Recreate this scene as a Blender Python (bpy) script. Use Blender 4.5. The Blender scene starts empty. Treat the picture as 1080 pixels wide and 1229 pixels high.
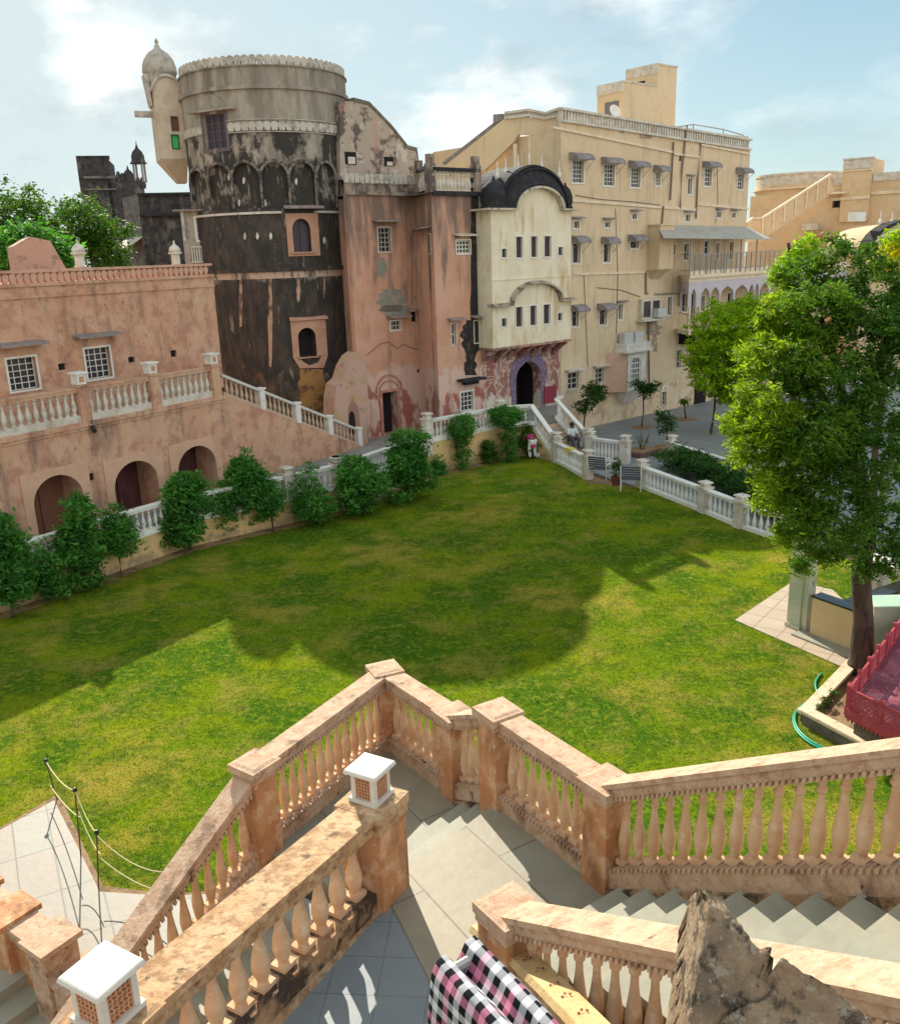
import bpy, bmesh, math, random
import numpy as np
from mathutils import Vector, Matrix
random.seed(7); rng=np.random.default_rng(7)
S=bpy.context.scene; COL=S.collection
# ------------------------------------------------------------------ camera
PW,PH,FL=1080.,1229.,1070.; CX,CY=540.,614.5; H=8.5
_dn=np.array([125.,-3686.,-FL]); _dn/=np.linalg.norm(_dn); _up=-_dn
_fw=np.array([0,0,-1.]); _y=_fw-_fw.dot(_up)*_up; _y/=np.linalg.norm(_y); _x=np.cross(_y,_up)
RM=np.array([_x,_y,_up]); CAM=np.array([0,0,H])
cd=bpy.data.cameras.new('camera'); cam=bpy.data.objects.new('camera',cd); COL.objects.link(cam)
cd.sensor_fit='HORIZONTAL'; cd.sensor_width=36; cd.lens=36*FL/PW; cd.clip_start=.05; cd.clip_end=3000
M4=Matrix([list(RM[i])+[CAM[i]] for i in range(3)]+[[0,0,0,1]]); cam.matrix_world=M4
S.camera=cam
# ------------------------------------------------------------------ world and sun
SUN_AZ,SUN_EL=math.radians(-18),math.radians(35)
w=bpy.data.worlds.new('World'); S.world=w; w.use_nodes=True
nt=w.node_tree; nt.nodes.clear(); N=nt.nodes.new; Lk=nt.links.new
out=N('ShaderNodeOutputWorld'); bg=N('ShaderNodeBackground'); sky=N('ShaderNodeTexSky'); sky.sky_type='NISHITA'
sky.sun_disc=False; sky.sun_elevation=SUN_EL; sky.sun_rotation=SUN_AZ; sky.air_density=1.3; sky.dust_density=.6; sky.ozone_density=1.6
bg.inputs[1].default_value=.15
def wn(ty,**k):
    n=N(ty)
    for a_,b_ in k.items(): setattr(n,a_,b_)
    return n
def wmix(f,a_,b_):
    x=wn('ShaderNodeMix',data_type='RGBA')
    for i,v in((0,f),(6,a_),(7,b_)):
        if hasattr(v,'default_value'): Lk(v,x.inputs[i])
        else: x.inputs[i].default_value=v
    return x.outputs[2]
def wrange(v,a_,b_,c_=0,d_=1):
    r=wn('ShaderNodeMapRange'); r.inputs[1].default_value=a_; r.inputs[2].default_value=b_; r.inputs[3].default_value=c_; r.inputs[4].default_value=d_; Lk(v,r.inputs[0]); return r.outputs[0]
tc=N('ShaderNodeTexCoord'); sx=N('ShaderNodeSeparateXYZ'); Lk(tc.outputs['Generated'],sx.inputs[0])
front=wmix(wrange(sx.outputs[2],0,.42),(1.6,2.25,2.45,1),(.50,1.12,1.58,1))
back=wmix(wrange(sx.outputs[2],0,.7),(6.6,6.4,6.0,1),(4.6,5.0,5.4,1))  # sky behind the viewer raised to fill the shaded facades
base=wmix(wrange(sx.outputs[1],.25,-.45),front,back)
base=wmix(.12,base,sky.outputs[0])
mp=N('ShaderNodeMapping'); mp.inputs['Scale'].default_value=(1,1,2.0); mp.inputs['Location'].default_value=(2.3,.6,.9); Lk(tc.outputs['Generated'],mp.inputs[0])
def wnoise(sc,de,ro,di=0):
    n=N('ShaderNodeTexNoise'); n.inputs['Scale'].default_value=sc; n.inputs['Detail'].default_value=de; n.inputs['Roughness'].default_value=ro; n.inputs['Distortion'].default_value=di; Lk(mp.outputs[0],n.inputs['Vector']); return n.outputs[0]
big=wnoise(2.6,10,.6,.2); fine_=wnoise(7.5,8,.6)
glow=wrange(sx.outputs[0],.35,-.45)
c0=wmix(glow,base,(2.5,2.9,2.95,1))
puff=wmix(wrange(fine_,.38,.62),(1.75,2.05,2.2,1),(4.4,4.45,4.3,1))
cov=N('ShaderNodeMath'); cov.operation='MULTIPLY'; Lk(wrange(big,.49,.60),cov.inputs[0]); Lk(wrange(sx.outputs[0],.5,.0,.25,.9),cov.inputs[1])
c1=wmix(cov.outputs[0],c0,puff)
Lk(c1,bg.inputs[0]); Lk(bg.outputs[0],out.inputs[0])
sl=bpy.data.lights.new('sun','SUN'); sl.energy=3.9; sl.angle=math.radians(.45); sl.color=(1,.93,.8)
so=bpy.data.objects.new('sun',sl); COL.objects.link(so)
sd=Vector((math.sin(SUN_AZ)*math.cos(SUN_EL),math.cos(SUN_AZ)*math.cos(SUN_EL),math.sin(SUN_EL)))
so.rotation_euler=sd.to_track_quat('Z','Y').to_euler(); so.location=(-20,60,60)
S.view_settings.view_transform='Standard'; S.view_settings.look='None'; S.view_settings.gamma=1; S.view_settings.exposure=0.98
# ------------------------------------------------------------------ pixel helpers: photograph pixel -> point in the world
def ray(x,y):
    d=np.array([x-CX,-(y-CY),-FL]); return RM@(d/np.linalg.norm(d))
def G(x,y,z=0.): d=ray(x,y); return CAM+d*(z-H)/d[2]
def D(x,y,Y): d=ray(x,y); return CAM+d*Y/d[1]
# ------------------------------------------------------------------ objects
def nm(s): return s
def tag(o,label=None,cat=None,group=None,kind=None):
    if label: o['label']=label
    if cat: o['category']=cat
    if group: o['group']=group
    if kind: o['kind']=kind
    return o
def empty(name,loc,label=None,cat=None,group=None,rz=0):
    o=bpy.data.objects.new(name,None); COL.objects.link(o); o.location=loc; o.rotation_euler.z=rz; o.empty_display_size=.2
    return tag(o,label,cat,group)
def wloc(o):
    v=Vector((0,0,0))
    while o is not None: v+=o.location; o=o.parent
    return v
def link(name,me,parent=None,loc=(0,0,0),rz=0):
    o=bpy.data.objects.new(name,me); COL.objects.link(o); o.parent=parent; o.location=loc; o.rotation_euler.z=rz; return o
def copy_tree(o,parent=None):
    c=o.copy(); COL.objects.link(c); c.parent=parent
    for ch in list(o.children): copy_tree(ch,c)
    return c
class MB:
    def __init__(s): s.v=[]; s.f=[]
    def add(s,vs,fs):
        n=len(s.v); s.v+= [tuple(map(float,p)) for p in vs]; s.f+=[tuple(n+i for i in f) for f in fs]; return s
    def hexa(s,p):  # 8 points: bottom 4, top 4
        return s.add(p,[(0,3,2,1),(4,5,6,7),(0,1,5,4),(1,2,6,5),(2,3,7,6),(3,0,4,7)])
    def box(s,x0,x1,y0,y1,z0,z1): return s.hexa([(x0,y0,z0),(x1,y0,z0),(x1,y1,z0),(x0,y1,z0),(x0,y0,z1),(x1,y0,z1),(x1,y1,z1),(x0,y1,z1)])
    def prism(s,pts,z0,z1):  # plan polygon; z1 may be a list
        n=len(pts); a=[(p[0],p[1],z0 if not hasattr(z0,'__len__') else z0[i]) for i,p in enumerate(pts)]
        b=[(p[0],p[1],z1 if not hasattr(z1,'__len__') else z1[i]) for i,p in enumerate(pts)]
        return s.add(a+b,[tuple(range(n-1,-1,-1)),tuple(range(n,2*n))]+[(i,(i+1)%n,n+(i+1)%n,n+i) for i in range(n)])
    def bar(s,p,q,w,a,b,off=0,ext=0):  # sloped bar from p to q (xyz); width w; z offsets a..b
        p=np.array(p,float); q=np.array(q,float); t=(q-p); L=np.hypot(t[0],t[1]); tn=t/L
        if ext: p=p-tn*ext; q=q+tn*ext
        n=np.array([-tn[1],tn[0],0])
        A=p+n*(off-w/2); B=q+n*(off-w/2); C_=q+n*(off+w/2); D_=p+n*(off+w/2); z=np.array([0,0,1.])
        return s.hexa([A+z*a,B+z*a,C_+z*a,D_+z*a,A+z*b,B+z*b,C_+z*b,D_+z*b])
    def sbox(s,c,t,hw,hd,z0,z1,taper=0):  # box centred at c oriented by unit t
        t=np.array([t[0],t[1]]); n=np.array([-t[1],t[0]]); c=np.array(c[:2]); P=[]
        for z,k in((z0,0),(z1,taper)):
            for a,b in((-1,-1),(1,-1),(1,1),(-1,1)):
                q=c+t*a*(hw-k)+n*b*(hd-k); P.append((q[0],q[1],z))
        return s.hexa(P)
    def lathe(s,c,prof,n=12,a0=0,arc=None):
        vs=[];m=len(prof)
        for r,z in prof:
            for i in range(n):
                a=a0+2*math.pi*i/n; vs.append((c[0]+r*math.cos(a),c[1]+r*math.sin(a),c[2]+z))
        fs=[(j*n+i,j*n+(i+1)%n,(j+1)*n+(i+1)%n,(j+1)*n+i) for j in range(m-1) for i in range(n)]
        fs+=[tuple(range(n-1,-1,-1)),tuple(range((m-1)*n,m*n))]
        return s.add(vs,fs)
    def tube(s,pts,rad,n=6):
        pts=[np.array(p,float) for p in pts]; m=len(pts)
        if not hasattr(rad,'__len__'): rad=[rad]*m
        vs=[]
        for i,p in enumerate(pts):
            t=pts[min(i+1,m-1)]-pts[max(i-1,0)]; t/=(np.linalg.norm(t)+1e-9)
            a=np.cross(t,[0,0,1.]);
            if np.linalg.norm(a)<.05: a=np.cross(t,[1.,0,0])
            a/=np.linalg.norm(a); b=np.cross(t,a)
            for k in range(n):
                th=2*math.pi*k/n; vs.append(p+(a*math.cos(th)+b*math.sin(th))*rad[i])
        fs=[(i*n+k,i*n+(k+1)%n,(i+1)*n+(k+1)%n,(i+1)*n+k) for i in range(m-1) for k in range(n)]
        fs+=[tuple(range(n)),tuple(range((m-1)*n,m*n))]
        return s.add(vs,fs)
    def sweep(s,fn,path,hw):  # fn(u,z,d)->xyz ; path of (u,z) ; hw=(halfthick, d0, d1)
        th,d0,d1=hw; m=len(path); vs=[]
        for i,(u,z) in enumerate(path):
            a=path[max(i-1,0)]; b=path[min(i+1,m-1)]; tx,tz=b[0]-a[0],b[1]-a[1]; l=math.hypot(tx,tz) or 1; nx,nz=-tz/l,tx/l
            for k,dd in((-1,d0),(1,d0),(1,d1),(-1,d1)): vs.append(fn(u+nx*th*k,z+nz*th*k,dd))
        fs=[(i*4+k,i*4+(k+1)%4,(i+1)*4+(k+1)%4,(i+1)*4+k) for i in range(m-1) for k in range(4)]
        fs+=[(0,1,2,3),((m-1)*4,(m-1)*4+3,(m-1)*4+2,(m-1)*4+1)]
        return s.add(vs,fs)
    def extr(s,fn,poly,d0,d1):  # polygon in (u,z) extruded between depths
        n=len(poly); vs=[fn(u,z,d0) for u,z in poly]+[fn(u,z,d1) for u,z in poly]
        return s.add(vs,[tuple(range(n)),tuple(range(2*n-1,n-1,-1))]+[(i,n+i,n+(i+1)%n,(i+1)%n) for i in range(n)])
    def fbox(s,fn,u0,u1,z0,z1,d0,d1):
        return s.hexa([fn(u0,z0,d0),fn(u1,z0,d0),fn(u1,z0,d1),fn(u0,z0,d1),fn(u0,z1,d0),fn(u1,z1,d0),fn(u1,z1,d1),fn(u0,z1,d1)])
    def build(s,name,mat,parent=None,origin=None,smooth=False,bevel=0,label=None,data_only=False):
        o=wloc(parent) if parent is not None else Vector(origin or (0,0,0))
        me=bpy.data.meshes.new(name); vs=[(x-o.x,y-o.y,z-o.z) for x,y,z in s.v]
        me.from_pydata(vs,[],s.f); me.materials.append(mat)
        bm=bmesh.new(); bm.from_mesh(me); bmesh.ops.recalc_face_normals(bm,faces=bm.faces)
        if bevel: bmesh.ops.bevel(bm,geom=list(bm.edges),offset=bevel,segments=2,affect='EDGES',clamp_overlap=True)
        bm.to_mesh(me); bm.free()
        if smooth: me.shade_smooth()
        if data_only: return me
        ob=bpy.data.objects.new(name,me); COL.objects.link(ob)
        if parent is not None: ob.parent=parent
        else: ob.location=o
        if label: ob['label']=label
        return ob
# ------------------------------------------------------------------ materials
def mat(name,col,cols=(),rough=.85,bump=.25,bscale=14,spec=.3,metal=0):
    """cols: list of (colour, noise scale, threshold, softness, amount, zstretch) stain layers"""
    m=bpy.data.materials.new(name); m.use_nodes=True; t=m.node_tree; b=t.nodes['Principled BSDF']
    b.inputs['Roughness'].default_value=rough; b.inputs['Specular IOR Level'].default_value=spec; b.inputs['Metallic'].default_value=metal
    g=t.nodes.new('ShaderNodeNewGeometry'); prev=None; k=0
    rgb=t.nodes.new('ShaderNodeRGB'); rgb.outputs[0].default_value=(*col,1); prev=rgb.outputs[0]
    for L in cols:
        c,sc,th,sf,am=L[:5]; zs=L[5] if len(L)>5 else 1; zr=L[6] if len(L)>6 else None
        mp=t.nodes.new('ShaderNodeMapping'); mp.inputs['Scale'].default_value=(1,1,zs); mp.inputs['Location'].default_value=(3.7*k+1,1.3*k,2.1*k)
        t.links.new(g.outputs['Position'],mp.inputs[0])
        n=t.nodes.new('ShaderNodeTexNoise'); n.inputs['Scale'].default_value=sc; n.inputs['Detail'].default_value=8; n.inputs['Roughness'].default_value=.65
        t.links.new(mp.outputs[0],n.inputs['Vector'])
        r=t.nodes.new('ShaderNodeMapRange'); r.inputs[1].default_value=th-sf; r.inputs[2].default_value=th+sf; r.inputs[4].default_value=am
        val=n.outputs[0]
        if zr:  # bias with height: list of (z, bias) linear pieces via ramp
            sp=t.nodes.new('ShaderNodeSeparateXYZ'); t.links.new(g.outputs['Position'],sp.inputs[0])
            z0,z1=zr[0][0],zr[-1][0]
            rr=t.nodes.new('ShaderNodeMapRange'); rr.inputs[1].default_value=z0; rr.inputs[2].default_value=z1
            t.links.new(sp.outputs[2],rr.inputs[0]); rp=t.nodes.new('ShaderNodeValToRGB'); t.links.new(rr.outputs[0],rp.inputs[0])
            el=rp.color_ramp.elements
            while len(el)<len(zr): el.new(.5)
            for i,(z,bv) in enumerate(zr): el[i].position=(z-z0)/(z1-z0); v=bv+.5; el[i].color=(v,v,v,1)
            ad=t.nodes.new('ShaderNodeMath'); ad.operation='ADD'; t.links.new(val,ad.inputs[0]); t.links.new(rp.outputs[0],ad.inputs[1])
            sb=t.nodes.new('ShaderNodeMath'); sb.operation='SUBTRACT'; sb.inputs[1].default_value=.5; t.links.new(ad.outputs[0],sb.inputs[0]); val=sb.outputs[0]
        t.links.new(val,r.inputs[0])
        x=t.nodes.new('ShaderNodeMix'); x.data_type='RGBA'; t.links.new(r.outputs[0],x.inputs[0]); t.links.new(prev,x.inputs[6]); x.inputs[7].default_value=(*c,1); prev=x.outputs[2]; k+=1
    t.links.new(prev,b.inputs['Base Color'])
    if bump:
        n=t.nodes.new('ShaderNodeTexNoise'); n.inputs['Scale'].default_value=bscale; n.inputs['Detail'].default_value=9; n.inputs['Roughness'].default_value=.7
        t.links.new(g.outputs['Position'],n.inputs['Vector']); bp=t.nodes.new('ShaderNodeBump'); bp.inputs['Strength'].default_value=bump; bp.inputs['Distance'].default_value=.04
        t.links.new(n.outputs[0],bp.inputs['Height']); t.links.new(bp.outputs[0],b.inputs['Normal'])
    return m
def leafmat(name,c1,c2,c3,trans=.35):
    m=bpy.data.materials.new(name); m.use_nodes=True; t=m.node_tree; b=t.nodes['Principled BSDF']
    g=t.nodes.new('ShaderNodeNewGeometry'); r=t.nodes.new('ShaderNodeValToRGB'); e=r.color_ramp.elements
    e[0].color=(*c1,1); e[1].color=(*c3,1); x=e.new(.5); x.color=(*c2,1)
    n=t.nodes.new('ShaderNodeTexNoise'); n.inputs['Scale'].default_value=1.3; n.inputs['Detail'].default_value=3
    t.links.new(g.outputs['Position'],n.inputs['Vector'])
    mx=t.nodes.new('ShaderNodeMix'); mx.inputs[0].default_value=.55
    mr=t.nodes.new('ShaderNodeMapRange'); mr.inputs[1].default_value=.3; mr.inputs[2].default_value=.7; t.links.new(n.outputs[0],mr.inputs[0])
    t.links.new(g.outputs['Random Per Island'],mx.inputs[2]); t.links.new(mr.outputs[0],mx.inputs[3]); t.links.new(mx.outputs[0],r.inputs[0])
    t.links.new(r.outputs[0],b.inputs['Base Color']); b.inputs['Roughness'].default_value=.6; b.inputs['Specular IOR Level'].default_value=.15
    tr=t.nodes.new('ShaderNodeBsdfTranslucent'); hs=t.nodes.new('ShaderNodeMix'); hs.data_type='RGBA'; hs.blend_type='MULTIPLY'; hs.inputs[0].default_value=1; hs.inputs[7].default_value=(1.7,1.9,.7,1)
    t.links.new(r.outputs[0],hs.inputs[6]); t.links.new(hs.outputs[2],tr.inputs[0])
    ms=t.nodes.new('ShaderNodeMixShader'); ms.inputs[0].default_value=trans; t.links.new(b.outputs[0],ms.inputs[1]); t.links.new(tr.outputs[0],ms.inputs[2])
    t.links.new(ms.outputs[0],t.nodes['Material Output'].inputs[0]); return m
def simple(name,c,rough=.6,spec=.4,metal=0): return mat(name,c,(),rough,0,1,spec,metal)
def slabmat(name,cols,scale,mortar,rot=0,sx=1,sy=1,rough=.6,mw=.012,bump=.15,offset=.5):
    """stone slabs laid with a brick pattern in world plan coordinates"""
    m=bpy.data.materials.new(name); m.use_nodes=True; t=m.node_tree; b=t.nodes['Principled BSDF']; b.inputs['Roughness'].default_value=rough
    g=t.nodes.new('ShaderNodeNewGeometry'); mp=t.nodes.new('ShaderNodeMapping'); mp.inputs['Rotation'].default_value=(0,0,rot); t.links.new(g.outputs['Position'],mp.inputs[0])
    br=t.nodes.new('ShaderNodeTexBrick'); t.links.new(mp.outputs[0],br.inputs['Vector']); br.inputs['Scale'].default_value=1; br.offset=offset
    br.inputs['Brick Width'].default_value=sx; br.inputs['Row Height'].default_value=sy; br.inputs['Mortar Size'].default_value=mw; br.inputs['Bias'].default_value=0
    br.inputs['Color1'].default_value=(*cols[0],1); br.inputs['Color2'].default_value=(*cols[1],1); br.inputs['Mortar'].default_value=(*mortar,1)
    n=t.nodes.new('ShaderNodeTexNoise'); n.inputs['Scale'].default_value=1.6; n.inputs['Detail'].default_value=9; n.inputs['Roughness'].default_value=.7; n.inputs['Distortion'].default_value=1.2; t.links.new(g.outputs['Position'],n.inputs['Vector'])
    r=t.nodes.new('ShaderNodeMapRange'); r.inputs[1].default_value=.38; r.inputs[2].default_value=.68; t.links.new(n.outputs[0],r.inputs[0])
    x=t.nodes.new('ShaderNodeMix'); x.data_type='RGBA'; x.inputs[7].default_value=(*cols[2],1); t.links.new(br.outputs[0],x.inputs[6])
    mu=t.nodes.new('ShaderNodeMath'); mu.operation='MULTIPLY'; mu.inputs[1].default_value=.6; t.links.new(r.outputs[0],mu.inputs[0]); t.links.new(mu.outputs[0],x.inputs[0])
    t.links.new(x.outputs[2],b.inputs['Base Color'])
    n2=t.nodes.new('ShaderNodeTexNoise'); n2.inputs['Scale'].default_value=9; n2.inputs['Detail'].default_value=8; t.links.new(g.outputs['Position'],n2.inputs['Vector'])
    bp=t.nodes.new('ShaderNodeBump'); bp.inputs['Strength'].default_value=bump; bp.inputs['Distance'].default_value=.03; t.links.new(n2.outputs[0],bp.inputs['Height']); t.links.new(bp.outputs[0],b.inputs['Normal'])
    return m
PINK=mat('pink_plaster',(.56,.305,.19),[((.60,.38,.25),.9,.5,.12,.8),((.42,.20,.125),2.2,.54,.06,.75),((.21,.115,.08),5,.64,.05,.7),((.16,.10,.075),1.6,.60,.08,.7,.22)])
PINK2=mat('pale_pink_plaster',(.58,.335,.23),[((.52,.265,.17),.8,.5,.1,.8),((.60,.42,.34),1.5,.46,.05,.85,1,[(-2,.3),(3.2,.16),(4.2,-.25),(12,-.3)]),((.30,.07,.05),1.3,.60,.03,.85,.6,[(-2,.12),(2.6,.06),(4.2,-.3),(12,-.3)]),((.15,.11,.09),1.9,.57,.1,.85,.2,[(0,-.1),(6,-.06),(9.0,.05),(11,.2)])])
CREAM=mat('cream_plaster',(.68,.53,.345),[((.59,.44,.265),.35,.5,.15,.7),((.50,.36,.23),1.6,.6,.1,.5),((.40,.30,.20),2.4,.60,.06,.55,.12),((.62,.50,.36),1.4,.56,.04,.6,1,[(-2,.1),(3,.06),(4.8,-.2),(14,-.3)]),((.35,.23,.13),1.5,.60,.04,.6,1,[(-2,.1),(2.5,.0),(4,-.25),(14,-.3)])])
JCREAM=mat('ivory_plaster',(.77,.69,.52),[((.68,.57,.39),.9,.50,.12,.8),((.50,.35,.15),1.8,.59,.07,.8,.22),((.38,.34,.26),2.2,.68,.06,.5,.3)])
WHITE=mat('white_paint',(.74,.72,.66),[((.60,.55,.45),1.5,.56,.1,.6),((.35,.30,.24),4,.66,.06,.5)],rough=.6,bump=.1)
OFFW=mat('aged_white_paint',(.62,.58,.50),[((.45,.36,.26),2.5,.52,.1,.7),((.22,.18,.15),4,.62,.06,.6)],rough=.7,bump=.15)
YEL=mat('yellow_plaster',(.66,.46,.21),[((.58,.37,.15),.9,.54,.12,.7),((.33,.22,.12),1.7,.63,.05,.7),((.25,.19,.12),2,.55,.06,.7,1,[(-1,.2),(.15,.1),(.5,-.2),(3,-.3)])])
TOW=mat('tower_plaster',(.37,.32,.25),[((.20,.17,.135),1.5,.5,.1,.85,.3),((.13,.11,.09),2.4,.62,.08,.7,.15,[(0,-.1),(13,-.08),(15,.0),(16.2,.1)]),((.40,.34,.26),4,.62,.04,.5,.6,[(0,-.3),(11,-.1),(12.5,.08),(13.8,-.1),(17,-.2)]),
 ((.026,.023,.021),1.1,.50,.045,.95,.7,[(-1,.05),(3.4,.08),(4.6,.23),(7.3,.25),(7.75,.02),(7.9,.23),(9.9,.22),(10.3,.10),(11.8,.10),(12.6,.0),(13.6,.0),(13.9,-.2),(16,-.25),(17,-.1)]),
 ((.085,.062,.048),3.1,.52,.06,.75,.35,[(0,0),(9.9,0),(11.5,-.06),(13.4,-.3),(17,-.3)]),((.30,.25,.20),7,.66,.03,.6,3.0,[(0,0),(10,0),(11,-.3),(17,-.3)]),((.15,.095,.055),2.2,.56,.05,.8,.5,[(-1,.06),(2.8,.02),(4.3,-.08),(9,-.18),(17,-.3)]),
 ((.42,.36,.28),3.2,.65,.03,.5,.18,[(0,.0),(9,.0),(12,.06),(17,-.2)])],bump=.5,bscale=7)
BLK=mat('blackened_plaster',(.022,.021,.024),[((.055,.05,.05),3,.58,.08,.6),((.16,.14,.12),5.5,.70,.04,.5)],bump=.4)
RUIN=mat('dark_ruin_stone',(.05,.046,.045),[((.16,.14,.12),1.2,.56,.06,.8,.4),((.018,.018,.02),2.2,.55,.05,.8)],bump=.5,bscale=5)
BACKW=mat('peeling_wall',(.40,.32,.25),[((.09,.07,.06),1.5,.54,.03,.9),((.55,.48,.40),2.1,.58,.03,.8),((.42,.24,.17),1.1,.58,.05,.6)])
FRES=mat('painted_fresco',(.30,.12,.10),[((.58,.45,.36),3.2,.55,.02,.85),((.15,.10,.22),2.6,.60,.03,.8),((.60,.33,.20),6,.60,.03,.8),((.62,.56,.44),1.6,.52,.03,.9,1,[(0,.2),(1.9,.12),(2.6,-.25),(5,-.3)])],bump=.1)
PURP=mat('violet_painted_arch',(.15,.115,.19),[((.36,.28,.33),9,.56,.04,.8),((.35,.10,.10),5,.62,.03,.7)],bump=0)
LAV=mat('lavender_plaster',(.50,.44,.46),[((.55,.50,.52),2,.55,.1,.7)])
MAROON=simple('dark_red_paint',(.24,.03,.05),.6)
GLASS=simple('dark_window_glass',(.022,.022,.028),.25,.6)
DARK=simple('dark_interior',(.022,.018,.018),.9,.1)  # near-black panes and linings, unlit depth put into the colour
DOORM=mat('dark_red_door_wood',(.085,.03,.03),[((.14,.06,.05),3,.55,.1,.6,.3)],bump=.1)
PURGL=simple('purple_tinted_shutter',(.05,.038,.05),.5)
GREENG=simple('green_window_pane',(.02,.42,.07),.4)
STONEG=mat('grey_awning_slate',(.22,.19,.19),[((.33,.30,.28),4,.52,.08,.7),((.10,.09,.09),7,.6,.08,.6)],rough=.8)
SLAB=mat('grey_stone_ledge',(.26,.21,.19),[((.38,.31,.26),4,.55,.08,.7),((.12,.10,.10),6,.6,.08,.6)])
METAL=simple('grey_metal',(.30,.29,.28),.45,.5,.3)
ACM=simple('air_conditioner_casing',(.50,.49,.46),.5)
FPOST=mat('orange_plaster',(.54,.275,.13),[((.44,.19,.08),2.6,.5,.08,.85),((.64,.42,.26),5,.56,.05,.75),((.62,.50,.38),9,.64,.03,.7),((.24,.11,.06),3.4,.58,.06,.8,.35),((.06,.045,.04),4.5,.70,.04,.8)],bump=.25,bscale=18)
FBAL=mat('peach_painted_baluster',(.66,.44,.27),[((.56,.32,.17),4,.50,.1,.8),((.76,.60,.42),8,.60,.06,.6),((.26,.15,.09),7,.68,.04,.7)],bump=.15,bscale=25)
FRAIL=mat('weathered_pink_sandstone',(.52,.335,.215),[((.60,.43,.30),7,.52,.08,.8),((.42,.23,.14),13,.56,.06,.7),((.62,.50,.38),30,.60,.05,.6),((.20,.12,.08),3.5,.60,.06,.8),((.045,.03,.025),6,.665,.03,.9)],bump=.45,bscale=30)
FGRIME=mat('grimy_orange_stone',(.52,.32,.17),[((.62,.43,.25),5,.5,.06,.8),((.36,.19,.10),9,.56,.05,.8),((.06,.042,.034),6,.615,.04,.85),((.30,.16,.08),11,.55,.05,.7)],bump=.6,bscale=22)
FG2=mat('black_stained_stone_base',(.42,.25,.13),[((.56,.38,.21),5,.52,.06,.8),((.045,.032,.027),3.2,.50,.05,.93),((.30,.15,.08),11,.58,.05,.7)],bump=.8,bscale=20)
FLOORL=slabmat('pale_sandstone_slabs',((.32,.27,.185),(.27,.26,.20),(.22,.18,.12)),1,(.12,.10,.07),math.radians(58),1.35,.75,mw=.008,offset=.37)
STEPM=mat('grey_green_step_slab',(.29,.285,.22),[((.35,.335,.26),2.2,.5,.08,.8),((.29,.27,.22),5,.58,.07,.7),((.42,.33,.22),1.1,.6,.08,.5)],rough=.6,bump=.15)
FLOORD=slabmat('blue_grey_slate_tiles',((.17,.20,.215),(.21,.235,.24),(.26,.27,.26)),1,(.10,.10,.10),math.radians(5),.36,.36,mw=.004,offset=0)
PATHM=slabmat('greenish_path_tiles',((.23,.225,.175),(.27,.20,.15),(.18,.18,.145)),1,(.09,.08,.06),math.radians(62),1.1,.52,mw=.014,offset=0)
PAVL=slabmat('pale_pink_paving',((.46,.36,.26),(.42,.33,.24),(.36,.28,.20)),1,(.2,.15,.10),math.radians(38),.62,.62,mw=.014,offset=0)
COURT=slabmat('grey_courtyard_paving',((.20,.215,.215),(.245,.245,.23),(.17,.20,.21)),1,(.15,.15,.14),math.radians(40),1.2,.7,mw=.02)
WALKM=mat('grey_walkway',(.27,.26,.23),[((.2,.19,.17),1.5,.55,.1,.7)])
SOIL=mat('brown_soil',(.26,.15,.075),[((.36,.24,.13),3,.5,.1,.8),((.12,.075,.04),6,.58,.06,.8)],bump=.8,bscale=30)
LIMEW=mat('mint_green_wall',(.34,.50,.38),[((.50,.55,.42),1.8,.55,.1,.8),((.20,.25,.18),3,.63,.05,.7)])
BARK=mat('dark_brown_bark',(.085,.052,.04),[((.15,.10,.075),7,.55,.08,.8,.25),((.03,.02,.016),9,.56,.06,.8,.25)],bump=1,bscale=20)
HOSE=simple('green_rubber_hose',(.01,.30,.17),.4)
MAR2=mat('pink_red_painted_iron',(.40,.055,.075),[((.5,.13,.14),4,.58,.08,.7)],rough=.5,bump=.05)
MFLOOR=mat('maroon_painted_floor',(.24,.06,.085),[((.38,.18,.20),3,.56,.08,.8),((.16,.03,.05),1.2,.5,.1,.7)],rough=.55)
ROCK=mat('weathered_coping_stone',(.42,.285,.17),[((.54,.39,.25),9,.50,.05,.8),((.22,.16,.11),7,.58,.06,.75),((.05,.04,.035),26,.55,.05,.8),((.55,.47,.36),34,.60,.03,.85),((.60,.54,.44),70,.63,.03,.8)],bump=1,bscale=38)
FLOW=mat('ochre_coping_plaster',(.60,.43,.21),[((.48,.31,.13),5,.52,.08,.8),((.16,.07,.03),9,.66,.03,.9)],bump=.4,bscale=26)
JALI=mat('pierced_terracotta_panel',(.55,.30,.17),[((.45,.22,.12),9,.5,.1,.8)])
MARB=mat('white_lamp_stone',(.58,.55,.49),[((.70,.62,.52),5,.55,.08,.6)],rough=.5,bump=.1,bscale=20)
IRON=simple('rusty_iron_rod',(.10,.055,.035),.6)
ROPE=simple('pale_rope',(.60,.52,.28),.8)
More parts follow.
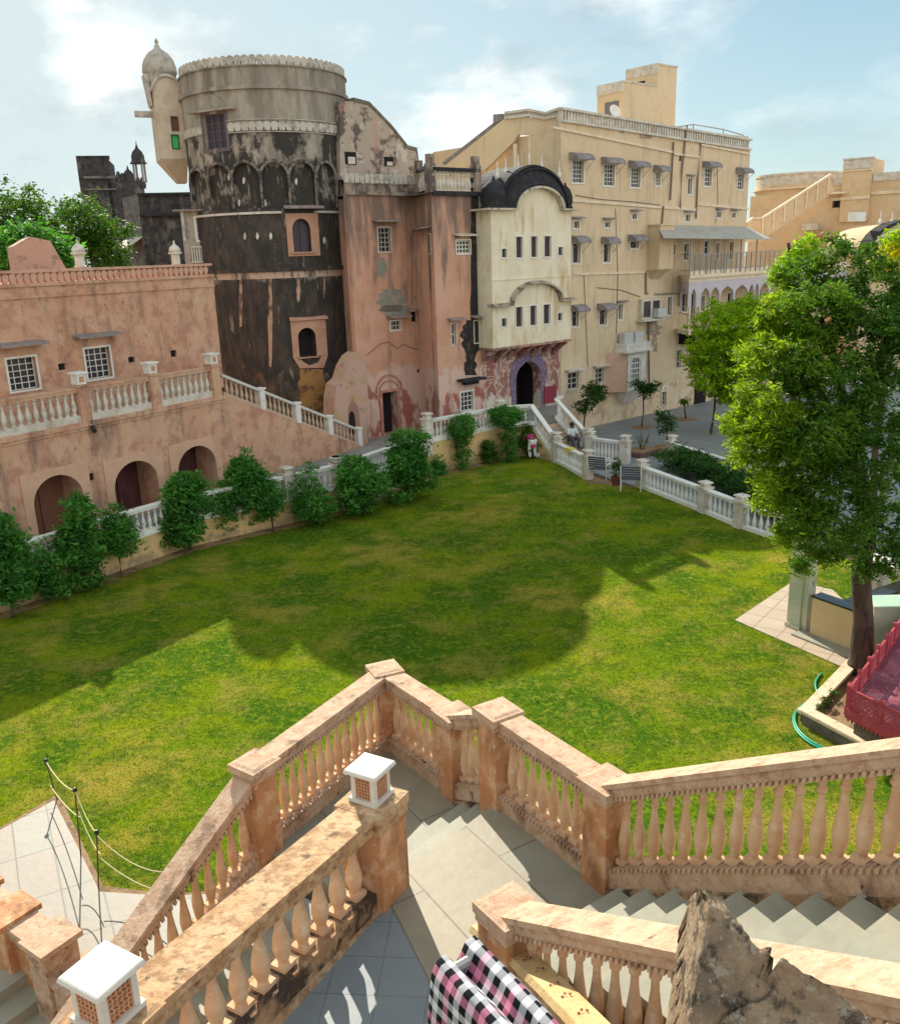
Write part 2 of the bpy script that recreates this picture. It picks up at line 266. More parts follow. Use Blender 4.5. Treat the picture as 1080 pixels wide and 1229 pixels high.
def grassmat(blades=False):
    m=bpy.data.materials.new('grass_blades' if blades else 'lawn_grass'); m.use_nodes=True; t=m.node_tree; b=t.nodes['Principled BSDF']; b.inputs['Roughness'].default_value=.9; b.inputs['Specular IOR Level'].default_value=.0
    g=t.nodes.new('ShaderNodeNewGeometry'); prev=None
    def noise(sc,det=8,rough=.65,st=(1,1,1)):
        mp=t.nodes.new('ShaderNodeMapping'); mp.inputs['Scale'].default_value=st; t.links.new(g.outputs['Position'],mp.inputs[0])
        n=t.nodes.new('ShaderNodeTexNoise'); n.inputs['Scale'].default_value=sc; n.inputs['Detail'].default_value=det; n.inputs['Roughness'].default_value=rough; t.links.new(mp.outputs[0],n.inputs['Vector']); return n.outputs[0]
    rgb=t.nodes.new('ShaderNodeRGB'); rgb.outputs[0].default_value=(.10,.165,.006,1); prev=rgb.outputs[0]
    for c,sc,th,sf,am in(((.185,.215,.006),.16,.50,.07,.8),((.04,.105,.008),.36,.515,.05,.9),((.30,.23,.04),.27,.565,.045,.85),((.25,.20,.045),.8,.585,.06,.7),((.05,.105,.008),1.3,.545,.04,.7),((.30,.27,.05),2.6,.61,.05,.55),((.06,.12,.012),4.5,.58,.04,.55),((.21,.25,.015),7,.56,.05,.6),((.05,.09,.012),18,.57,.05,.55),((.36,.34,.08),30,.62,.04,.6)):
        r=t.nodes.new('ShaderNodeMapRange'); r.inputs[1].default_value=th-sf; r.inputs[2].default_value=th+sf; r.inputs[4].default_value=am
        t.links.new(noise(sc),r.inputs[0]); x=t.nodes.new('ShaderNodeMix'); x.data_type='RGBA'; t.links.new(r.outputs[0],x.inputs[0]); t.links.new(prev,x.inputs[6]); x.inputs[7].default_value=(*c,1); prev=x.outputs[2]
    t.links.new(prev,b.inputs['Base Color'])
    if blades:
        tr=t.nodes.new('ShaderNodeBsdfTranslucent'); br=t.nodes.new('ShaderNodeMix'); br.data_type='RGBA'; br.blend_type='MULTIPLY'; br.inputs[0].default_value=1; br.inputs[7].default_value=(1.4,1.4,1.0,1); t.links.new(prev,br.inputs[6]); t.links.new(br.outputs[2],tr.inputs[0]); t.links.new(br.outputs[2],b.inputs['Base Color']); ms=t.nodes.new('ShaderNodeMixShader'); ms.inputs[0].default_value=.5; t.links.new(b.outputs[0],ms.inputs[1]); t.links.new(tr.outputs[0],ms.inputs[2]); t.links.new(ms.outputs[0],t.nodes['Material Output'].inputs[0]); return m
    bp=t.nodes.new('ShaderNodeBump'); bp.inputs['Strength'].default_value=.6; bp.inputs['Distance'].default_value=.04; t.links.new(noise(22,9,.75),bp.inputs['Height']); t.links.new(bp.outputs[0],b.inputs['Normal'])
    return m
GRASS=grassmat()
LEAF_D=leafmat('dark_green_leaves',(.012,.040,.008),(.028,.085,.014),(.07,.16,.02),.25)
LEAF_M=leafmat('mid_green_leaves',(.02,.06,.008),(.05,.12,.015),(.13,.22,.02),.35)
LEAF_L=leafmat('lime_green_leaves',(.10,.19,.01),(.24,.36,.015),(.40,.48,.02),.5)
LEAF_Y=leafmat('yellow_leaves',(.30,.28,.01),(.50,.42,.01),(.62,.50,.02),.45)
LEAF_S=leafmat('shrub_leaves',(.025,.09,.02),(.065,.20,.035),(.15,.34,.06),.4)
# ------------------------------------------------------------------ wall frames
class F:
    def __init__(s,p,q=None,az=None):
        s.p=np.array(p[:2],float)
        s.t=(np.array(q[:2])-s.p) if q is not None else np.array([math.sin(math.radians(az)),math.cos(math.radians(az))])
        s.t=s.t/np.linalg.norm(s.t); s.n=np.array([s.t[1],-s.t[0]])
    def __call__(s,u,z,d=0): q=s.p+s.t*u+s.n*d; return (q[0],q[1],z)
    def off(s,d): f=F(s.p+s.n*d,az=0); f.t=s.t; f.n=s.n; return f
    def px(s,x,y,d=0):
        r=ray(x,y); o=s.p+s.n*d; k=(o-CAM[:2]).dot(s.n)/r[:2].dot(s.n); w_=CAM+r*k
        return float((w_[:2]-s.p).dot(s.t)),float(w_[2])
    def rect(s,x0,y0,x1,y1,d=0):
        m=(y0+y1)/2; a,_=s.px(x0,m,d); b,_=s.px(x1,m,d); xm=(x0+x1)/2; _,z1=s.px(xm,y0,d); _,z0=s.px(xm,y1,d)
        return (min(a,b),max(a,b),z0,z1)
class CYL:
    def __init__(s,c,R): s.c=np.array(c,float); s.R=R
    def __call__(s,u,z,d=0):  # u measured along the wall from the point facing -Y
        a=u/s.R-math.pi/2; r=s.R+d; return (s.c[0]+r*math.cos(a),s.c[1]+r*math.sin(a),z)
    def px(s,x,y,d=0):
        r=ray(x,y); o=CAM[:2]-s.c; a=r[0]**2+r[1]**2; b=o.dot(r[:2]); c=o.dot(o)-(s.R+d)**2; k=(-b-math.sqrt(max(0,b*b-a*c)))/a
        w_=CAM+r*k; an=math.atan2(w_[1]-s.c[1],w_[0]-s.c[0])+math.pi/2
        if an>math.pi: an-=2*math.pi
        return an*s.R,float(w_[2])
    rect=F.rect
def panel(mb,fn,u0,u1,z0,z1,holes=(),du=None,dz=None,d=0):
    """wall face with real openings; holes=(ua,ub,za,zb,depth)"""
    us={u0,u1}; zs={z0,z1}
    for h in holes: us|={h[0],h[1]}; zs|={h[2],h[3]}
    if du: us|={u0+(u1-u0)*i/int((u1-u0)/du+1) for i in range(int((u1-u0)/du+1))}
    us=sorted(u for u in us if u0<=u<=u1); zs=sorted(z for z in zs if z0<=z<=z1)
    us=[u for i,u in enumerate(us) if i==0 or u-us[i-1]>1e-4]; zs=[z for i,z in enumerate(zs) if i==0 or z-zs[i-1]>1e-4]
    for i in range(len(us)-1):
        for j in range(len(zs)-1):
            um,zm=(us[i]+us[i+1])/2,(zs[j]+zs[j+1])/2; hh=[h for h in holes if h[0]<um<h[1] and h[2]<zm<h[3]]
            if hh and hh[0][4]<0: continue
            dd=d-(hh[0][4] if hh else 0)
            mb.add([fn(us[i],zs[j],dd),fn(us[i+1],zs[j],dd),fn(us[i+1],zs[j+1],dd),fn(us[i],zs[j+1],dd)],[(0,1,2,3)])
    for a,b,c,e,dp in holes:
        dp=abs(dp)
        for (p,q) in (((a,c),(b,c)),((b,c),(b,e)),((b,e),(a,e)),((a,e),(a,c))):
            k=1 if not du else max(1,int(abs(q[0]-p[0])/du)+1)
            for i in range(k):
                P=(p[0]+(q[0]-p[0])*i/k,p[1]+(q[1]-p[1])*i/k); Q=(p[0]+(q[0]-p[0])*(i+1)/k,p[1]+(q[1]-p[1])*(i+1)/k)
                mb.add([fn(*P,d),fn(*Q,d),fn(*Q,d-dp),fn(*P,d-dp)],[(0,1,2,3)])
    return mb
def arch_pts(u0,u1,zs,zt,n=14,kind='round'):
    c=(u0+u1)/2; r=(u1-u0)/2; P=[]
    for i in range(n+1):
        a=math.pi*(1-i/n); x=math.cos(a); y=math.sin(a)
        if kind=='ogee': y=y**1.0*(.86)+.14*max(0,1-abs(x)*2.2)
        if kind=='cusp': y=y*.88+.12*(1-abs(x))+.05*abs(math.sin(a*4.5))
        P.append((c+r*x,zs+(zt-zs)*y))
    return P
def arch_fill(mb,fn,u0,u1,zs,zt,d0,d1,kind='round',n=14,ztop=None):
    """plates filling the two corners of a rectangular opening above an arch"""
    P=arch_pts(u0,u1,zs,zt,n,kind); T=ztop or zt
    for i in range(n):
        a,b=P[i],P[i+1]
        if T-min(a[1],b[1])<1e-3: continue
        mb.extr(fn,[a,b,(b[0],T+.002),(a[0],T+.002)],d0,d1)
def window(parent,fn,r,nx=2,nz=3,frame=None,pane=None,depth=.14,surround=.05,arch=None,bar=.022,name='window',sillm=None):
    """pane with a frame child; r=(u0,u1,z0,z1)"""
    u0,u1,z0,z1=r; e=.004
    p=MB().fbox(fn,u0+e,u1-e,z0+e,z1-e,-depth-.03,-depth).build(name,pane or GLASS,parent)
    f=MB(); s=surround
    if nx>=0:
        for i in range(nx+1):
            u=u0+bar/2+e+(u1-u0-bar-2*e)*i/max(nx,1) if nx else u0
            if nx: f.fbox(fn,u-bar/2,u+bar/2,z0+e,z1-e,-depth+.002,-depth+.03)
        for j in range(nz+1):
            z=z0+bar/2+e+(z1-z0-bar-2*e)*j/max(nz,1)
            if nz: f.fbox(fn,u0+e,u1-e,z-bar/2,z+bar/2,-depth+.004,-depth+.026)
    if s:
        f.fbox(fn,u0-s,u0,z0-s,z1+s,.001,.03); f.fbox(fn,u1,u1+s,z0-s,z1+s,.001,.03)
        f.fbox(fn,u0,u1,z0-s,z0,.001,.034); f.fbox(fn,u0,u1,z1,z1+s,.001,.034)
    if f.v: f.build('frame',frame or WHITE,p)
    return p
def chajja(parent,fn,u0,u1,z,proj=.35,th=.05,m=None,drop=.06,name='window_hood',brackets=0):
    """flat projecting stone hood"""
    b=MB(); b.hexa([fn(u0,z-drop,proj),fn(u1,z-drop,proj),fn(u1,z,.001),fn(u0,z,.001),fn(u0,z-drop+th,proj),fn(u1,z-drop+th,proj),fn(u1,z+th,.001),fn(u0,z+th,.001)])
    o=b.build(name,m or SLAB,parent); return o
def awning(parent,fn,u0,u1,z,proj=.5,rise=.28,m=None):
    """curved slate awning on two thin struts"""
    b=MB(); n=6; vs=[];fs=[]
    for i in range(n+1):
        a=math.pi/2*i/n; d=proj*math.sin(a); zz=z-rise+rise*math.cos(a)
        vs+=[fn(u0,zz,d),fn(u1,zz,d),fn(u1,zz-.04,d-.01),fn(u0,zz-.04,d-.01)]
    for i in range(n):
        for k in range(4): fs.append((i*4+k,i*4+(k+1)%4,(i+1)*4+(k+1)%4,(i+1)*4+k))
    fs+=[(0,1,2,3),(n*4,n*4+1,n*4+2,n*4+3)]
    b.add(vs,fs)
    for u in(u0,u1):   # side cheeks
        b.extr(lambda a,zz,d: fn(u+d,zz,a),[(0.002,z-.02),(0.002,z-rise)]+[(proj*math.sin(math.pi/2*i/n)-.01,z-rise+rise*math.cos(math.pi/2*i/n)-.02) for i in range(n,0,-1)],-.012,.012)
    o=b.build('window_awning',m or STONEG,parent)
    t=MB()
    for u in(u0+.03,u1-.03): t.tube([fn(u,z-rise-.02,proj-.03),fn(u,z-rise-.45,.01)],.012,5)
    t.build('strut',METAL,o)
    return o
# ================================================================== THE SETTING
MB().prism([(-300,-60),(300,-60),(420,700),(-420,700)],-3,-.3).build('ground',SOIL)['kind']='structure'
WPX=[(-60,752),(0,734),(222,657),(349,627),(408,612),(515,569),(600,549),(638,546)]
WL=[G(x,y,0) for x,y in WPX]
RPX=[(667,554),(707,580),(770,585),(845,615),(888,633),(946,652)]
RP=[G(x,y,0) for x,y in RPX]
lawnpts=[(-20,-2)]+[(-20,8.0)]+[(p[0],p[1]) for p in WL]+[(p[0],p[1]) for p in RP]+[(13.5,19.5),(13.5,-2)]
o=MB().prism(lawnpts,-.28,0).build('lawn',GRASS); tag(o,kind='structure')
# left walkway behind the yellow retaining wall
ZW=.78
wk=[(p[0],p[1]) for p in WL[:6]]
def shift(P,d):
    out_=[]
    for i,p in enumerate(P):
        a=np.array(P[max(i-1,0)][:2]); b=np.array(P[min(i+1,len(P)-1)][:2]); t=(b-a)/np.linalg.norm(b-a); out_.append((p[0]-t[1]*d,p[1]+t[0]*d))
    return out_
A_=F((-9.74,27.78),(-3.6,37.04)); B_=A_.off(-2.0)
P_=F((-2.9,39.1),az=50); L_=F((4.1,41.9),az=50); J_=L_.off(.9)
wkback=[A_(-9,0),A_(0,0),A_(11.5,0),P_(-1.2,0),P_(2.6,0),L_(-5.75,0)]
o=MB().prism([*shift(wk,.12)]+[(p[0],p[1]) for p in wkback[::-1]],-.25,ZW).build('walkway',WALKM); tag(o,kind='structure')
# terrace in front of the painted gateway
ZT=1.3
terr=[*shift([(p[0],p[1]) for p in WL[5:8]],.12),tuple(G(655,503,ZT)[:2]),tuple(G(672,503,ZT)[:2]),L_(1.8,0)[:2],L_(-5.75,0)[:2]]
MB().prism(terr,-.25,ZT).build('terrace',WALKM)['kind']='structure'
# courtyard on the right
cy=[tuple(G(707,566,-.2)[:2]),tuple(G(672,560,-.2)[:2]),L_(1.9,0)[:2],L_(40,0)[:2],(60,40),(16,20),tuple((RP[4]+[.3,.3,0])[:2]),tuple((RP[2]+[.3,.3,0])[:2])]
MB().prism(cy,-.28,-.18).build('courtyard',COURT)['kind']='structure'
# ------------------------------------------------------------------ railings
def balprof(h,r=.06,sq=True):
    k=h
    return [(r*.95,0),(r*.95,.06*k),(r*.62,.08*k),(r*.75,.12*k),(r*1.0,.2*k),(r*1.18,.3*k),(r*1.1,.4*k),(r*.8,.54*k),(r*.55,.68*k),(r*.5,.78*k),(r*.78,.8*k),(r*.78,.83*k),(r*.55,.85*k),(r*.6,.9*k),(r*.95,.93*k),(r*.95,k)]
_bal={}
def balmesh(h,r,m,n=8,fine=False):
    key=(round(h,3),r,m.name,n)
    if key not in _bal:
        b=MB(); b.lathe((0,0,0),balprof(h,r),n,a0=math.pi/n)
        if fine:
            b.box(-r*1.12,r*1.12,-r*1.12,r*1.12,0,.07*h); b.box(-r*1.05,r*1.05,-r*1.05,r*1.05,.94*h,h)
        me=b.build('baluster',m,smooth=False,data_only=True)
        if fine:
            me.shade_smooth() if hasattr(me,'shade_smooth') else None
            try: me.set_sharp_from_angle(angle=math.radians(38))
            except Exception: pass
        _bal[key]=me
    return _bal[key]
def railing(label,pts,group=None,h=.85,base=.12,rail=.11,rw=.2,sp=.21,r=.055,mats=None,posts='all',pw=.17,ph=.16,cap=.05,name='balustrade',fine=False,n=6,lamp=False,skip=(),finial=True,toothed=False,postdown=0.0):
    """pts: xyz points on the surface the railing stands on"""
    mr,mb_,mp=mats or (WHITE,WHITE,OFFW); pts=[np.array(p,float) for p in pts]
    root=empty(name,pts[0],label,'balustrade',group)
    hb=h-base-rail; a=MB(); c=MB()
    for i in range(len(pts)-1):
        if i in skip: continue
        p,q=pts[i],pts[i+1]; Lh=np.hypot(*(q-p)[:2]); t=(q-p)/Lh
        a.bar(p,q,rw,h-rail,h-rail*.35); a.bar(p,q,rw*1.22,h-rail*.35,h)
        c.bar(p,q,rw*.95,-.02 if not postdown else -.02,base)
        if toothed:
            k=int(Lh/.045)
            for j in range(k):
                s0=p+t*(Lh*(j+.25)/k); s1=p+t*(Lh*(j+.75)/k)
                a.bar(s0,s1,rw*1.12,h-rail-.035,h-rail+.003); c.bar(s0,s1,rw*1.12,base-.03,base+.004)
        m=max(1,int((Lh-pw*2)/sp)); me=balmesh(hb,r,mb_,n,fine)
        t2=math.atan2(t[1],t[0])
        for j in range(m):
            s=pw+(Lh-2*pw)*(j+.5)/m; x=p+t*s; link('baluster',me,root,(x[0]-pts[0][0],x[1]-pts[0][1],x[2]+base-pts[0][2]),rz=t2)
    a.build('handrail',mr,root); c.build('base_rail',mb_ if not fine else (FG2 if mr is FGRIME else mr),root)
    idx=range(len(pts)) if posts=='all' else posts
    for i in idx:
        p=pts[i]; a0=pts[max(i-1,0)]; b0=pts[min(i+1,len(pts)-1)]; t=(b0-a0)[:2]; t=t/np.linalg.norm(t); b=MB()
        b.sbox(p,t,pw,pw,p[2]-.02-postdown,p[2]+h-(rail*.9 if fine else -.01))
        if fine:
            b2=MB(); b2.sbox(p,t,pw+.012,pw+.012,p[2]+h-rail*.9,p[2]+h-rail*.45); b2.sbox(p,t,pw+cap*.8,pw+cap*.8,p[2]+h-rail*.42,p[2]+h+.018); b2.sbox(p,t,pw+cap*.3,pw+cap*.3,p[2]+h+.0185,p[2]+h+.03,taper=.03); b2.build('post_cap',mr,root)
        else: b.sbox(p,t,pw+cap*.8,pw+cap*.8,p[2]+h+.01,p[2]+h+.07)
        if finial: b.sbox(p,t,pw*.72,pw*.72,p[2]+h+.07,p[2]+h+.07+ph); b.sbox(p,t,pw+cap*.3,pw+cap*.3,p[2]+h+.07+ph,p[2]+h+.12+ph,taper=.02)
        b.build('post',mp,root)
    return root
# yellow retaining wall along the lawn
def wallrun(label,pts,z0,z1,m,w=.24,cat='garden wall',name='garden_wall',coping=WHITE):
    root=empty(name,(pts[0][0],pts[0][1],0),label,cat); b=MB(); c=MB()
    for i in range(len(pts)-1):
        p=(pts[i][0],pts[i][1],0);q=(pts[i+1][0],pts[i+1][1],0); b.bar(p,q,w,z0,z1,ext=w*.2 if i else 0); c.bar(p,q,w*1.25,z1+.002,z1+.06,ext=w*.2)
    b.build('wall',m,root); c.build('coping',coping,root); return root
wallrun('low yellow plastered wall between the lawn and the left walkway behind the shrubs',WL[:6],-.25,ZW,YEL)
wallrun('taller yellow wall under the gateway terrace, behind the small round bushes',WL[5:8],-.25,ZT,YEL)
zz=lambda P,z:[(p[0],p[1],z) for p in P]
railing('white balustrade on the yellow wall behind the row of leafy shrubs at left',zz(WL[:5],ZW+.06),'white balustrades round the lawn',h=.8)
st=[G(447,545,ZW),G(475,530,ZW+.2),G(512,519,ZT)]
railing('short white balustrade near the pink doorway, between the big leafy shrubs and the gateway terrace',[(WL[4][0],WL[4][1],ZW+.06),(WL[5][0],WL[5][1],ZW+.06)],'white balustrades round the lawn',h=.8)
railing('white balustrade along the gateway terrace above the two round bushes',zz([WL[5],WL[6],WL[7]],ZT+.06),'white balustrades round the lawn',h=.85,posts=(0,1))
# ------------------------------------------------------------------ gateway stair down to the lawn corner
sL0=np.array([WL[7][0],WL[7][1],ZT]); sL1=np.array([RP[0][0],RP[0][1],.05])
sR0=G(668,503,ZT); sR1=np.array([*G(706,548,-.18)[:2],-.1])
gs=empty('gateway_staircase',(sL0[0],sL0[1],0),'stone steps leading down from the painted gateway between white balustrades','staircase')
ns=8
for i in range(ns):
    f0=i/ns; f1=(i+1)/ns; z=ZT-.02-(ZT-.0)*(i+1)/ (ns+1)
    a0=sL0+(sL1-sL0)*f0; a1=sL0+(sL1-sL0)*f1; b0=sR0+(sR1-sR0)*f0; b1=sR0+(sR1-sR0)*f1
    MB().prism([a0[:2],a1[:2],b1[:2],b0[:2]],-.25,z).build('step',STEPM if i%2 else FRAIL,gs)
sp=MB(); sp.bar((*sL0[:2],0),(*sL1[:2],0),.24,-.25,0); w0=MB()
w0.extr(F(sL0,sL1),[(0,-.25),(float(np.linalg.norm((sL1-sL0)[:2])),-.25),(float(np.linalg.norm((sL1-sL0)[:2])),.1),(0,ZT+.05)],-.12,.12); w0.build('side_wall',YEL,gs)
railing('white sloping balustrade on the lawn side of the gateway steps',[sL0+[0,0,.06],sL1+[0,0,.08]],'white balustrades round the lawn',h=.85,posts=(1,))
railing('white sloping balustrade on the courtyard side of the gateway steps',[sR0+[.3,.9,0],sR0,sR1],'white balustrades round the lawn',h=.9,posts=(2,))
railing('short white balustrade with a yellow cloth on it, at the foot of the gateway steps',[(*RP[0][:2],.0),(*G(705,574,0)[:2],0)],'white balustrades round the lawn',h=.85)
p=G(690,548,.85); b=MB(); q=F(RP[0],G(705,574,0))
u_,z_=q.px(685,545)
b.fbox(q,u_-.16,u_+.16,.6,.885,-.14,-.125); b.fbox(q,u_-.16,u_+.16,.872,.885,-.125,.125); b.fbox(q,u_-.14,u_+.13,.68,.872,.125,.14)
tag(b.build('cloth',simple('yellow_cloth',(.70,.55,.05),.9),origin=q(u_,.85)),'small yellow cloth hung over the white balustrade by the steps','cloth')
railing('white balustrade standing between the gateway steps and the paved courtyard',[(*G(708,550,-.18)[:2],-.18),(*G(750,556,-.18)[:2],-.18)],'white balustrades round the lawn',h=.92,sp=.17)
# right balustrades
railing('long white balustrade on the right edge of the lawn in front of the hedge',[(p_[0],p_[1],0.) for p_ in RP[2:]],'white balustrades round the lawn',h=.82,sp=.24,posts=(0,1,2,3),ph=.12)
i0,i1,i2=G(806,548,-.18),G(882,573,-.18),G(960,600,-.18)
railing('white low balustrade behind the dark hedge, facing the paved courtyard',[i0,i1,i2],'white balustrades round the lawn',h=.62,sp=.24,ph=.2)
# ------------------------------------------------------------------ LEFT TERRACE BUILDING
tb=empty('terrace_building',A_(0,0,-1),'long pink plastered building with an open terrace over three arches, left of the black tower','building')
def holes_(fn,L,dp=.3,d=0): return [fn.rect(*r,d)+(dp,) for r in L]
ZF=4.05
AR=[((36,570,98,640)),((134,553,188,640)),((211,535,258,640))]
ah=[]
for i,(x0,y0,x1,y1) in enumerate(AR):
    u0,u1,_,z1=A_.rect(x0,y0,x1,y0+30); ah.append((u0,u1,ZW,z1,1.1))
small=holes_(A_,[(106,568,113,577),(279,571,284,577),(313,544,321,552),(352,540,359,548)],.25)
# stairs side wall continues the facade down to the right
U_S,U_E=3.72,11.05
wl=MB(); panel(wl,A_,-9,U_S,-.25,ZF,ah+[s for s in small if s[1]<U_S]); 
for (u0,u1,z0,z1,dp) in ah: arch_fill(wl,A_,u0,u1,z1-.75,z1,-.35,0,'round')
wl.fbox(A_,-9,U_S,ZF-.02,ZF,-2.05,0)
wl.build('lower_wall',PINK,tb)
for k,(u0,u1,z0,z1,dp) in enumerate(ah):
    s=MB(); w_=.28
    s.fbox(A_,u0-w_,u0,ZW,z1+.22,.001,.05); s.fbox(A_,u1,u1+w_,ZW,z1+.22,.001,.05)
    s.fbox(A_,u0,u1,z1+.001,z1+.22,.001,.05); arch_fill(s,A_,u0,u1,z1-.75,z1,.001,.05)
    s.build('arch_surround',mat('arch_surround_plaster',(.62,.38,.25),[((.50,.30,.19),1.3,.55,.1,.7)]) if k==0 else bpy.data.materials['arch_surround_plaster'],tb)
    d=MB(); d.fbox(A_,u0+.01,u1-.01,ZW,z1-.01,-1.09,-.95); d.fbox(A_,(u0+u1)/2-.03,(u0+u1)/2+.03,ZW,z1-.02,-.95,-.9); d.build('door',DOORM if k else mat('shadowed_pink_wall',(.20,.09,.055)),tb)  # first arch: pink darkened, its shade put into the colour
lg=MB(); lg.fbox(A_,-9,U_S+.05,ZF-.14,ZF,.001,.07); lg.fbox(A_,-9,U_S+.05,ZF-.24,ZF-.15,.001,.035); lg.build('ledge',PINK,tb)
# sloping stair wall
Le=U_E-U_S; N_=14
sw=MB(); sw.extr(A_,[(U_S+.002,-.25),(U_E,-.25),(U_E,ZW+.02),(U_S+.002,ZF)],-.24,0); sw.build('stair_wall',PINK,tb)
for i in range(N_):
    a=U_S+Le*i/N_; z=ZF-(ZF-ZW)*(i+1)/(N_+1)
    MB().fbox(A_,a,a+Le/N_,ZW-.3,z,-1.7,-.25).build('stair_step',WALKM,tb)
for s in small: MB().fbox(A_,s[0]+.004,s[1]-.004,s[2]+.004,s[3]-.004,-.1,-.06).build('vent',DARK,tb)
# upper wall
W1=B_.rect(10,429,45,468); W2=B_.rect(103,417,133,454); SM=[B_.rect(*r) for r in((70,436,79,444),(154,428,162,435),(205,420,212,428))]
uw=MB(); U1=5.6; panel(uw,B_,-9,U1,ZF-.1,8.05,[(*W1,.22),(*W2,.22)]+[(*s,.2) for s in SM]); uw.fbox(B_,-9,U1,8.04,8.06,-.5,0); uw.fbox(B_,U1-.02,U1,ZF-.1,8.05,-2.2,0)
uw.build('upper_wall',PINK,tb)
core=MB().fbox(B_,-9,U1-.03,-.2,8.0,-7,-.6).build('roof_mass',PINK,tb)
for Wn in(W1,W2):
    window(tb,B_,Wn,4,5,WHITE,GLASS,.16,.06); s=MB(); u0,u1,z0,z1=Wn
    chajja(tb,B_,u0-.35,u1+.3,z1+.42,.45,.07,SLAB)
for s in SM: MB().fbox(B_,s[0]+.004,s[1]-.004,s[2]+.004,s[3]-.004,-.12,-.08).build('vent',DARK,tb)
# parapet with rounded battlement tabs
pb=MB(); pb.fbox(B_,-9,U1,7.62,7.70,.001,.05); pb.fbox(B_,-9,U1,7.96,8.05,.001,.06); pb.build('cornice',PINK,tb)
tabs=MB(); u=-8.9
while u<U1-.2:
    for zz0,wd in((8.06,.10),): 
        P=[(u,zz0),(u+.09,zz0)]+[(u+.045+.105*math.cos(a),zz0+.17+.12*math.sin(a)) for a in np.linspace(-.6,math.pi+.6,9)]
        tabs.extr(B_,P,-.16,-.02)
    u+=.225
tabs.fbox(B_,-9,U1,8.36,8.44,-.2,.02); tabs.build('battlement_parapet',mat('pale_terracotta_plaster',(.60,.34,.24),[((.40,.20,.13),3,.56,.08,.7)]),tb)
# terrace railing: pink rails with whitish balusters
upl=[A_.px(x,y)[0] for x,y in((-60,505),(101,480),(186,465),(254,455))]
rp=[A_(uu,ZF,-.13) for uu in upl]; rp[-1]=A_(3.42,ZF,-.13)
railing('pink terrace balustrade with whitish balusters above the three arches',rp,None,h=1.02,base=.2,rail=.14,mats=(PINK,OFFW,PINK),sp=.24,r=.075,pw=.17,ph=.02,finial=False)
for k,i in enumerate((1,2,3)):
    c=rp[i]; b=MB(); t=A_.t; zt=ZF+1.1
    root=empty('lamp_box',(c[0],c[1],zt),['small white pierced lamp box on the terrace post between the two barred windows','small white pierced lamp box on the middle post of the pink terrace','small white pierced lamp box on the last terrace post beside the black tower'][k],'lamp','white lamp boxes on the pink terrace')
    b.sbox(c,t,.15,.15,zt,zt+.30); b.build('lamp_body',WHITE,root); MB().sbox(c,t,.20,.20,zt+.302,zt+.36).build('lamp_lid',WHITE,root)
    MB().fbox(A_.off(-.13),upl[i]-.08 if i<3 else 3.34,upl[i]+.08 if i<3 else 3.5,zt+.07,zt+.23,.151,.157).build('lamp_grille',JALI,root)
# white stair balustrade
sr=[np.array(A_(u_,z_,-.12)) for u_,z_ in [(U_S+.02+(Le-.05)*k/4,ZF+(ZW+.03-ZF)*k/4) for k in range(5)]]
railing('white balustrade sloping down the pink stair wall in front of the black tower',sr,'white balustrades round the lawn',h=.72,base=.1,rail=.09,mats=(WHITE,mat('brownish_white_paint',(.50,.36,.26)),WHITE),posts=(1,2,3,4),pw=.12,ph=.0,finial=False,sp=.2)
# spotlight
c=A_(*A_.px(108,508),.1); so_=MB(); so_.tube([np.array(c)-[0,0,.1],np.array(c)+[.12,-.2,-.2]],.07,8); so_.tube([np.array(c)+[0,0,.1],c],.02,5)
tag(so_.build('floodlight',simple('black_metal',(.02,.02,.02),.4),origin=c),'small black floodlight fixed under the pink terrace ledge','floodlight')
# roof lanterns on the parapet
def finial(px,py,fn,d,label,h=.75,name='roof_lantern'):
    c=np.array(fn(*fn.px(px,py,d),d)); r=empty(name,c,label,'lantern','white lanterns on the roof parapet')
    MB().lathe(c,[(.14,0),(.2,.06),(.15,.1),(.15,.42),(.24,.44),(.24,.5)],8,a0=.4).build('lantern_body',OFFW,r,smooth=False)
    MB().lathe(c+[0,0,.5],[(.2,0),(.21,.08),(.16,.17),(.07,.24),(.03,.30),(.035,.34),(.01,.4)],10).build('lantern_dome',OFFW,r,smooth=True)
finial(97,322,B_,-.35,'white domed lantern on the pink parapet in front of the trees')
finial(212,320,B_,-.35,'small white domed lantern on the pink parapet beside the tower')
pb=MB(); q0=D(20,318,31); 
fq=F(q0,az=60); pb.extr(fq,[(0,8),(1.7,8),(1.15,9.35),(.55,9.5),(0,9.2)],-2.4,0)
tag(pb.build('stair_head',mat('dusty_pink_plaster',(.42,.26,.19),[((.2,.15,.12),3,.58,.05,.8)]),origin=fq(0,8)),'sloping pink stair head standing behind the left parapet, before the trees','stair head')
# ------------------------------------------------------------------ TOWER
T_=CYL((-7.38,42),3.5)
GTB=mat('brownish_grey_plaster',(.20,.165,.13),[((.04,.035,.035),2.5,.52,.05,.9),((.42,.37,.30),5,.62,.05,.7)])
tw=empty('round_tower',(-7.38,42,0),'tall round fort tower blackened by weather, with blind arches and a battlement rim','tower')
zpx=lambda y,x=318:T_.px(x,y)[1]
ZR=zpx(77,300); ZC=zpx(103,310); ZB1,ZB0=zpx(144,318),zpx(156,318); ZA1,ZA0=zpx(194,320),zpx(249,320); ZL=zpx(255,320); ZK=zpx(323,320)
def crect(x0,y0,x1,y1):
    xm=(x0+x1)/2; u0=T_.px(x0,(y0+y1)/2)[0]; u1=T_.px(x1,(y0+y1)/2)[0]; return (u0,u1,T_.px(xm,y1)[1],T_.px(xm,y0)[1])
tw1=crect(245,136,271,178); tw2=crect(351,262,372.5,302); tw3=crect(358,393,379,428)
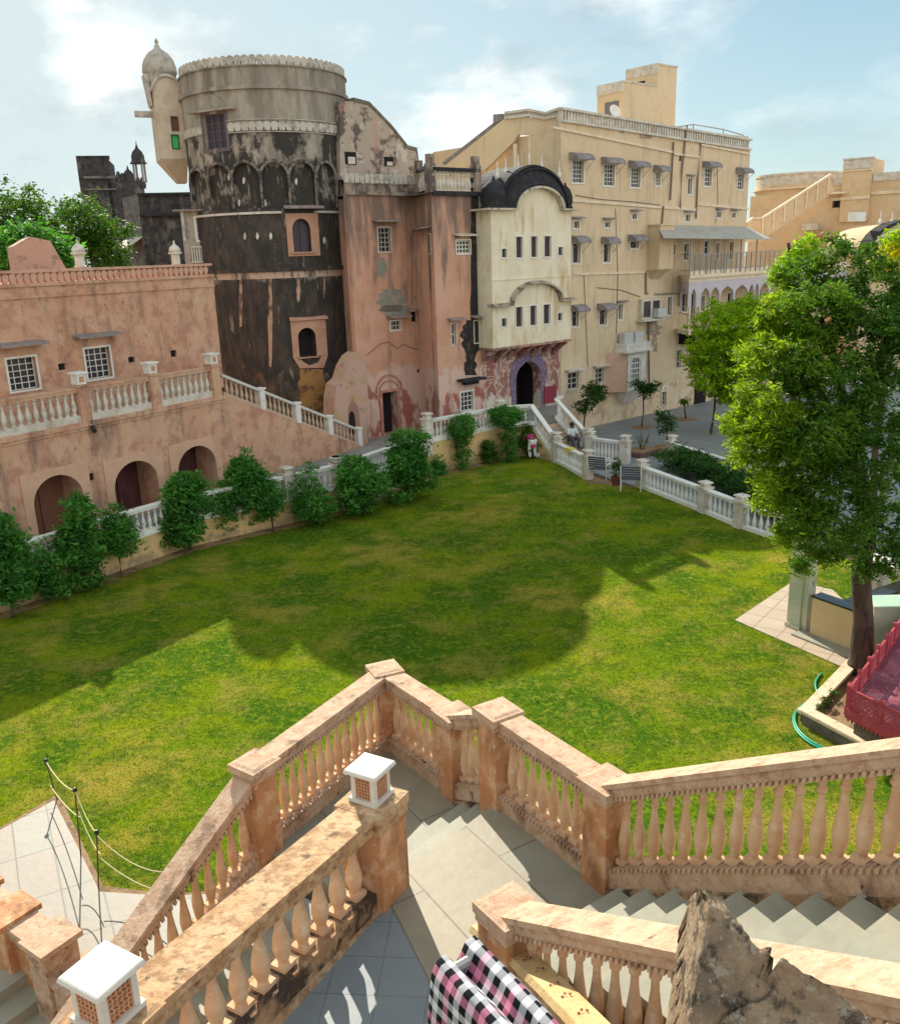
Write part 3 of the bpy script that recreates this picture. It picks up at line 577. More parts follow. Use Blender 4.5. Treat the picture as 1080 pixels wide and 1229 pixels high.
BA=[crect(x0,y0,x1,y1) for x0,y0,x1,y1 in((229,198,249.5,246),(251.3,196,278,247),(280,195,311.7,249),(315,196,345.6,250),(348.5,200,378.5,252),(380.3,204,402.5,254),(404.5,207,418,256))]
BA=[(a,b,ZA0+.0,ZA1-(.10 if i in(0,6) else 0)) for i,(a,b,_,_) in enumerate(BA)]
th=[(*tw1,.3),(*tw2,.3),(*tw3,.45)]+[(a,b,c,d_,.16) for a,b,c,d_ in BA]
b=MB(); RR=3.5; panel(b,T_,-math.pi*RR,math.pi*RR,-.3,ZR,th,du=.45,dz=None)
arch_fill(b,T_,tw2[0],tw2[1],tw2[3]-.42,tw2[3],-.2,0,n=10); arch_fill(b,T_,tw3[0],tw3[1],tw3[3]-.38,tw3[3],-.3,0,n=10)
for a in BA: arch_fill(b,T_,a[0],a[1],a[3]-.62,a[3],-.155,0,n=12)
b.build('tower_wall',TOW,tw)
for i,a in enumerate(BA):
    s=MB(); s.sweep(T_,arch_pts(a[0]-.05,a[1]+.05,a[3]-.62,a[3]+.05,14),(.055,.001,.07)); s.fbox(T_,a[0]-.10,a[0]-.0,a[2],a[3]-.62,.001,.06); s.build('arch_rib',GTB,tw)
MB().lathe((-7.38,42,ZR-.02),[(3.5,0),(3.5,.02),(.5,.02)],48).build('tower_roof',TOW,tw)
def ring(z0,z1,d,m,name,u0=-11,u1=11):
    r=MB(); n=64
    for i in range(n):
        a=u0+(u1-u0)*i/n; c=u0+(u1-u0)*(i+1)/n
        r.hexa([T_(a,z0,-.02),T_(c,z0,-.02),T_(c,z0,d),T_(a,z0,d),T_(a,z1,-.02),T_(c,z1,-.02),T_(c,z1,d),T_(a,z1,d)])
    r.build(name,m,tw)
ring(ZC-.08,ZC+.06,.1,TOW,'cornice'); ring(ZR-.04,ZR+.0,.06,TOW,'cornice'); ring(ZK-.1,ZK+.05,.12,FGRIME if 0 else TOW,'cornice'); ring(ZL-.04,ZL+.05,.06,OFFW,'white_string_course',-4.6,.9); ring(ZL-.04,ZL+.05,.06,OFFW,'white_string_course',2.3,6); ring(ZK-.38,ZK-.11,.015,mat('pale_tower_plaster',(.50,.36,.26),[((.05,.04,.04),3,.56,.05,.8,.4)]),'string_band',-5,6)
def tabsring(z0,hh,sp_,w,d0,d1,m,name,u0=-11,u1=11):
    r=MB(); u=u0
    while u<u1:
        P=[(u+.03,z0),(u+w-.03,z0)]+[(u+w/2+w*.56*math.cos(a),z0+hh*.62+hh*.38*math.sin(a)) for a in np.linspace(-.5,math.pi+.5,8)]
        r.extr(T_,P,d0,d1); u+=sp_
    r.build(name,m,tw)
GT=mat('grey_white_plaster',(.50,.46,.39),[((.25,.22,.18),3,.54,.08,.8)])
tabsring(ZR,.38,.30,.285,-.22,-.02,GT,'battlement_rim')
ring(ZR,ZR+.03,.0,TOW,'rim_base')
tabsring(ZB0,.34,.29,.28,.01,.07,GT,'tab_frieze',crect(219,146,240,156)[0],tw1[0]-.2); tabsring(ZB0,.34,.29,.28,.01,.07,GT,'tab_frieze',tw1[1]+.12,6.2)
for z in(ZB0-.03,ZB1+.06): ring(z-.03,z,.05,GT,'frieze_line',tw1[1]+.1,6)
window(tw,T_,tw1,3,4,mat('purple_grey_wood',(.13,.105,.115)),PURGL,.18,.13,bar=.03)
# pediment hood
pd=MB(); u0,u1=tw1[0]-.32,tw1[1]+.32; zt=tw1[3]; pd.extr(T_,[(u0,zt+.12),(u1,zt+.12)]+[((u0+u1)/2+(u1-u0)*.36*math.cos(a),zt+.2+.5*math.sin(a)) for a in np.linspace(.0,math.pi,9)],.02,.12); pd.fbox(T_,u0-.2,u1+.2,zt+.08,zt+.16,.01,.4); pd.build('window_hood',TOW,tw)
PW_=mat('pink_window_surround',(.50,.29,.19),[((.40,.20,.13),2,.55,.1,.7)])
window(tw,T_,tw2,2,3,simple('purple_brown_frame',(.07,.045,.06)),PURGL,.2,0,bar=.03)
s=MB(); e=crect(344,254,382,307); 
s.fbox(T_,e[0],tw2[0],e[2],ZL-.05,.005,.06); s.fbox(T_,tw2[1],e[1],e[2],ZL-.05,.005,.06); s.fbox(T_,tw2[0],tw2[1],e[2],tw2[2],.005,.06); s.fbox(T_,tw2[0],tw2[1],tw2[3],ZL-.05,.005,.06); arch_fill(s,T_,tw2[0],tw2[1],tw2[3]-.42,tw2[3],.005,.06,n=10,ztop=tw2[3]+.01)
s.fbox(T_,tw2[0]-.1,tw2[1]+.1,tw2[2]-.06,tw2[2],.06,.16); s.build('window_surround',PW_,tw)
chajja(tw,T_,e[0]-.05,e[1]+.05,ZL+.18,.5,.1,SLAB)
window(tw,T_,tw3,1,1,simple('dark_wood_brace',(.05,.03,.025)),DARK,.4,0)
s=MB(); e=crect(349,384,393,441); P=[(e[0],tw3[2]-.1),(e[0]+.25,e[2]),(e[1]-.3,e[2]-.05),(e[1],tw3[2]-.1),(e[1]-.12,tw3[2]-.1),(tw3[1]+.02,tw3[2]-.01),(tw3[0]-.02,tw3[2]-.01)]
s.fbox(T_,e[0]+.05,tw3[0],tw3[2],tw3[3]+.3,.004,.05); s.fbox(T_,tw3[1],e[1]-.05,tw3[2],tw3[3]+.3,.004,.05); s.fbox(T_,tw3[0],tw3[1],tw3[3],tw3[3]+.3,.004,.05); arch_fill(s,T_,tw3[0],tw3[1],tw3[3]-.38,tw3[3],.004,.05,n=10,ztop=tw3[3]+.01)
s.extr(T_,[(e[0]+.05,tw3[2]),(e[0]+.3,e[2]),(e[1]-.3,e[2]-.06),(e[1]-.05,tw3[2])],.004,.05); s.fbox(T_,tw3[0]-.05,tw3[1]+.05,tw3[2]-.05,tw3[2]-.001,.05,.13); s.build('window_surround',PW_,tw)
s=MB(); chajja(tw,T_,e[0]+.02,e[1]-.02,tw3[3]+.38,.22,.09,PW_)
# ochre streak below the lower window and plaster streaks
r_=random.Random(4)
def patch(fn,x0,y0,x1,y1,m,name,parent,d=.008,n=10,jag=.16,taper=0):
    L=[];Rr=[]
    for i in range(n+1):
        f=i/n; y=y0+(y1-y0)*f; w_=(x1-x0)*(1-taper*abs(f*2-1)); xm=(x0+x1)/2
        L.append(fn.px(xm-w_/2-(x1-x0)*jag*r_.random(),y)); Rr.append(fn.px(xm+w_/2+(x1-x0)*jag*r_.random(),y))
    b=MB()
    for i in range(n):
        for k in range(6):
            q=lambda j,f: fn(L[j][0]+(Rr[j][0]-L[j][0])*f,L[j][1]+(Rr[j][1]-L[j][1])*f,d)
            b.add([q(i,k/6),q(i,(k+1)/6),q(i+1,(k+1)/6),q(i+1,k/6)],[(0,1,2,3)])
    return b.build(name,m,parent)
OCH=mat('ochre_stained_plaster',(.38,.20,.065),[((.10,.06,.03),2.5,.55,.05,.85),((.50,.32,.15),4,.62,.05,.6)])
patch(T_,361,443,387,497,OCH,'ochre_streak',tw,d=.012)
SK=mat('pale_streak_plaster',(.48,.29,.19),[((.06,.04,.04),4,.52,.05,.8,.4)])
for x0,y0,x1,y1 in((287,334,291,392),(322,334,327,440),(356,334,360,362),(388,334,390,358),(255,336,258,420)): patch(T_,x0,y0,x1,y1,SK,'plaster_streak',tw,d=.012,taper=.5)
for x,y in((294,283),(309,283),(325,283),(272,212),(291,216),(357,217),(318,243),(285,243),(389,288)): patch(T_,x-1.6,y-4,x+1.6,y+4,OFFW,'gun_loop',tw,d=(-.15 if y<250 else .012),taper=.7,n=4)
# little balcony with white windows on the left flank
bf=F(D(229,330,40.0),az=72)
def RB(x0,y0,x1,y1,d=0): return bf.rect(x0,y0,x1,y1,d)
bu0,bu1,bz0,bz1=RB(222,253,254,327); b=MB(); w_a=bf.rect(236,261,249,288)
panel(b,bf,bu0,bu1,bz0,bz1,[(*w_a,.12)]); b.fbox(bf,bu0,bu1,bz0,bz1,-1.5,-.14); b.build('balcony_bay',mat('grey_balcony_plaster',(.40,.35,.28),[((.2,.17,.14),2,.55,.08,.8)]),tw)
window(tw,bf,w_a,3,3,WHITE,GLASS,.1,.08,bar=.04)
a=RB(229,295,250,315); b=MB(); b.fbox(bf,a[0],a[1],a[3]-.06,a[3],.02,.16); b.fbox(bf,a[0],a[1],a[2],a[2]+.06,.02,.16)
for i in range(7): u=a[0]+.06+(a[1]-a[0]-.12)*i/6; b.fbox(bf,u-.03,u+.03,a[2],a[3],.05,.11)
b.build('balcony_railing',OFFW,tw)
b=MB(); b.fbox(bf,bu0-.35,bu1-.2,bz1,bz1+.06,-.4,.3); b.build('balcony_roof',SLAB,tw); b=MB(); b.fbox(bf,bu0-.05,bu0+.06,bz0+1.3,bz1,.0,.13); b.build('balcony_column',GT,tw)
# corner turret (oriel) with onion dome
tf=F(D(188,200,40.6),az=66)
u0,u1,_,z1=tf.rect(188,92,221,200); _,z0=tf.px(200,190); zb=tf.px(212,217)[1]; zs=z1-.55
ob=empty('turret',tf(0,z0),'cream oriel turret with an onion dome hanging on the left shoulder of the tower','turret')
b=MB(); tx=[tf.rect(206,140,213.5,156),tf.rect(206.5,162,214.5,178)]
TC=mat('turret_cream_plaster',(.56,.47,.35),[((.40,.33,.25),1.6,.55,.1,.8),((.18,.15,.12),2.5,.66,.05,.6)])
panel(b,tf,u0,u1,z0,zs,[(*t,.1) for t in tx]); b.extr(tf,[(u0,zs)]+arch_pts(u0,u1,zs,z1,14)[0:]+[(u1,zs)],-1.5,0); b.fbox(tf,u0,u1,z0,zs,-1.5,-.13)
P=[(u0,z0),(u1,z0)]; b.hexa([tf(u0+.75,zb,-.9),tf(u1,zb,-.9),tf(u1,zb,-1.5),tf(u0+.75,zb,-1.5),tf(u0,z0,0),tf(u1,z0,0),tf(u1,z0,-1.5),tf(u0,z0,-1.5)]); b.build('turret_wall',TC,ob)
window(ob,tf,tx[0],1,1,None or simple('brown_frame',(.14,.05,.03)),simple('brown_shutter',(.12,.05,.03)),.06,.03); window(ob,tf,tx[1],1,1,simple('dark_green_frame',(.01,.12,.03)),GREENG,.06,.03)
s=MB(); s.sweep(tf,arch_pts(u0-.03,u1+.03,zs,z1+.06,16),(.05,-1.5,.10)); s.build('turret_cornice',GT,ob)
s=MB(); ya,yb=tf.px(175,86)[1],tf.px(184,125)[1]; ua,ub=tf.px(175,86)[0],tf.px(184,125)[0]; s.hexa([tf(ub-.06,yb,-1.1),tf(ub+.02,yb,-1.1),tf(ub+.02,yb,-.35),tf(ub-.06,yb,-.35),tf(ua-.06,ya,-1.1),tf(ua+.12,ya,-1.1),tf(ua+.12,ya,-.35),tf(ua-.06,ya,-.35)]); s.build('side_eave',GT,ob)
c=np.array(tf((u0+u1)/2-.1,z1-.25,-.75)); zt=tf.px(200,42)[1]; hh=zt-c[2]
MB().lathe(c,[(.62,0),(.66,.25),(.66,.45),(.72,.5),(.70,.75),(.62,1.0),(.45,1.25),(.22,1.42),(.1,1.5),(.12,1.56),(.05,1.62),(.09,1.7),(.03,1.85),(.015,hh)],16).build('dome',mat('grey_dome_plaster',(.42,.38,.31),[((.24,.21,.17),4,.54,.08,.8)]),ob,smooth=True)
MB().fbox(tf,u0-.75,u0+.02,tf.px(180,137)[1],tf.px(180,130)[1],-.9,-.65).build('beam_end',GT,ob)
# ------------------------------------------------------------------ ruined sloping wall right of the tower
rw=P_.off(-1.6); pts=[rw.px(x,y) for x,y in((408,215),(408,121),(424,121),(443,126),(470,154),(489,178),(500,181),(503,207),(503,215))]
rr=empty('ruined_wall',rw(0,11),'peeling sloping stair wall between the tower rim and the pink building roof','wall'); b=MB(); b.extr(rw,pts,-.6,0); b.build('wall',BACKW,rr)
b=MB(); 
for i in range(2,7): 
    a,c=pts[i],pts[i+1]; b.extr(rw,[a,c,(c[0],c[1]+.14),(a[0],a[1]+.14)],-.62,.05)
b.build('coping',mat('mossy_coping',(.13,.12,.08),[((.25,.2,.15),4,.55,.06,.7)]),rr)
for r in((414,182,427,197),(461,188,472,199)): r=rw.rect(*r); MB().fbox(rw,r[0],r[1],r[2],r[3],.002,.03).build('window_recess',DARK,rr); MB().fbox(rw,r[0]+.12,r[1]-.08,r[2]+.02,r[3]-.2,.031,.06).build('window',OFFW,rr)
# ------------------------------------------------------------------ PINK BUILDING (two faces) 
pk=empty('pink_building',P_(0,0),'tall peeling pink building between the black tower and the ivory gateway','building')
ZP=11.0
def R_(fn,*r): return fn.rect(*r)
TANB=mat('tan_frame',(.50,.36,.25))
pa=R_(P_,454,273,468.5,302); pb_=R_(P_,469,385,480.5,396); pc=R_(P_,493.5,374,499.5,386); pd_=R_(P_,459,470,477,515); pe=R_(P_,500.5,443,504.6,447); pn=R_(P_,418,486,430,520)
pd_=(pd_[0],pd_[1],.82,pd_[3])
hol=[(*pa,.2),(*pb_,.2),(*pc,.2),(*pd_,.5),(*pe,.2)]
U0,U1=-1.15,2.6
b=MB(); panel(b,P_,U0,U1,0,ZP,hol); b.fbox(P_,U0+.7,U1,ZP-.02,ZP,-6,0); b.fbox(P_,U0,U0+.02,0,ZP,-.2,0); b.build('left_wall',PINK2,pk)
S_=F(P_(U1,0),L_(-5.75,0)); SL=float(np.linalg.norm(np.array(L_(-5.75,0)[:2])-np.array(P_(U1,0)[:2])))
sa=R_(S_,511.5,281,517,304); b=MB(); panel(b,S_,0,SL,0,ZP,[(*sa,.2)]); b.build('return_wall',PINK2,pk)
window(pk,S_,sa,2,4,OFFW,GLASS,.1,.04); chajja(pk,S_,0.0+.02,sa[1]+.2,sa[3]+.28,.4)
la=R_(L_,547.6,288,564,304); lb=R_(L_,541.7,388,547,414); lc=R_(L_,569,385,574,411); ld=R_(L_,553,470,567.6,492.6)
b=MB(); LU0,LU1=-5.75,-3.2; panel(b,L_,LU0,LU1,0,10.9,[(*r,.2) for r in(la,lb,lc,ld)]); b.fbox(L_,LU0,LU1,10.88,10.9,-6,0); b.build('right_wall',PINK2,pk)
MB().prism([P_(U0+.8,0,-.7)[:2],P_(U1-.1,0,-.7)[:2],L_(LU0+.3,0,-.7)[:2],L_(LU1,0,-.7)[:2],L_(LU1,0,-7)[:2],P_(U0+.8,0,-7)[:2]],0,10.85).build('roof_mass',PINK2,pk)
window(pk,P_,pa,3,5,OFFW,GLASS,.12,.05); chajja(pk,P_,pa[0]-.3,pa[1]+.35,pa[3]+.28,.45)
window(pk,P_,pb_,3,2,WHITE,GLASS,.1,.05); chajja(pk,P_,pb_[0]-.25,pb_[1]+.35,pb_[3]+.22,.45); window(pk,P_,pc,1,2,simple('dark_frame',(.06,.04,.03)),DARK,.1,0); chajja(pk,P_,pc[0]-.25,pc[1]+.3,pc[3]+.1,.3)
MB().fbox(P_,pd_[0]+.01,pd_[1]-.01,.82,pd_[3]-.01,-.49,-.45).build('doorway',DARK,pk)
b=MB(); b.fbox(P_,pd_[0]-.14,pd_[0],.82,pd_[3],.001,.06); b.fbox(P_,pd_[1],pd_[1]+.14,.82,pd_[3],.001,.06); b.fbox(P_,pd_[0]-.14,pd_[1]+.14,pd_[3],pd_[3]+.1,.001,.06); b.sweep(P_,arch_pts(pd_[0]-.28,pd_[1]+.28,pd_[3]+.02,pd_[3]+.75,14),(.04,.001,.05)); b.sweep(P_,arch_pts(pd_[0]-.1,pd_[1]+.1,pd_[3]+.1,pd_[3]+.5,14),(.03,.001,.04)); b.build('door_surround',mat('dull_red_plaster',(.40,.17,.12),[((.55,.33,.24),3,.55,.08,.8)]),pk)
MB().fbox(P_,pe[0],pe[1],pe[2],pe[3],-.18,-.1).build('vent',DARK,pk)
window(pk,L_,la,4,3,WHITE,GLASS,.08,.05,bar=.04); chajja(pk,L_,la[0]-.15,la[1]+.15,la[3]+.22,.4,m=OFFW)
window(pk,L_,lb,1,2,OFFW,GLASS,.1,.05,bar=.05); chajja(pk,L_,lb[0]-.2,lb[1]+.35,lb[3]+.2,.35); window(pk,L_,lc,1,2,OFFW,GLASS,.1,.05,bar=.05); chajja(pk,L_,lc[0]-.2,lc[1]+.25,lc[3]+.2,.35)
window(pk,L_,ld,3,4,WHITE,GLASS,.1,.06,bar=.03)
r=R_(L_,548,450,575,455); b=MB(); b.fbox(L_,r[0],r[1],r[2]-.03,r[2]+.06,.001,.5); b.fbox(L_,r[0]+.3,r[1]-.3,r[2]-.2,r[2]-.03,.001,.3); o=b.build('projecting_ledge',BLK,pk)
# cornices
b=MB(); b.fbox(P_,U0,U1+.02,ZP-.08,ZP+.05,.001,.12); b.fbox(P_,U0,U1+.02,ZP+.35,ZP+.40,-.1,.05); b.fbox(P_,U0,U1,ZP,ZP+.36,-.12,.02); b.build('cornice',mat('grey_stained_cornice',(.30,.22,.17),[((.06,.05,.05),2,.52,.05,.8,.4),((.45,.38,.3),4,.58,.05,.6)]),pk)
CORN=bpy.data.materials['grey_stained_cornice']
b=MB(); u=U0
while u<U1-.15:
    b.extr(P_,[(u,ZP+.4),(u+.2,ZP+.4)]+[(u+.1+.12*math.cos(a),ZP+.62+.16*math.sin(a)) for a in np.linspace(-.5,math.pi+.5,8)],-.1,0); u+=.25
b.build('battlement_parapet',GT,pk)
b=MB(); b.fbox(S_,0,SL,ZP-.1,ZP+.04,.001,.13); b.fbox(S_,0,SL,ZP+.85,ZP+.97,-.2,.1); b.fbox(L_,LU0,LU1-.0,10.78,10.95,.001,.16); b.fbox(L_,LU0,LU1,11.72,11.86,-.2,.12); b.build('parapet_rail',BLK,pk)
b=MB()
for i in range(7): b.lathe(S_(.25+i*.38,ZP+.04,-.06),balprof(.8,.09),8)
for i in range(11): b.lathe(L_(LU0+.3+i*.2,10.96,-.06),balprof(.76,.085),8)
b.build('parapet_balusters',OFFW,pk)
for c in(L_(LU0,0,-.05),L_(LU1-.1,0,-.05),S_(.05,0,-.05)): b=MB(); b.sbox(c,L_.t,.17,.17,10.9,12.0); b.sbox(c,L_.t,.13,.13,12.0,12.35); b.build('parapet_post',CORN,pk)
# black waterproof streak, grey cement patches, lighter plaster edge
TAR=mat('black_damp_streak',(.025,.022,.022),[((.12,.08,.06),4,.58,.05,.7)],bump=.3)
patch(L_,565.5,213,572.5,385,TAR,'black_damp_streak',pk,jag=.25,n=16); patch(L_,556,384,578,423,TAR,'black_damp_streak',pk,d=.01,jag=.3,taper=.6,n=10); patch(L_,560,422,569,450,TAR,'black_damp_streak',pk,jag=.4,n=8)
CEM=mat('grey_cement_patch',(.24,.23,.19),[((.36,.28,.21),3,.56,.05,.8)])
for r in((456,347,482,374),(454,309,463,334),(498,350,508,364),(460,366,490,378)): patch(P_,*r,CEM,'cement_patch',pk,jag=.3,taper=.55)
LIP=mat('dark_red_broken_edge',(.30,.16,.12))
b=MB(); b.sweep(P_,[P_.px(x,y) for x,y in((440,426),(449,418),(457,412),(466,410),(476,418),(484,413),(494,417),(506,421))],(.02,.001,.03)); b.build('broken_plaster_edge',LIP,pk)
NIC=mat('grey_niche_plaster',(.30,.24,.21),[((.42,.25,.20),2,.52,.06,.8)]); q=R_(S_,512.5,459,527,508); b=MB(); b.extr(S_,[(.25,.82),(SL-.3,.82)]+[(x,z) for x,z in arch_pts(.25,SL-.3,2.5,3.25,12)[::-1]],.002,.02); b.build('blind_niche',NIC,pk)
# ragged buttress stub with a small arch at the tower foot
bt=F(D(402,520,36.6),az=52); q=[bt.px(x,y) for x,y in((401,526),(402,478),(404,463),(412,456),(417,440),(424,428),(431,423),(438,432),(441,455),(441,540))]
pr=empty('broken_wall_stub',bt(0,0),'ragged pink and ochre wall stub with small arch at the tower foot','wall'); b=MB(); b.extr(bt,q,-.9,0); b.build('wall',mat('broken_pink_ochre_plaster',(.47,.30,.23),[((.42,.29,.14),1.2,.55,.05,.7,1),((.30,.09,.07),1.7,.62,.03,.7),((.20,.14,.10),3,.64,.04,.7)]),pr)
q=bt.rect(418,482,431,522); b=MB(); b.extr(bt,[(q[0],q[2])]+arch_pts(q[0],q[1],q[3]-.5,q[3],10)+[(q[1],q[2])],.002,.02); b.build('niche',LIP,pr); q=bt.rect(418.5,493,426,520); b=MB(); b.extr(bt,[(q[0],q[2])]+arch_pts(q[0],q[1],q[3]-.4,q[3],10)+[(q[1],q[2])],.021,.03); b.build('opening',DARK,pr)
# ------------------------------------------------------------------ GATEWAY BLOCK : painted gate below, ivory oriel above
gb=empty('gateway_block',L_(-.8,0),'ivory oriel bay with a black curved roof over a painted violet and red gateway','building')
GU0,GU1=-3.2,1.9
gd=L_.rect(619,435,649,490); gd=(gd[0],gd[1],ZT,3.55)
b=MB(); panel(b,L_,GU0,GU1,0,4.6,[(*gd,1.6)]); arch_fill(b,L_,gd[0],gd[1],2.75,3.55,-.5,0,'cusp',24); b.build('painted_wall',FRES,gb)
MB().fbox(L_,GU0,GU1,4.6,11,-5,-.02).build('rear_mass',JCREAM,gb)
b=MB(); b.fbox(L_,gd[0]+.002,gd[1]-.002,ZT,3.54,-1.59,-1.5); b.fbox(L_,gd[0]+.002,gd[0]+.02,ZT,3.54,-1.5,-.51); b.fbox(L_,gd[1]-.02,gd[1]-.002,ZT,3.54,-1.5,-.51); b.fbox(L_,gd[0]+.02,gd[1]-.02,3.5,3.54,-1.5,-.51); b.build('doorway',DARK,gb)  # gate passage lined near black, its shade put into the colour
b=MB(); b.fbox(L_,gd[0]-.0+.02,gd[0]+.52,ZT,3.2,-1.1,-1.05); b.build('door_leaf',simple('dark_blue_door',(.03,.035,.05)),gb)
b=MB(); A1=arch_pts(gd[0],gd[1],2.75,3.55,24,'cusp'); A2=arch_pts(gd[0]-.42,gd[1]+.42,2.6,4.15,24)
for i in range(24): b.extr(L_,[A1[i],A1[i+1],A2[i+1],A2[i]],.003,.03)
for s_ in(0,1):
    a,c=(gd[0]-.30,gd[0]) if s_==0 else (gd[1],gd[1]+.30); b.fbox(L_,a,c,ZT,2.72,.003,.025)
b.build('violet_arch_surround',PURP,gb)
CRL=mat('cream_painted_lines',(.55,.46,.38),[((.35,.14,.12),5,.55,.05,.8)],bump=0)
b=MB()
def frame_(u0,u1,z0,z1,t=.035,d=.012):
    b.fbox(L_,u0,u0+t,z0,z1,.003,d); b.fbox(L_,u1-t,u1,z0,z1,.003,d); b.fbox(L_,u0+t,u1-t,z0,z0+t,.003,d); b.fbox(L_,u0+t,u1-t,z1-t,z1,.003,d)
frame_(GU0+.1,GU0+.95,3.1,4.2); frame_(GU0+.1,GU0+.95,1.5,3.0); frame_(GU0+1.05,gd[0]-.5,1.5,4.3); frame_(gd[1]+.5,GU1-.05,1.4,4.3)
frame_(gd[0]-.48,gd[1]+.48,ZT,4.3,.03,.010)
for (u0,u1,z0,z1) in((GU0+.2,GU0+.85,3.2,4.1),(GU0+.2,GU0+.85,1.7,2.9),(GU0+1.15,gd[0]-.6,3.3,4.2),(gd[1]+.58,GU1-.12,3.3,4.2),(gd[1]+.58,GU1-.12,1.6,3.1)): b.sweep(L_,[(u0,z0)]+arch_pts(u0,u1,z0+(z1-z0)*.5,z1,12,'ogee')+[(u1,z0)],(.03,.003,.014))
b.build('painted_panels',CRL,gb)
bx=MB(); r=L_.rect(652,470,667,496); bx.fbox(L_,gd[1]+.15,gd[1]+1.0,1.45,2.25,.05,.09); bx.build('red_panel',MAROON,gb)
# oriel
JU0,JU1,JZ0,JZ1=-3.37,1.63,4.47,10.2
up=[J_.rect(*r) for r in((619,284,627,309),(637,284.6,644.5,309),(653,284.6,661,308),(602,300,608,310.5),(669.6,299,675.2,309))]
lo=[J_.rect(*r) for r in((619,370,627,394.6),(636,369,643.5,393),(652,368,660,391),(602,386.5,608,397),(669,379.4,674.5,389.6))]
zu0,zu1=8.22,9.1; zl0,zl1=5.28,6.15
up=[(a,c,zu0,zu1) if i<3 else (a,c,8.25,8.62) for i,(a,c,_,_) in enumerate(up)]; lo=[(a,c,zl0,zl1) if i<3 else (a,c,5.36,5.72) for i,(a,c,_,_) in enumerate(lo)]
aw0,aw1=J_.px(616,250)[0],J_.px(672,250)[0]
b=MB(); panel(b,J_,JU0,JU1,JZ0,JZ1,[(*r,.12) for r in up+lo]); b.fbox(J_,JU0,JU0+.02,JZ0,JZ1,-.95,0); b.fbox(J_,JU1-.02,JU1,JZ0,JZ1,-.95,0); b.fbox(J_,JU0,JU1,JZ0,JZ0+.02,-.95,0); b.extr(J_,arch_pts(aw0,aw1,JZ1-.01,11.1,20),-.3,0)
b.build('oriel_wall',JCREAM,gb)
BRN=simple('brown_black_shutter',(.045,.028,.028),.6)
for r in up+lo: window(gb,J_,r,1 if r[3]-r[2]>.6 else 1,1,WHITE,BRN,.08,.055,bar=.012)
b=MB(); b.fbox(J_,JU0-.02,JU1+.02,7.32,7.37,.001,.03); b.build('string_course',JCREAM,gb)
# lower curved hood
mz=6.28; la_,lb_=J_.px(612,364)[0],J_.px(671,362)[0]; b=MB(); path=[(JU0-.3,mz)]+[(x,z) for x,z in arch_pts(la_,lb_,mz,6.28+.86,16)]+[(JU1+.12,mz)]
b.sweep(J_,path,(.035,.001,.28)); b.sweep(J_,[(x,z+.06) for x,z in path],(.03,.001,.12)); b.build('curved_hood',mat('stained_ivory_hood',(.42,.36,.26),[((.07,.06,.05),3,.52,.06,.85)]),gb)
b=MB(); b.fbox(J_,JU0-.35,aw0,JZ1-.03,JZ1+.05,-.95,.3); b.fbox(J_,aw1,JU1+.3,JZ1-.03,JZ1+.05,-.95,.3)
b.sweep(J_,arch_pts(aw0,aw1,JZ1,11.12,20),(.05,-.2,.3)); b.build('upper_hood',mat('ivory_rim',(.52,.46,.34),[((.12,.10,.09),4,.56,.05,.8)]),gb)
# black vaulted roof: swept arch with thickness
b=MB(); v0,v1=J_.px(601,235)[0],JU1-.12; 
Po=arch_pts(v0,v1,JZ1+.05,12.05,24); Pi=arch_pts(aw0-.06,aw1+.06,JZ1+.05,11.22,24)
for i in range(24):
    b.add([J_(*Po[i],-.12),J_(*Po[i+1],-.12),J_(*Pi[i+1],.26),J_(*Pi[i],.26)],[(0,1,2,3)])
    b.add([J_(*Po[i],-.12),J_(*Po[i+1],-.12),J_(*Po[i+1],-2.2),J_(*Po[i],-2.2)],[(0,1,2,3)])
    b.add([J_(*Po[i],-2.2),J_(*Po[i+1],-2.2),J_((v0+v1)/2,JZ1,-2.2)],[(0,1,2)])
b.build('vaulted_roof',BLK,gb,smooth=False)
b=MB(); 
for f_ in(.55,.8): b.sweep(J_,[( (v0+v1)/2+(x-(v0+v1)/2)*(.80+.2*f_)-0, JZ1+.05+(z-JZ1-.05)*(.80+.2*f_)) for x,z in Po],(.03,-.10 if f_>.7 else .02,.0 if f_>.7 else .10))
b.build('roof_ribs',BLK,gb)
for (uu,sc) in((J_.px(599,235)[0],1.0),(JU1-.05,.62)):
    c=J_(uu,JZ1+.05,-.35); MB().lathe(c,[(.54*sc,0),(.58*sc,.08),(.48*sc,.14),(.55*sc,.3),(.55*sc,.52),(.49*sc,.75*sc**.3),(.38*sc,.95*sc**.3),(.22*sc,1.08*sc**.3),(.10*sc,1.15*sc**.3),(.04,1.3*sc**.3)],14).build('corner_cupola',BLK,gb,smooth=True)
for x,y in((597,207),(607,203),(622,199),(635,197.5),(650,198.5),(671,206)):
    uu,z=J_.px(x,y,-.8); c=J_(uu,z-.25,-.8); MB().lathe(c,[(.06,0),(.09,.1),(.07,.22),(.03,.28),(.05,.36),(.02,.46),(.01,.72)],8).build('roof_finial',WHITE,gb,smooth=True)
# brackets under oriel
b=MB()
for i in range(7):
    uu=JU0+.25+(JU1-JU0-.5)*i/6; b.extr(lambda a,z,d,uu=uu: J_(uu+d,z,a),[(-.88,JZ0-.75),(-.6,JZ0-.5),(-.2,JZ0-.25),(0,JZ0-.12),(0,JZ0-.003),(-.88,JZ0-.003)],-.1,.1)
b.build('carved_bracket',FRES,gb)
b=MB(); b.fbox(J_,JU0,JU1,JZ0-.09,JZ0-.002,-.88,.04); b.build('oriel_base',mat('pink_oriel_base',(.42,.24,.17),[((.15,.08,.07),3,.52,.06,.8)]),gb)
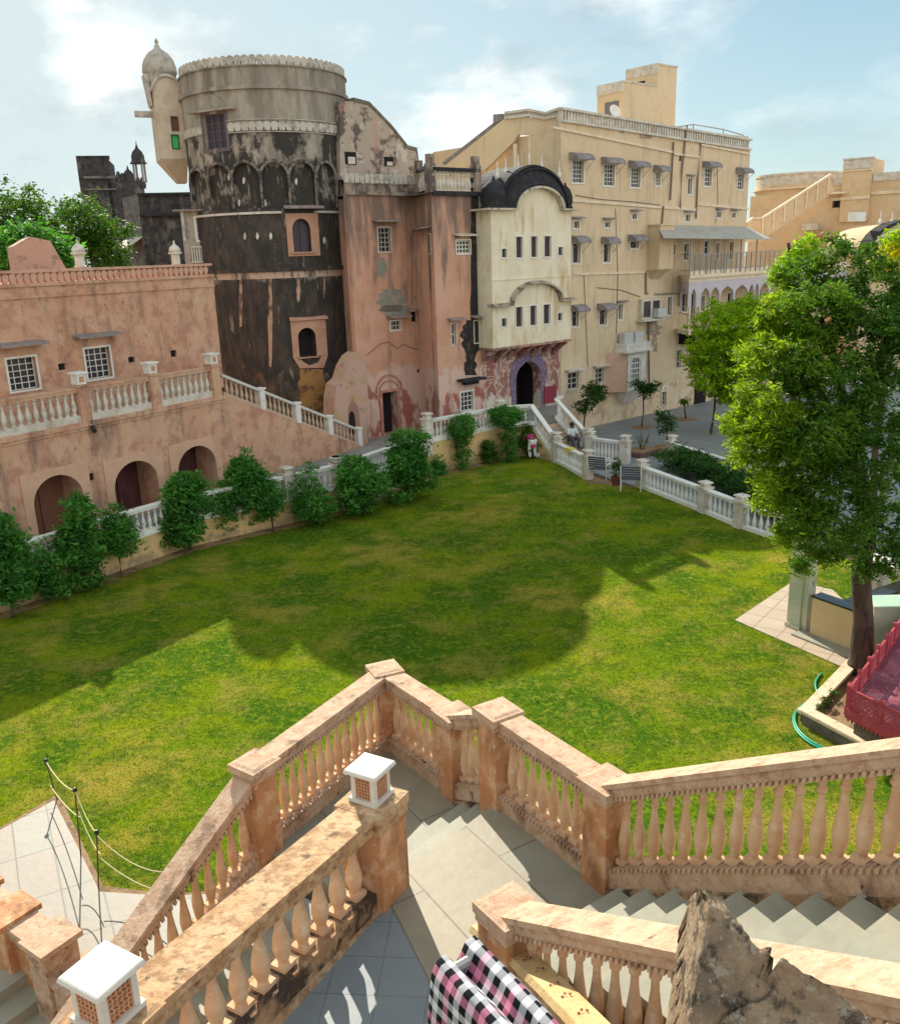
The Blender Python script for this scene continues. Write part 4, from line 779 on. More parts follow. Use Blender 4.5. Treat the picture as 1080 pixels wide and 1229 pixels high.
# ------------------------------------------------------------------ CREAM PALACE
cp=empty('cream_palace',L_(8,0),'large cream plastered palace wing with rows of small hooded windows','building')
CU0,CU1=1.87,17.3
topz=lambda u: 14.0-.036*(u-2.3)
TOPW=[(686,192,700,219),(724,197,737,222.5),(756.5,201,768,224.5),(786,206,792,222.5),(844.7,201,853.7,223),(884.4,208,892,227)]
NAR=[(825,213.6,830,233)]
SML=[(688,265,695,274),(725,266,732,273),(758,256,764,263),(822,257,828,265.5),(860,254,865,261),(878,255,882.5,261.5)]
MID=[(687,291,696,316),(724,292,732,315),(756,289,766,298)]
LOW=[(686,373,694,392),(719,371,728,390),(742,365,747,383.5),(801,356,806,378)]
BOT=[(681,447,694,467),(714,442,724.5,459.5),(811,420,817,441),(826,418,832.5,435),(794,470,799,486)]
VER=[(804,293,810,306),(820.5,292,826,312),(845,288.5,851,305),(858.5,291.5,862.6,310),(875,290,879.6,311)]
ARC=[(818,352,824,374),(829,352,834,382),(841,355,845,373),(853,355,857.6,372),(872.4,351,878.5,369.6),(890,348,896,366)]
TINY=[(815,187,818,193),(830,176,832,179)]
def RL(L): return [L_.rect(*r) for r in L]
allw=RL(TOPW)+RL(NAR)+RL(SML)+RL(MID)+RL(LOW)+RL(BOT)+RL(VER)+RL(ARC)+RL(TINY)
b=MB(); panel(b,L_,CU0,CU1,-.3,13.3,[(*r,.18) for r in allw]); b.extr(L_,[(CU0,13.3),(CU1,13.3),(CU1,topz(CU1)),(CU0,topz(CU0))],-.3,0); b.fbox(L_,CU1-.02,CU1,-.3,13.3,-9,0); b.fbox(L_,CU0,CU0+.02,4.6,13.3,-9,0)
b.extr(L_,[(CU0,13.3),(CU1,13.3),(CU1,topz(CU1)-.4),(CU0,topz(CU0)-.4)],-9,-.31); b.build('wall',CREAM,cp)
MB().fbox(L_,CU0+.03,CU1-.03,-.3,13.28,-9,-.6).build('inner_mass',CREAM,cp)
grp=[(TOPW,3,4,'aw'),(NAR,1,1,'c'),(SML,2,1,'c'),(MID,1,1,'aw'),(LOW,1,1,'aw2'),(BOT,2,3,'c2'),(VER,1,2,None),(ARC,1,1,None)]
for L,nx,nz,k in grp:
    for i,r in enumerate(RL(L)):
        u0,u1,z0,z1=r; hi=L is TOPW and i<3
        nx_,nz_=(4,5) if hi else (nx,nz)
        window(cp,L_,r,nx_,nz_,WHITE if L is not BOT else OFFW,GLASS if L not in (MID,ARC) else BRN,.13,.06,bar=.025 if hi else .035)
        if k=='aw': awning(cp,L_,u0-.18,u1+.20,z1+.32,.55,.30)
        elif k=='aw2' and i<2: awning(cp,L_,u0-.18,u1+.22,z1+.30,.60,.28)
        elif k in('c','aw2') and not(k=='aw2' and i==3): chajja(cp,L_,u0-.15,u1+.18,z1+.16,.30,.04,STONEG)
        elif k=='c2' and i<2: chajja(cp,L_,u0-.2,u1+.2,z1+.16,.28,.05,OFFW)
        if L is VER or (L is BOT and i==4): 
            s=MB(); s.sweep(L_,arch_pts(u0-.05,u1+.05,z1+.02,z1+.28,10),(.04,.001,.035)); s.build('window_arch',WHITE,cp)
for r in RL(TINY): MB().fbox(L_,r[0]+.003,r[1]-.003,r[2]+.003,r[3]-.003,-.12,-.08).build('vent',DARK,cp)
# string courses measured on the facade
def strip(pts,th,d,m,name):
    b=MB()
    for (x0,y0),(x1,y1) in pts:
        a=L_.px(x0,y0); c=L_.px(x1,y1); b.extr(L_,[(a[0],a[1]-th),(c[0],c[1]-th),c,a],.001,d)
    b.build(name,m,cp)
IV=mat('pale_cream_trim',(.72,.60,.43),[((.5,.4,.28),3,.56,.07,.6)])
strip([((681,238),(793,247)),((795,247),(834,250)),((836,243),(897,249))],.12,.07,IV,'string_course'); strip([((687,327.5),(781,325))],.10,.06,IV,'string_course')
strip([((663,151),(806,181)),((808,183),(838,187)),((840,172),(898,183))],.10,.08,IV,'string_course'); strip([((785,352),(816,351))],.08,.05,STONEG,'string_course')
# roof parapet with pierced band
b=MB(); b.extr(L_,[(CU0,topz(CU0)-.02),(CU1,topz(CU1)-.02),(CU1,topz(CU1)+.08),(CU0,topz(CU0)+.08)],-.25,.12); b.extr(L_,[(CU0,topz(CU0)+.48),(CU1,topz(CU1)+.48),(CU1,topz(CU1)+.58),(CU0,topz(CU0)+.58)],-.25,.1)
u=CU0+.05
while u<CU1-.2: z=topz(u); b.fbox(L_,u,u+.13,z+.08,z+.48,-.2,.0); u+=.21
b.fbox(L_,CU0,CU1,13.7,14.2,-.22,-.16); b.build('roof_parapet',OFFW,cp)
# left upper face and stair wall running back from the corner
K=np.array(L_(CU0+.6,0)[:2]); e0=G(610,138,14.6); 
C_=F(e0,(K[0],K[1])); CL=float(np.linalg.norm(K-e0[:2]))
zc=[C_.px(610,138)[1],C_.px(655,131)[1]]
q_=lambda L: [C_.px(x,y) for x,y in L]
b=MB(); b.extr(C_,q_([(606,141.5),(622,140),(655,141),(672,138),(672,158),(640,162),(620,161)]),-.25,0); b.extr(C_,q_([(640,162.2),(672,158.2),(672,215),(640,215)]),-.25,-.002); b.build('upper_wall',CREAM,cp)
b=MB(); b.extr(C_,q_([(528,204),(534,198),(605.8,141),(621.5,161.5),(616,170),(581,204)]),-.3,-.004); b.build('sloping_stair_wall',CREAM,cp)
b=MB(); b.extr(C_,q_([(533,198),(605,140.5),(605,136.5),(530,195)]),-.5,-.02); b.extr(C_,q_([(592,148),(603,143),(603,136),(592,137)]),-.5,.03); b.build('stair_coping',STONEG,cp)
for x0,x1,y0 in((616,619.5,172),(634,639.5,163)):
    a=C_.rect(x0,y0,x1,205,-.05); MB().fbox(C_,a[0],a[1],a[2]-.5,a[3],-.24,-.05).build('verandah_column',IV,cp)
r=C_.rect(560,150,660,205); b=MB(); b.fbox(C_,C_.px(585,200)[0],CL,9.5,13.9,-3.2,-3.0); b.fbox(C_,C_.px(600,150)[0],CL,13.55,13.65,-3.0,-.26); b.fbox(C_,C_.px(585,190)[0],CL,10.5,10.9,-3.0,-.3); b.build('verandah_wall',CREAM,cp)
pa0=q_([(606,135),(635,131.5),(655,135.5),(672,129.5)]); pa1=q_([(606,141.5),(635,138),(655,142),(672,138)])
b=MB(); b.sweep(C_,pa0,(.05,-.2,.08)); b.sweep(C_,pa1,(.05,-.25,.1)); u=0
for i in range(26): f=i/25*3; k=min(int(f),2); g=f-k; A=np.array(pa0[k])*(1-g)+np.array(pa0[k+1])*g; Bq=np.array(pa1[k])*(1-g)+np.array(pa1[k+1])*g; b.fbox(C_,A[0]-.06,A[0]+.06,Bq[1],A[1],-.15,-.02)
b.build('roof_parapet',OFFW,cp)
# roof stair head boxes
Q_=L_.off(-2.6)
r=Q_.rect(748,98,812,152); q2=Q_.rect(789,76,812,100)
bz0=13.3; lu0,lu1=Q_.px(748,120)[0],Q_.px(811,120)[0]; zt1=Q_.px(748,96)[1]; zt2=Q_.px(789,75)[1]; um=Q_.px(789,80)[0]
rh=empty('roof_stair_head',Q_(lu0,bz0),'cream stair head of two stepped boxes on the flat roof of the palace','stair head')
ld_=1.75; b=MB(); b.fbox(Q_,lu0,um,bz0,zt1-.02,-ld_*1.0,0); b.fbox(Q_,um,lu1,bz0,zt2-.02,-ld_*1.2,0); b.build('wall',CREAM,rh)
b=MB(); 
for u0,u1,zt,dd in((lu0-.02,um-.002,zt1,ld_),(um,lu1+.02,zt2,ld_*1.2)):
    b.fbox(Q_,u0,u1,zt-.07,zt,-.1,.04); b.fbox(Q_,u0-.03,u0+.04,zt-.5,zt-.0,-dd,.02)
b.build('white_band',OFFW,rh)
b=MB(); b.fbox(Q_,lu0-.03,lu0-.002,bz0,zt1-.9,-1.2,-.3); b.build('door',simple('grey_door',(.16,.15,.15)),rh); b=MB(); b.fbox(Q_,um-.03,um-.002,zt1+.1,zt1+.35,-1.3,-.8); b.build('vent',DARK,rh)
c=Q_(*Q_.px(737,134,.3),.3); dsh=MB(); dsh.lathe((0,0,0),[(.02,0),(.2,.03),(.33,.1),(.34,.11),(.2,.05),(.02,.02)],16)
me=dsh.build('satellite_dish',WHITE,data_only=True); o=link('satellite_dish',me,None,c); o.rotation_euler=(math.radians(65),0,math.radians(25)); tag(o,'small white satellite dish in front of the roof stair head','satellite dish')
rl=empty('roof_railing',L_(12,topz(12)),'thin metal pipe railing on the palace roof beside the stair head','railing'); b=MB()
pp=[L_(*L_.px(x,y,-1.0),-1.0) for x,y in((812,152),(832,149),(868,155),(892,162))]
for i in range(3): b.tube([pp[i],pp[i+1]],.03,5)
for q in pp: b.tube([q,(q[0],q[1],13.6)],.03,5)
b.build('rail',METAL,rl)
# corbelled closet, window boxes, AC units
r=L_.rect(777,271,789,323); b=MB(); b.fbox(L_,r[0],r[1]+.35,r[2],r[3],.001,.75); b.hexa([L_(r[0]+.3,r[2]-.45,.001),L_(r[1]+.1,r[2]-.45,.001),L_(r[1]+.1,r[2]-.45,.1),L_(r[0]+.3,r[2]-.45,.1),L_(r[0],r[2],.001),L_(r[1]+.35,r[2],.001),L_(r[1]+.35,r[2],.7),L_(r[0],r[2],.7)]); b.fbox(L_,r[0]-.05,r[1]+.4,r[3],r[3]+.07,.001,.82); b.build('corbelled_closet',CREAM,cp)
r=L_.rect(766,358,788,382); b=MB(); b.fbox(L_,r[0],r[1],r[2],r[3],.001,.25); b.fbox(L_,r[0]-.15,r[1]+.1,r[2]-.1,r[2],.001,.5); b.build('window_box',OFFW,cp)
for k in(0,1): 
    a=r[0]+.12+k*(r[1]-r[0])*.5; c=a+(r[1]-r[0])*.36; MB().fbox(L_,a,c,r[2]+.1,r[3]-.12,.251,.262).build('window',GLASS,cp)
ac=MB(); a=r[0]+(r[1]-r[0])*.58; ac.fbox(L_,a,a+.7,r[2]+.06,r[2]+.5,.28,.6); tag(ac.build('air_conditioner',ACM,origin=L_(a,r[2])),'white air conditioner on the window box high on the cream palace wall','air conditioner','air conditioners on the palace wall')
# big white bay window with pedestal
r=L_.rect(740,419,775,470); BW=mat('white_bay_plaster',(.70,.66,.60),[((.5,.44,.38),3,.56,.07,.7)])
bay=L_.off(.7); bu0,bu1=bay.px(753,450)[0],bay.px(774,450)[0]; z0,z1=bay.px(763,468)[1],bay.px(763,422)[1]
bw=bay.rect(757,429,768.5,461); b=MB(); panel(b,bay,bu0,bu1,z0,z1,[(*bw,.1)]); b.fbox(bay,bu0,bu1,z0,z1,-.7,-.12); arch_fill(b,bay,bw[0],bw[1],bw[3]-.3,bw[3],-.09,0); b.hexa([bay(bu0+.3,z0-.7,-.7),bay(bu1-.3,z0-.7,-.7),bay(bu1-.3,z0-.7,-.5),bay(bu0+.3,z0-.7,-.5),bay(bu0-.02,z0,-.7),bay(bu1+.02,z0,-.7),bay(bu1+.02,z0,0),bay(bu0-.02,z0,0)]); b.build('bay_window_wall',BW,cp)
window(cp,bay,bw,4,5,WHITE,GLASS,.08,.06,bar=.05)
pkp=MB(); pkp.hexa([L_(bu0-.9,z0,.01),L_(bu0-.3,z0,.01),bay(bu0-.01,z0,-.02),bay(bu0-.01,z0,-.02),L_(bu0-.9,z1,.01),L_(bu0-.3,z1,.01),bay(bu0-.01,z1,-.02),bay(bu0-.01,z1,-.02)]); pkp.build('bay_side',mat('plain_pink_plaster',(.58,.37,.27),[((.48,.3,.22),2,.55,.1,.6)]),cp)
b=MB(); b.fbox(bay,bu0-.35,bu1+.3,z1+.001,z1+.12,-.69,.2); b.fbox(bay,bu0-.25,bu1+.2,z1+.12,z1+.45,-.69,.1); b.build('bay_cornice',BW,cp)
for k in(0,1): a=bu0-.1+k*.85; tag(MB().fbox(bay,a,a+.7,z1+.46,z1+.98,-.5,-.15).build('air_conditioner',ACM,origin=bay(a,z1+.46)),['left grey air conditioner on top of the white bay window','right grey air conditioner on top of the white bay window'][k],'air conditioner','air conditioners on the palace wall')
# pipes
RPIPE=mat('rusty_brown_pipe',(.22,.15,.11))
def pipe(pts,r_=.045): MB().tube([L_(*L_.px(x,y),.07) for x,y in pts],r_,6).build('drain_pipe',RPIPE,cp)
pipe([(823,150),(817,205),(815,250)]); pipe([(840,170),(836,215),(834,262)]); pipe([(807,170),(803,240)]); pipe([(774,325),(774,352),(776,352)]); pipe([(777,384),(778,468)]); pipe([(795,247),(793,269)])
CAB=simple('black_cable',(.03,.03,.03),.6)
for P5 in([(690,234),(720,239),(760,242),(792,246)],[(700,326),(702,372),(705,440)],[(738,250),(741,330),(739,400)],[(860,196),(861,245),(858,268)],[(716,345),(745,348),(768,356)]):
    pts=[np.array(L_(*L_.px(x,y),.03)) for x,y in P5]; MB().tube(pts,.014,4).build('cable',CAB,cp)
# cracked stains on the wall near the pipe
CRK=mat('dark_plaster_stain',(.27,.21,.16),[((.5,.38,.25),3,.5,.05,.8)])
for r in((769,158,780,166),(783,150,786,164),(744,152,748,160),(776,385,790,402),(783,402,788,422)): patch(L_,*r,CRK,'plaster_stain',cp,jag=.4,taper=.5)
# verandah roof, balconies and arcade on the right
VF=L_.off(1.35); vz=VF.px(850,331)[1]; v0=VF.px(827,330)[0]; V1=27.0; vb=L_.px(816,330)[0]; zl=VF.px(842,397)[1]; za=VF.px(862,345)[1]
vr=empty('balcony_wing',L_(v0,0),'two storey balcony wing with a pale railing above a lavender arcade of pointed arches','building')
b=MB(); b.prism([L_(vb,0,0)[:2],L_(V1,0,0)[:2],VF(V1,0)[:2],VF(v0,0)[:2]],vz-.25,vz+.0); b.prism([L_(vb-.1,0,0.01)[:2],L_(V1,0,0.01)[:2],VF(V1,0,.12)[:2],VF(v0-.1,0,.12)[:2]],vz-.06,vz+.1); b.build('upper_floor',IV,vr)
b=MB(); b.prism([L_(vb-.25,0,0.01)[:2],L_(V1,0,0.01)[:2],VF(V1,0,.25)[:2],VF(v0-.2,0,.25)[:2]],zl-.1,zl+.12); b.build('lower_floor',IV,vr)
SD=F(L_(vb,0)[:2],VF(v0,0)[:2]); SLn=float(np.linalg.norm(np.array(VF(v0,0)[:2])-np.array(L_(vb,0)[:2])))
# side arch
b=MB(); panel(b,SD,0,SLn,za-.9,vz-.25,[(.2,SLn-.15,za-.9,za+.05,-.1)]); arch_fill(b,SD,.2,SLn-.15,za-.5,za+.05,-.1,0,'ogee')
edges=[(829,835.4),(841,851.5),(852.6,863),(864.5,880),(881.7,897),(898.5,904),(905,910),(911.5,922),(924,940)]
hs=[]
for x0,x1 in edges: hs.append((VF.px(x0,360)[0],VF.px(x1,360)[0],za-.9,za+.05,-.12))
u=hs[-1][1]+.15
while u<V1-1.2: hs.append((u,u+1.05,za-.9,za+.05,-.12)); u+=1.2
panel(b,VF,v0,V1,za-.9,vz-.25,hs)
for h_ in hs: arch_fill(b,VF,h_[0],h_[1],za-.45,za+.05,-.12,0,'ogee',16)
b.build('arcade_wall',LAV,vr)
for i,h_ in enumerate(hs):
    uu=h_[0]-.055; MB().fbox(VF,uu-.05,uu+.05,zl+.12,za-.88,-.11,-.01).build('arcade_column',IV,vr)
b=MB(); zr=zl+.95
b.fbox(VF,v0,V1,zr-.04,zr,-.07,-.03); b.fbox(SD,0,SLn,zr-.04,zr,-.07,-.03)
for i in range(60): b.fbox(VF,v0+.1+i*.25,v0+.12+i*.25,zl+.12,zr-.04,-.06,-.04)
b.build('lower_railing',mat('brown_railing_mesh',(.33,.25,.19)),vr)
b=MB(); zr=vz+1.15
for zz_ in(vz+.35,zr): b.fbox(VF,v0,V1,zz_-.035,zz_,-.07,-.03); b.fbox(SD,0,SLn,zz_-.035,zz_,-.07,-.03)
for i in range(34): b.fbox(VF,v0+.02+i*.48,v0+.055+i*.48,vz+.1,zr-.035,-.07,-.03)
for i in range(130): b.fbox(VF,v0+.1+i*.12,v0+.112+i*.12,vz+.35,zr-.035,-.055,-.045)
b.build('upper_railing',METAL,vr)
MB().fbox(VF,v0,V1,vz+.1,vz+.33,-.10,-.075).build('kick_panel',IV,vr)
e=[L_(*L_.px(787,269),.02),L_(CU1+.1,L_.px(897,272)[1],.02),VF(VF.px(925,286,.3)[0],VF.px(925,286,.3)[1],.3),VF(VF.px(796,285,.3)[0],VF.px(796,284,.3)[1],.3)]
b=MB(); b.hexa([tuple(np.array(q)-[0,0,.06]) for q in e]+[tuple(q) for q in e]); b.build('verandah_roof',mat('grey_roof_sheet',(.42,.40,.34),[((.3,.29,.25),2,.55,.08,.7)]),vr)
for uu in [v0+.1+k*1.55 for k in range(5)]: MB().tube([VF(uu,vz+.1,-.05),VF(uu,e[2][2]+.02,-.05)],.04,6).build('verandah_post',METAL,vr)
b=MB(); b.fbox(L_,CU1+.0,V1,-.3,vz-.3,-8,-.02); b.build('rear_wall',CREAM,vr)
b=MB(); aa=hs[5:]; 
for i in range(9): uu=CU1+.5+i*1.1; b.fbox(L_,uu,uu+.4,za-1.6,za-.2,-.019,.01)
b.build('dark_window_row',BRN,vr)
b=MB(); q=VF.rect(813,402,870,412); b.fbox(L_,vb+.1,VF.px(880,400)[0],zl-.75,zl-.12,.001,.9); b.build('underside_shade_block',DARK,vr)  # solid near-black block, shade under the lower floor put into its colour
for i in range(6): uu=vb+.3+i*1.15; MB().fbox(L_,uu,uu+.5,zl-.68,zl-.15,.901,1.1).build('wall_bracket',OFFW,vr)
# dark doorway deep in the courtyard corner
r=L_.rect(833,455,846,490); MB().fbox(L_,r[0],r[1],-.3,r[3],.01,.06).build('dark_doorway',DARK,cp)
# arched ornament above the little doors
# ------------------------------------------------------------------ FAR RIGHT: bastion, outer stair, block
CR2=mat('warm_cream_plaster',(.66,.50,.315),[((.56,.38,.21),.5,.5,.12,.7),((.45,.33,.22),2.2,.6,.08,.5)])
bc=D(962,300,72); BR=6.3/2+1.0
c=D(953,300,72.); wR=(D(1000,300,72)[0]-D(903,300,72)[0])/2
bs=empty('round_bastion',(c[0],c[1],0),'round cream bastion behind the palace with an outside stair climbing across it','tower')
zt=D(950,206,72-wR)[2]; 
MB().lathe((c[0],c[1],-1),[(wR,0),(wR,zt+.2),(wR*.6,zt+.2)],48).build('bastion_wall',CR2,bs)
MB().lathe((c[0],c[1],zt-1.0),[(wR,-.12),(wR+.16,-.12),(wR+.16,0),(wR,0)],48).build('cornice',IV,bs)
b=MB()
for i in range(120):
    a=2*math.pi*i/120; b.sbox((c[0]+(wR-.1)*math.cos(a),c[1]+(wR-.1)*math.sin(a)),(math.cos(a),math.sin(a)),.09,.12,zt-.8,zt-.15)
b.lathe((c[0],c[1],zt-.15),[(wR-.3,0),(wR+.05,0),(wR+.05,.15),(wR-.3,.15)],48); b.build('pierced_parapet',OFFW,bs)
# stair wall
st_=F(D(900,300,64),D(1000,300,66)); sq=[st_.px(x,y) for x,y in((896,268),(903,262),(915,262),(997,210),(1000,231),(925,280),(915,290),(896,290))]
o=empty('outer_staircase',st_(0,8),'cream outside staircase rising diagonally with a pale handrail in front of the round bastion','staircase'); b=MB(); b.extr(st_,sq,-.3,0); b.build('stair_parapet',CR2,o)
b=MB(); b.sweep(st_,[st_.px(896,267),st_.px(903,261.5),st_.px(915,261.5),st_.px(997,209)],(.07,-.1,.1))
for k in range(7): x=915+k*13.2; y=262-k*8.45; a=st_.px(x,y); c2=st_.px(x,y+21); b.fbox(st_,a[0]-.06,a[0]+.06,c2[1],a[1],.001,.08)
b.build('handrail',IV,o)
bk=F(D(1000,300,66),D(1120,300,62)); 
fb=empty('far_block',bk(0,0),'tall cream palace block at the far right with a raised square turret','building'); b=MB()
zA=bk.px(1010,212)[1]; uA=bk.px(997,250)[0]; uB=bk.px(1011,230)[0]; uC=bk.px(1045,230)[0]; zB=bk.px(1030,191)[1]; zC=bk.px(1060,207)[1]; uD=bk.px(1130,230)[0]
wn1=bk.rect(1000,241,1007,248); b=MB(); panel(b,bk,uA-5.8,uD,-1,zA-.9,[(*wn1,.2)]); b.fbox(bk,uA,uD,zA-.92,zA,-8,-.0); b.fbox(bk,uB,uC,zA-3,zB,-3,.25); b.fbox(bk,uC,uD,zA-.2,zC,-8,-.002); b.build('wall',CR2,fb)
window(fb,bk,wn1,2,2,BRN,DARK,.15,.05); chajja(fb,bk,wn1[0]-.7,wn1[1]+.6,wn1[3]+.5,.7,.12,IV)
b=MB(); b.fbox(bk,uA,uB-.01,zA-1.55,zA-1.35,.001,.1); b.fbox(bk,uB-.02,uC+.02,zA-1.55,zA-1.35,.251,.33); b.fbox(bk,uC+.03,uD,zA-1.3,zA-1.1,.001,.1); b.fbox(bk,uB-.05,uC+.05,zB-.75,zB-.65,.251,.33); b.build('string_course',IV,fb)
b=MB(); b.fbox(bk,uB-.05,uC+.05,zB,zB+.1,-.2,.33); b.fbox(bk,uB-.03,uC+.03,zB-.6,zB-.02,.252,.28); b.fbox(bk,uC+.06,uD,zC-.5,zC+.02,.001,.06); b.fbox(bk,uA,uB-.06,zA-.5,zA+.02,.001,.06); b.build('pierced_band',OFFW,fb)
q=bk.rect(962,268,981,276,.5); b=MB(); b.fbox(bk,q[0],q[1],q[2],q[3],.05,.5); b.build('small_balcony',OFFW,fb)
q=bk.rect(977,277,993,283,.5); b=MB(); b.fbox(bk,q[0],q[1],q[2],q[3],.05,.6); b.build('pink_hood',mat('dull_pink_hood',(.42,.22,.16)),fb)
# arched pavilion roof half hidden by the tree
pv=F(D(1040,300,58),D(1090,300,60)); q=empty('arched_pavilion',pv(0,8),'old arched pavilion roof with dark stained cornices half hidden behind the big tree','pavilion')
u0,u1=pv.px(1040,290)[0],pv.px(1130,290)[0]; zz0=pv.px(1060,300)[1]; zt=pv.px(1070,268)[1]
b=MB(); b.extr(pv,[(u0,-.2)]+arch_pts(u0,u1,zz0,zt,18)+[(u1,-.2)],-3,0); b.build('wall',CR2,q); b=MB(); b.sweep(pv,[(u0-1.0,zz0-.1)]+arch_pts(u0-.1,u1,zz0,zt+.15,18),(.1,-.4,.4)); b.build('dark_cornice',BLK,q); b=MB(); b.sweep(pv,arch_pts(u0+.25,u1-.3,zz0-.2,zt-.25,18),(.05,.01,.15)); b.fbox(pv,u0-.4,u0+.9,zt+.2,zt+.75,-1.2,-.9); b.build('white_trim',WHITE,q)
for x in(1065,1079): a=pv.px(x,262); MB().lathe(pv(a[0],a[1]-.3,-.5),[(.1,0),(.13,.15),(.05,.3),(.02,.8)],8).build('finial',WHITE,q)
# ------------------------------------------------------------------ FAR LEFT: dark ruined fort buildings
d1=D(128,300,80); f1=F(d1,az=76); 
rn=empty('ruined_fort',(d1[0],d1[1],0),'distant dark ruined fort tower beyond the trees on the left','building')
def RBX(fr,r,dep,name,m=RUIN,d0=0): q=fr.rect(*r); b=MB(); b.fbox(fr,q[0],q[1],q[2]if r[3]<320 else -2,q[3],d0-dep,d0); return b.build(name,m,rn),q
_,q=RBX(f1,(101,191,139,330),5,'fort_tower')
b=MB()
for i in range(14): a=q[0]+(q[1]-q[0])*i/14; b.fbox(f1,a,a+.28,q[3],q[3]+.3,-.3,0)
b.build('battlements',RUIN,rn)
b=MB(); a=f1.rect(100,211,142,214); b.fbox(f1,a[0],a[1],a[2],a[3],.001,.25); a=f1.rect(100,226,140,228); b.fbox(f1,a[0],a[1],a[2],a[3],.001,.2); b.build('string_course',mat('grey_ruin_plaster',(.16,.145,.13),[((.05,.05,.05),2,.52,.06,.9)]),rn)
RBX(f1,(136,219,175,330),5,'lower_wing'); b=MB()
for x,y in((142,214),(147,216),(152,217),(160,219),(166,221),(171,221)): a=f1.px(x,y); b.lathe(f1(a[0],a[1]-.3,-.3),[(.25,0),(.3,.3),(.2,.6),(.1,.9)],8)
b.build('merlons',RUIN,rn)
a=f1.px(154,214); MB().lathe(f1(a[0],a[1]-.6,-.6),[(.55,0),(.6,.5),(.5,.9),(.3,1.2),(.1,1.4),(.03,1.7)],12).build('small_dome',RUIN,rn,smooth=True)
a=f1.px(168.5,218); c=np.array(f1(a[0],a[1],-.5)); ch=empty('chhatri',c,'slender open domed kiosk standing on the ruined fort roof','kiosk'); b=MB()
for i in range(4): t=math.pi/4+i*math.pi/2; b.tube([c+[.5*math.cos(t),.5*math.sin(t),0],c+[.5*math.cos(t),.5*math.sin(t),1.5]],.09,6)
b.build('columns',mat('grey_kiosk_stone',(.26,.23,.21)),ch); MB().lathe(c+[0,0,1.5],[(.75,0),(.6,.12),(.55,.3),(.55,.6),(.4,.95),(.15,1.2),(.05,1.5),(.02,1.8)],12).build('dome',RUIN,ch,smooth=True)
d2=D(170,300,62); f2=F(d2,az=78); db=empty('dark_building',(d2[0],d2[1],0),'blackened flat-roofed building between the ruined fort and the round tower','building')
q=f2.rect(171,232,216,330); b=MB(); b.fbox(f2,q[0],q[1]+3,-2,q[3],-7,0); b.build('wall',RUIN,db); b=MB(); a=f2.rect(168,256,216,259); b.fbox(f2,a[0],q[1]+3,a[2],a[3],.001,.3); b.fbox(f2,a[0],q[1]+3,q[3]-.1,q[3]+.05,-.2,.2); b.build('cornice',BLK,db)
s2=F(D(152,300,66),f2(q[0],0)[:2]); sl_=float(np.linalg.norm(np.array(f2(q[0],0)[:2])-s2.p)); b=MB(); a=s2.px(160,262); b.fbox(s2,.6,sl_,-2,q[3],-.3,0); b.build('side_wall',bpy.data.materials['grey_ruin_plaster'],db)
b=MB(); zh=s2.px(160,286)[1]; b.hexa([s2(.6,zh-.7,1.1),s2(sl_-.1,zh-.7,1.1),s2(sl_-.1,zh,.01),s2(.6,zh,.01),s2(.6,zh-.62,1.1),s2(sl_-.1,zh-.62,1.1),s2(sl_-.1,zh+.08,.01),s2(.6,zh+.08,.01)]); b.build('window_hood',mat('pale_tin_hood',(.48,.44,.38)),db)
# ================================================================== VEGETATION
def leaves(blobs,n,size,seed,clump=.35,per=26,flat=.5,shape=1.6):
    """blobs: (x,y,z,rx,rz) ; leaf faces grouped in clumps near the surface of each blob"""
    r=np.random.default_rng(seed); vol=np.array([b[3]**2*b[4] for b in blobs])**.8; vol/=vol.sum(); V=[];k=0
    for bl,fr in zip(blobs,vol):
        nc=max(3,int(n*fr/per)); x,y,z,rx,rz=bl
        d=r.normal(size=(nc,3)); d/=np.linalg.norm(d,axis=1)[:,None]; rad=np.where(r.random(nc)<.18,r.uniform(1.0,1.28,nc),r.uniform(.45,1,nc)**.5)
        cc=np.array([x,y,z])+d*rad[:,None]*np.array([rx,rx,rz])
        cr=clump*r.uniform(.45,1.45,nc)*np.where(rad>1,.7,1)
        for c,q in zip(cc,cr):
            p=c+r.normal(size=(per,3))*np.array([q,q,q*flat*1.2])*.55
            a=r.normal(size=(per,3)); a[:,2]*=.5; a[:,2]-=.25; a/=np.linalg.norm(a,axis=1)[:,None]
            b_=np.cross(a,r.normal(size=(per,3))+np.array([0,0,1.6])); b_/=np.linalg.norm(b_,axis=1)[:,None]
            L=size*r.uniform(.6,1.25,per)[:,None]; w_=L/shape/1.6
            V.append(np.stack([p-a*L*.5,p+b_*w_*.5,p+a*L*.5,p-b_*w_*.5],1))
    return np.concatenate(V).reshape(-1,3)
def leafobj(V,name,m,parent):
    o=wloc(parent); V=V-np.array(o); n=len(V)//4; me=bpy.data.meshes.new(name)
    me.vertices.add(len(V)); me.vertices.foreach_set('co',V.astype(np.float32).ravel()); me.loops.add(n*4); me.loops.foreach_set('vertex_index',np.arange(n*4,dtype=np.int32))
    me.polygons.add(n); me.polygons.foreach_set('loop_start',np.arange(0,n*4,4,dtype=np.int32)); me.polygons.foreach_set('loop_total',np.full(n,4,dtype=np.int32)); me.update(); me.validate(); me.materials.append(m)
    ob=bpy.data.objects.new(name,me); COL.objects.link(ob); ob.parent=parent; return ob
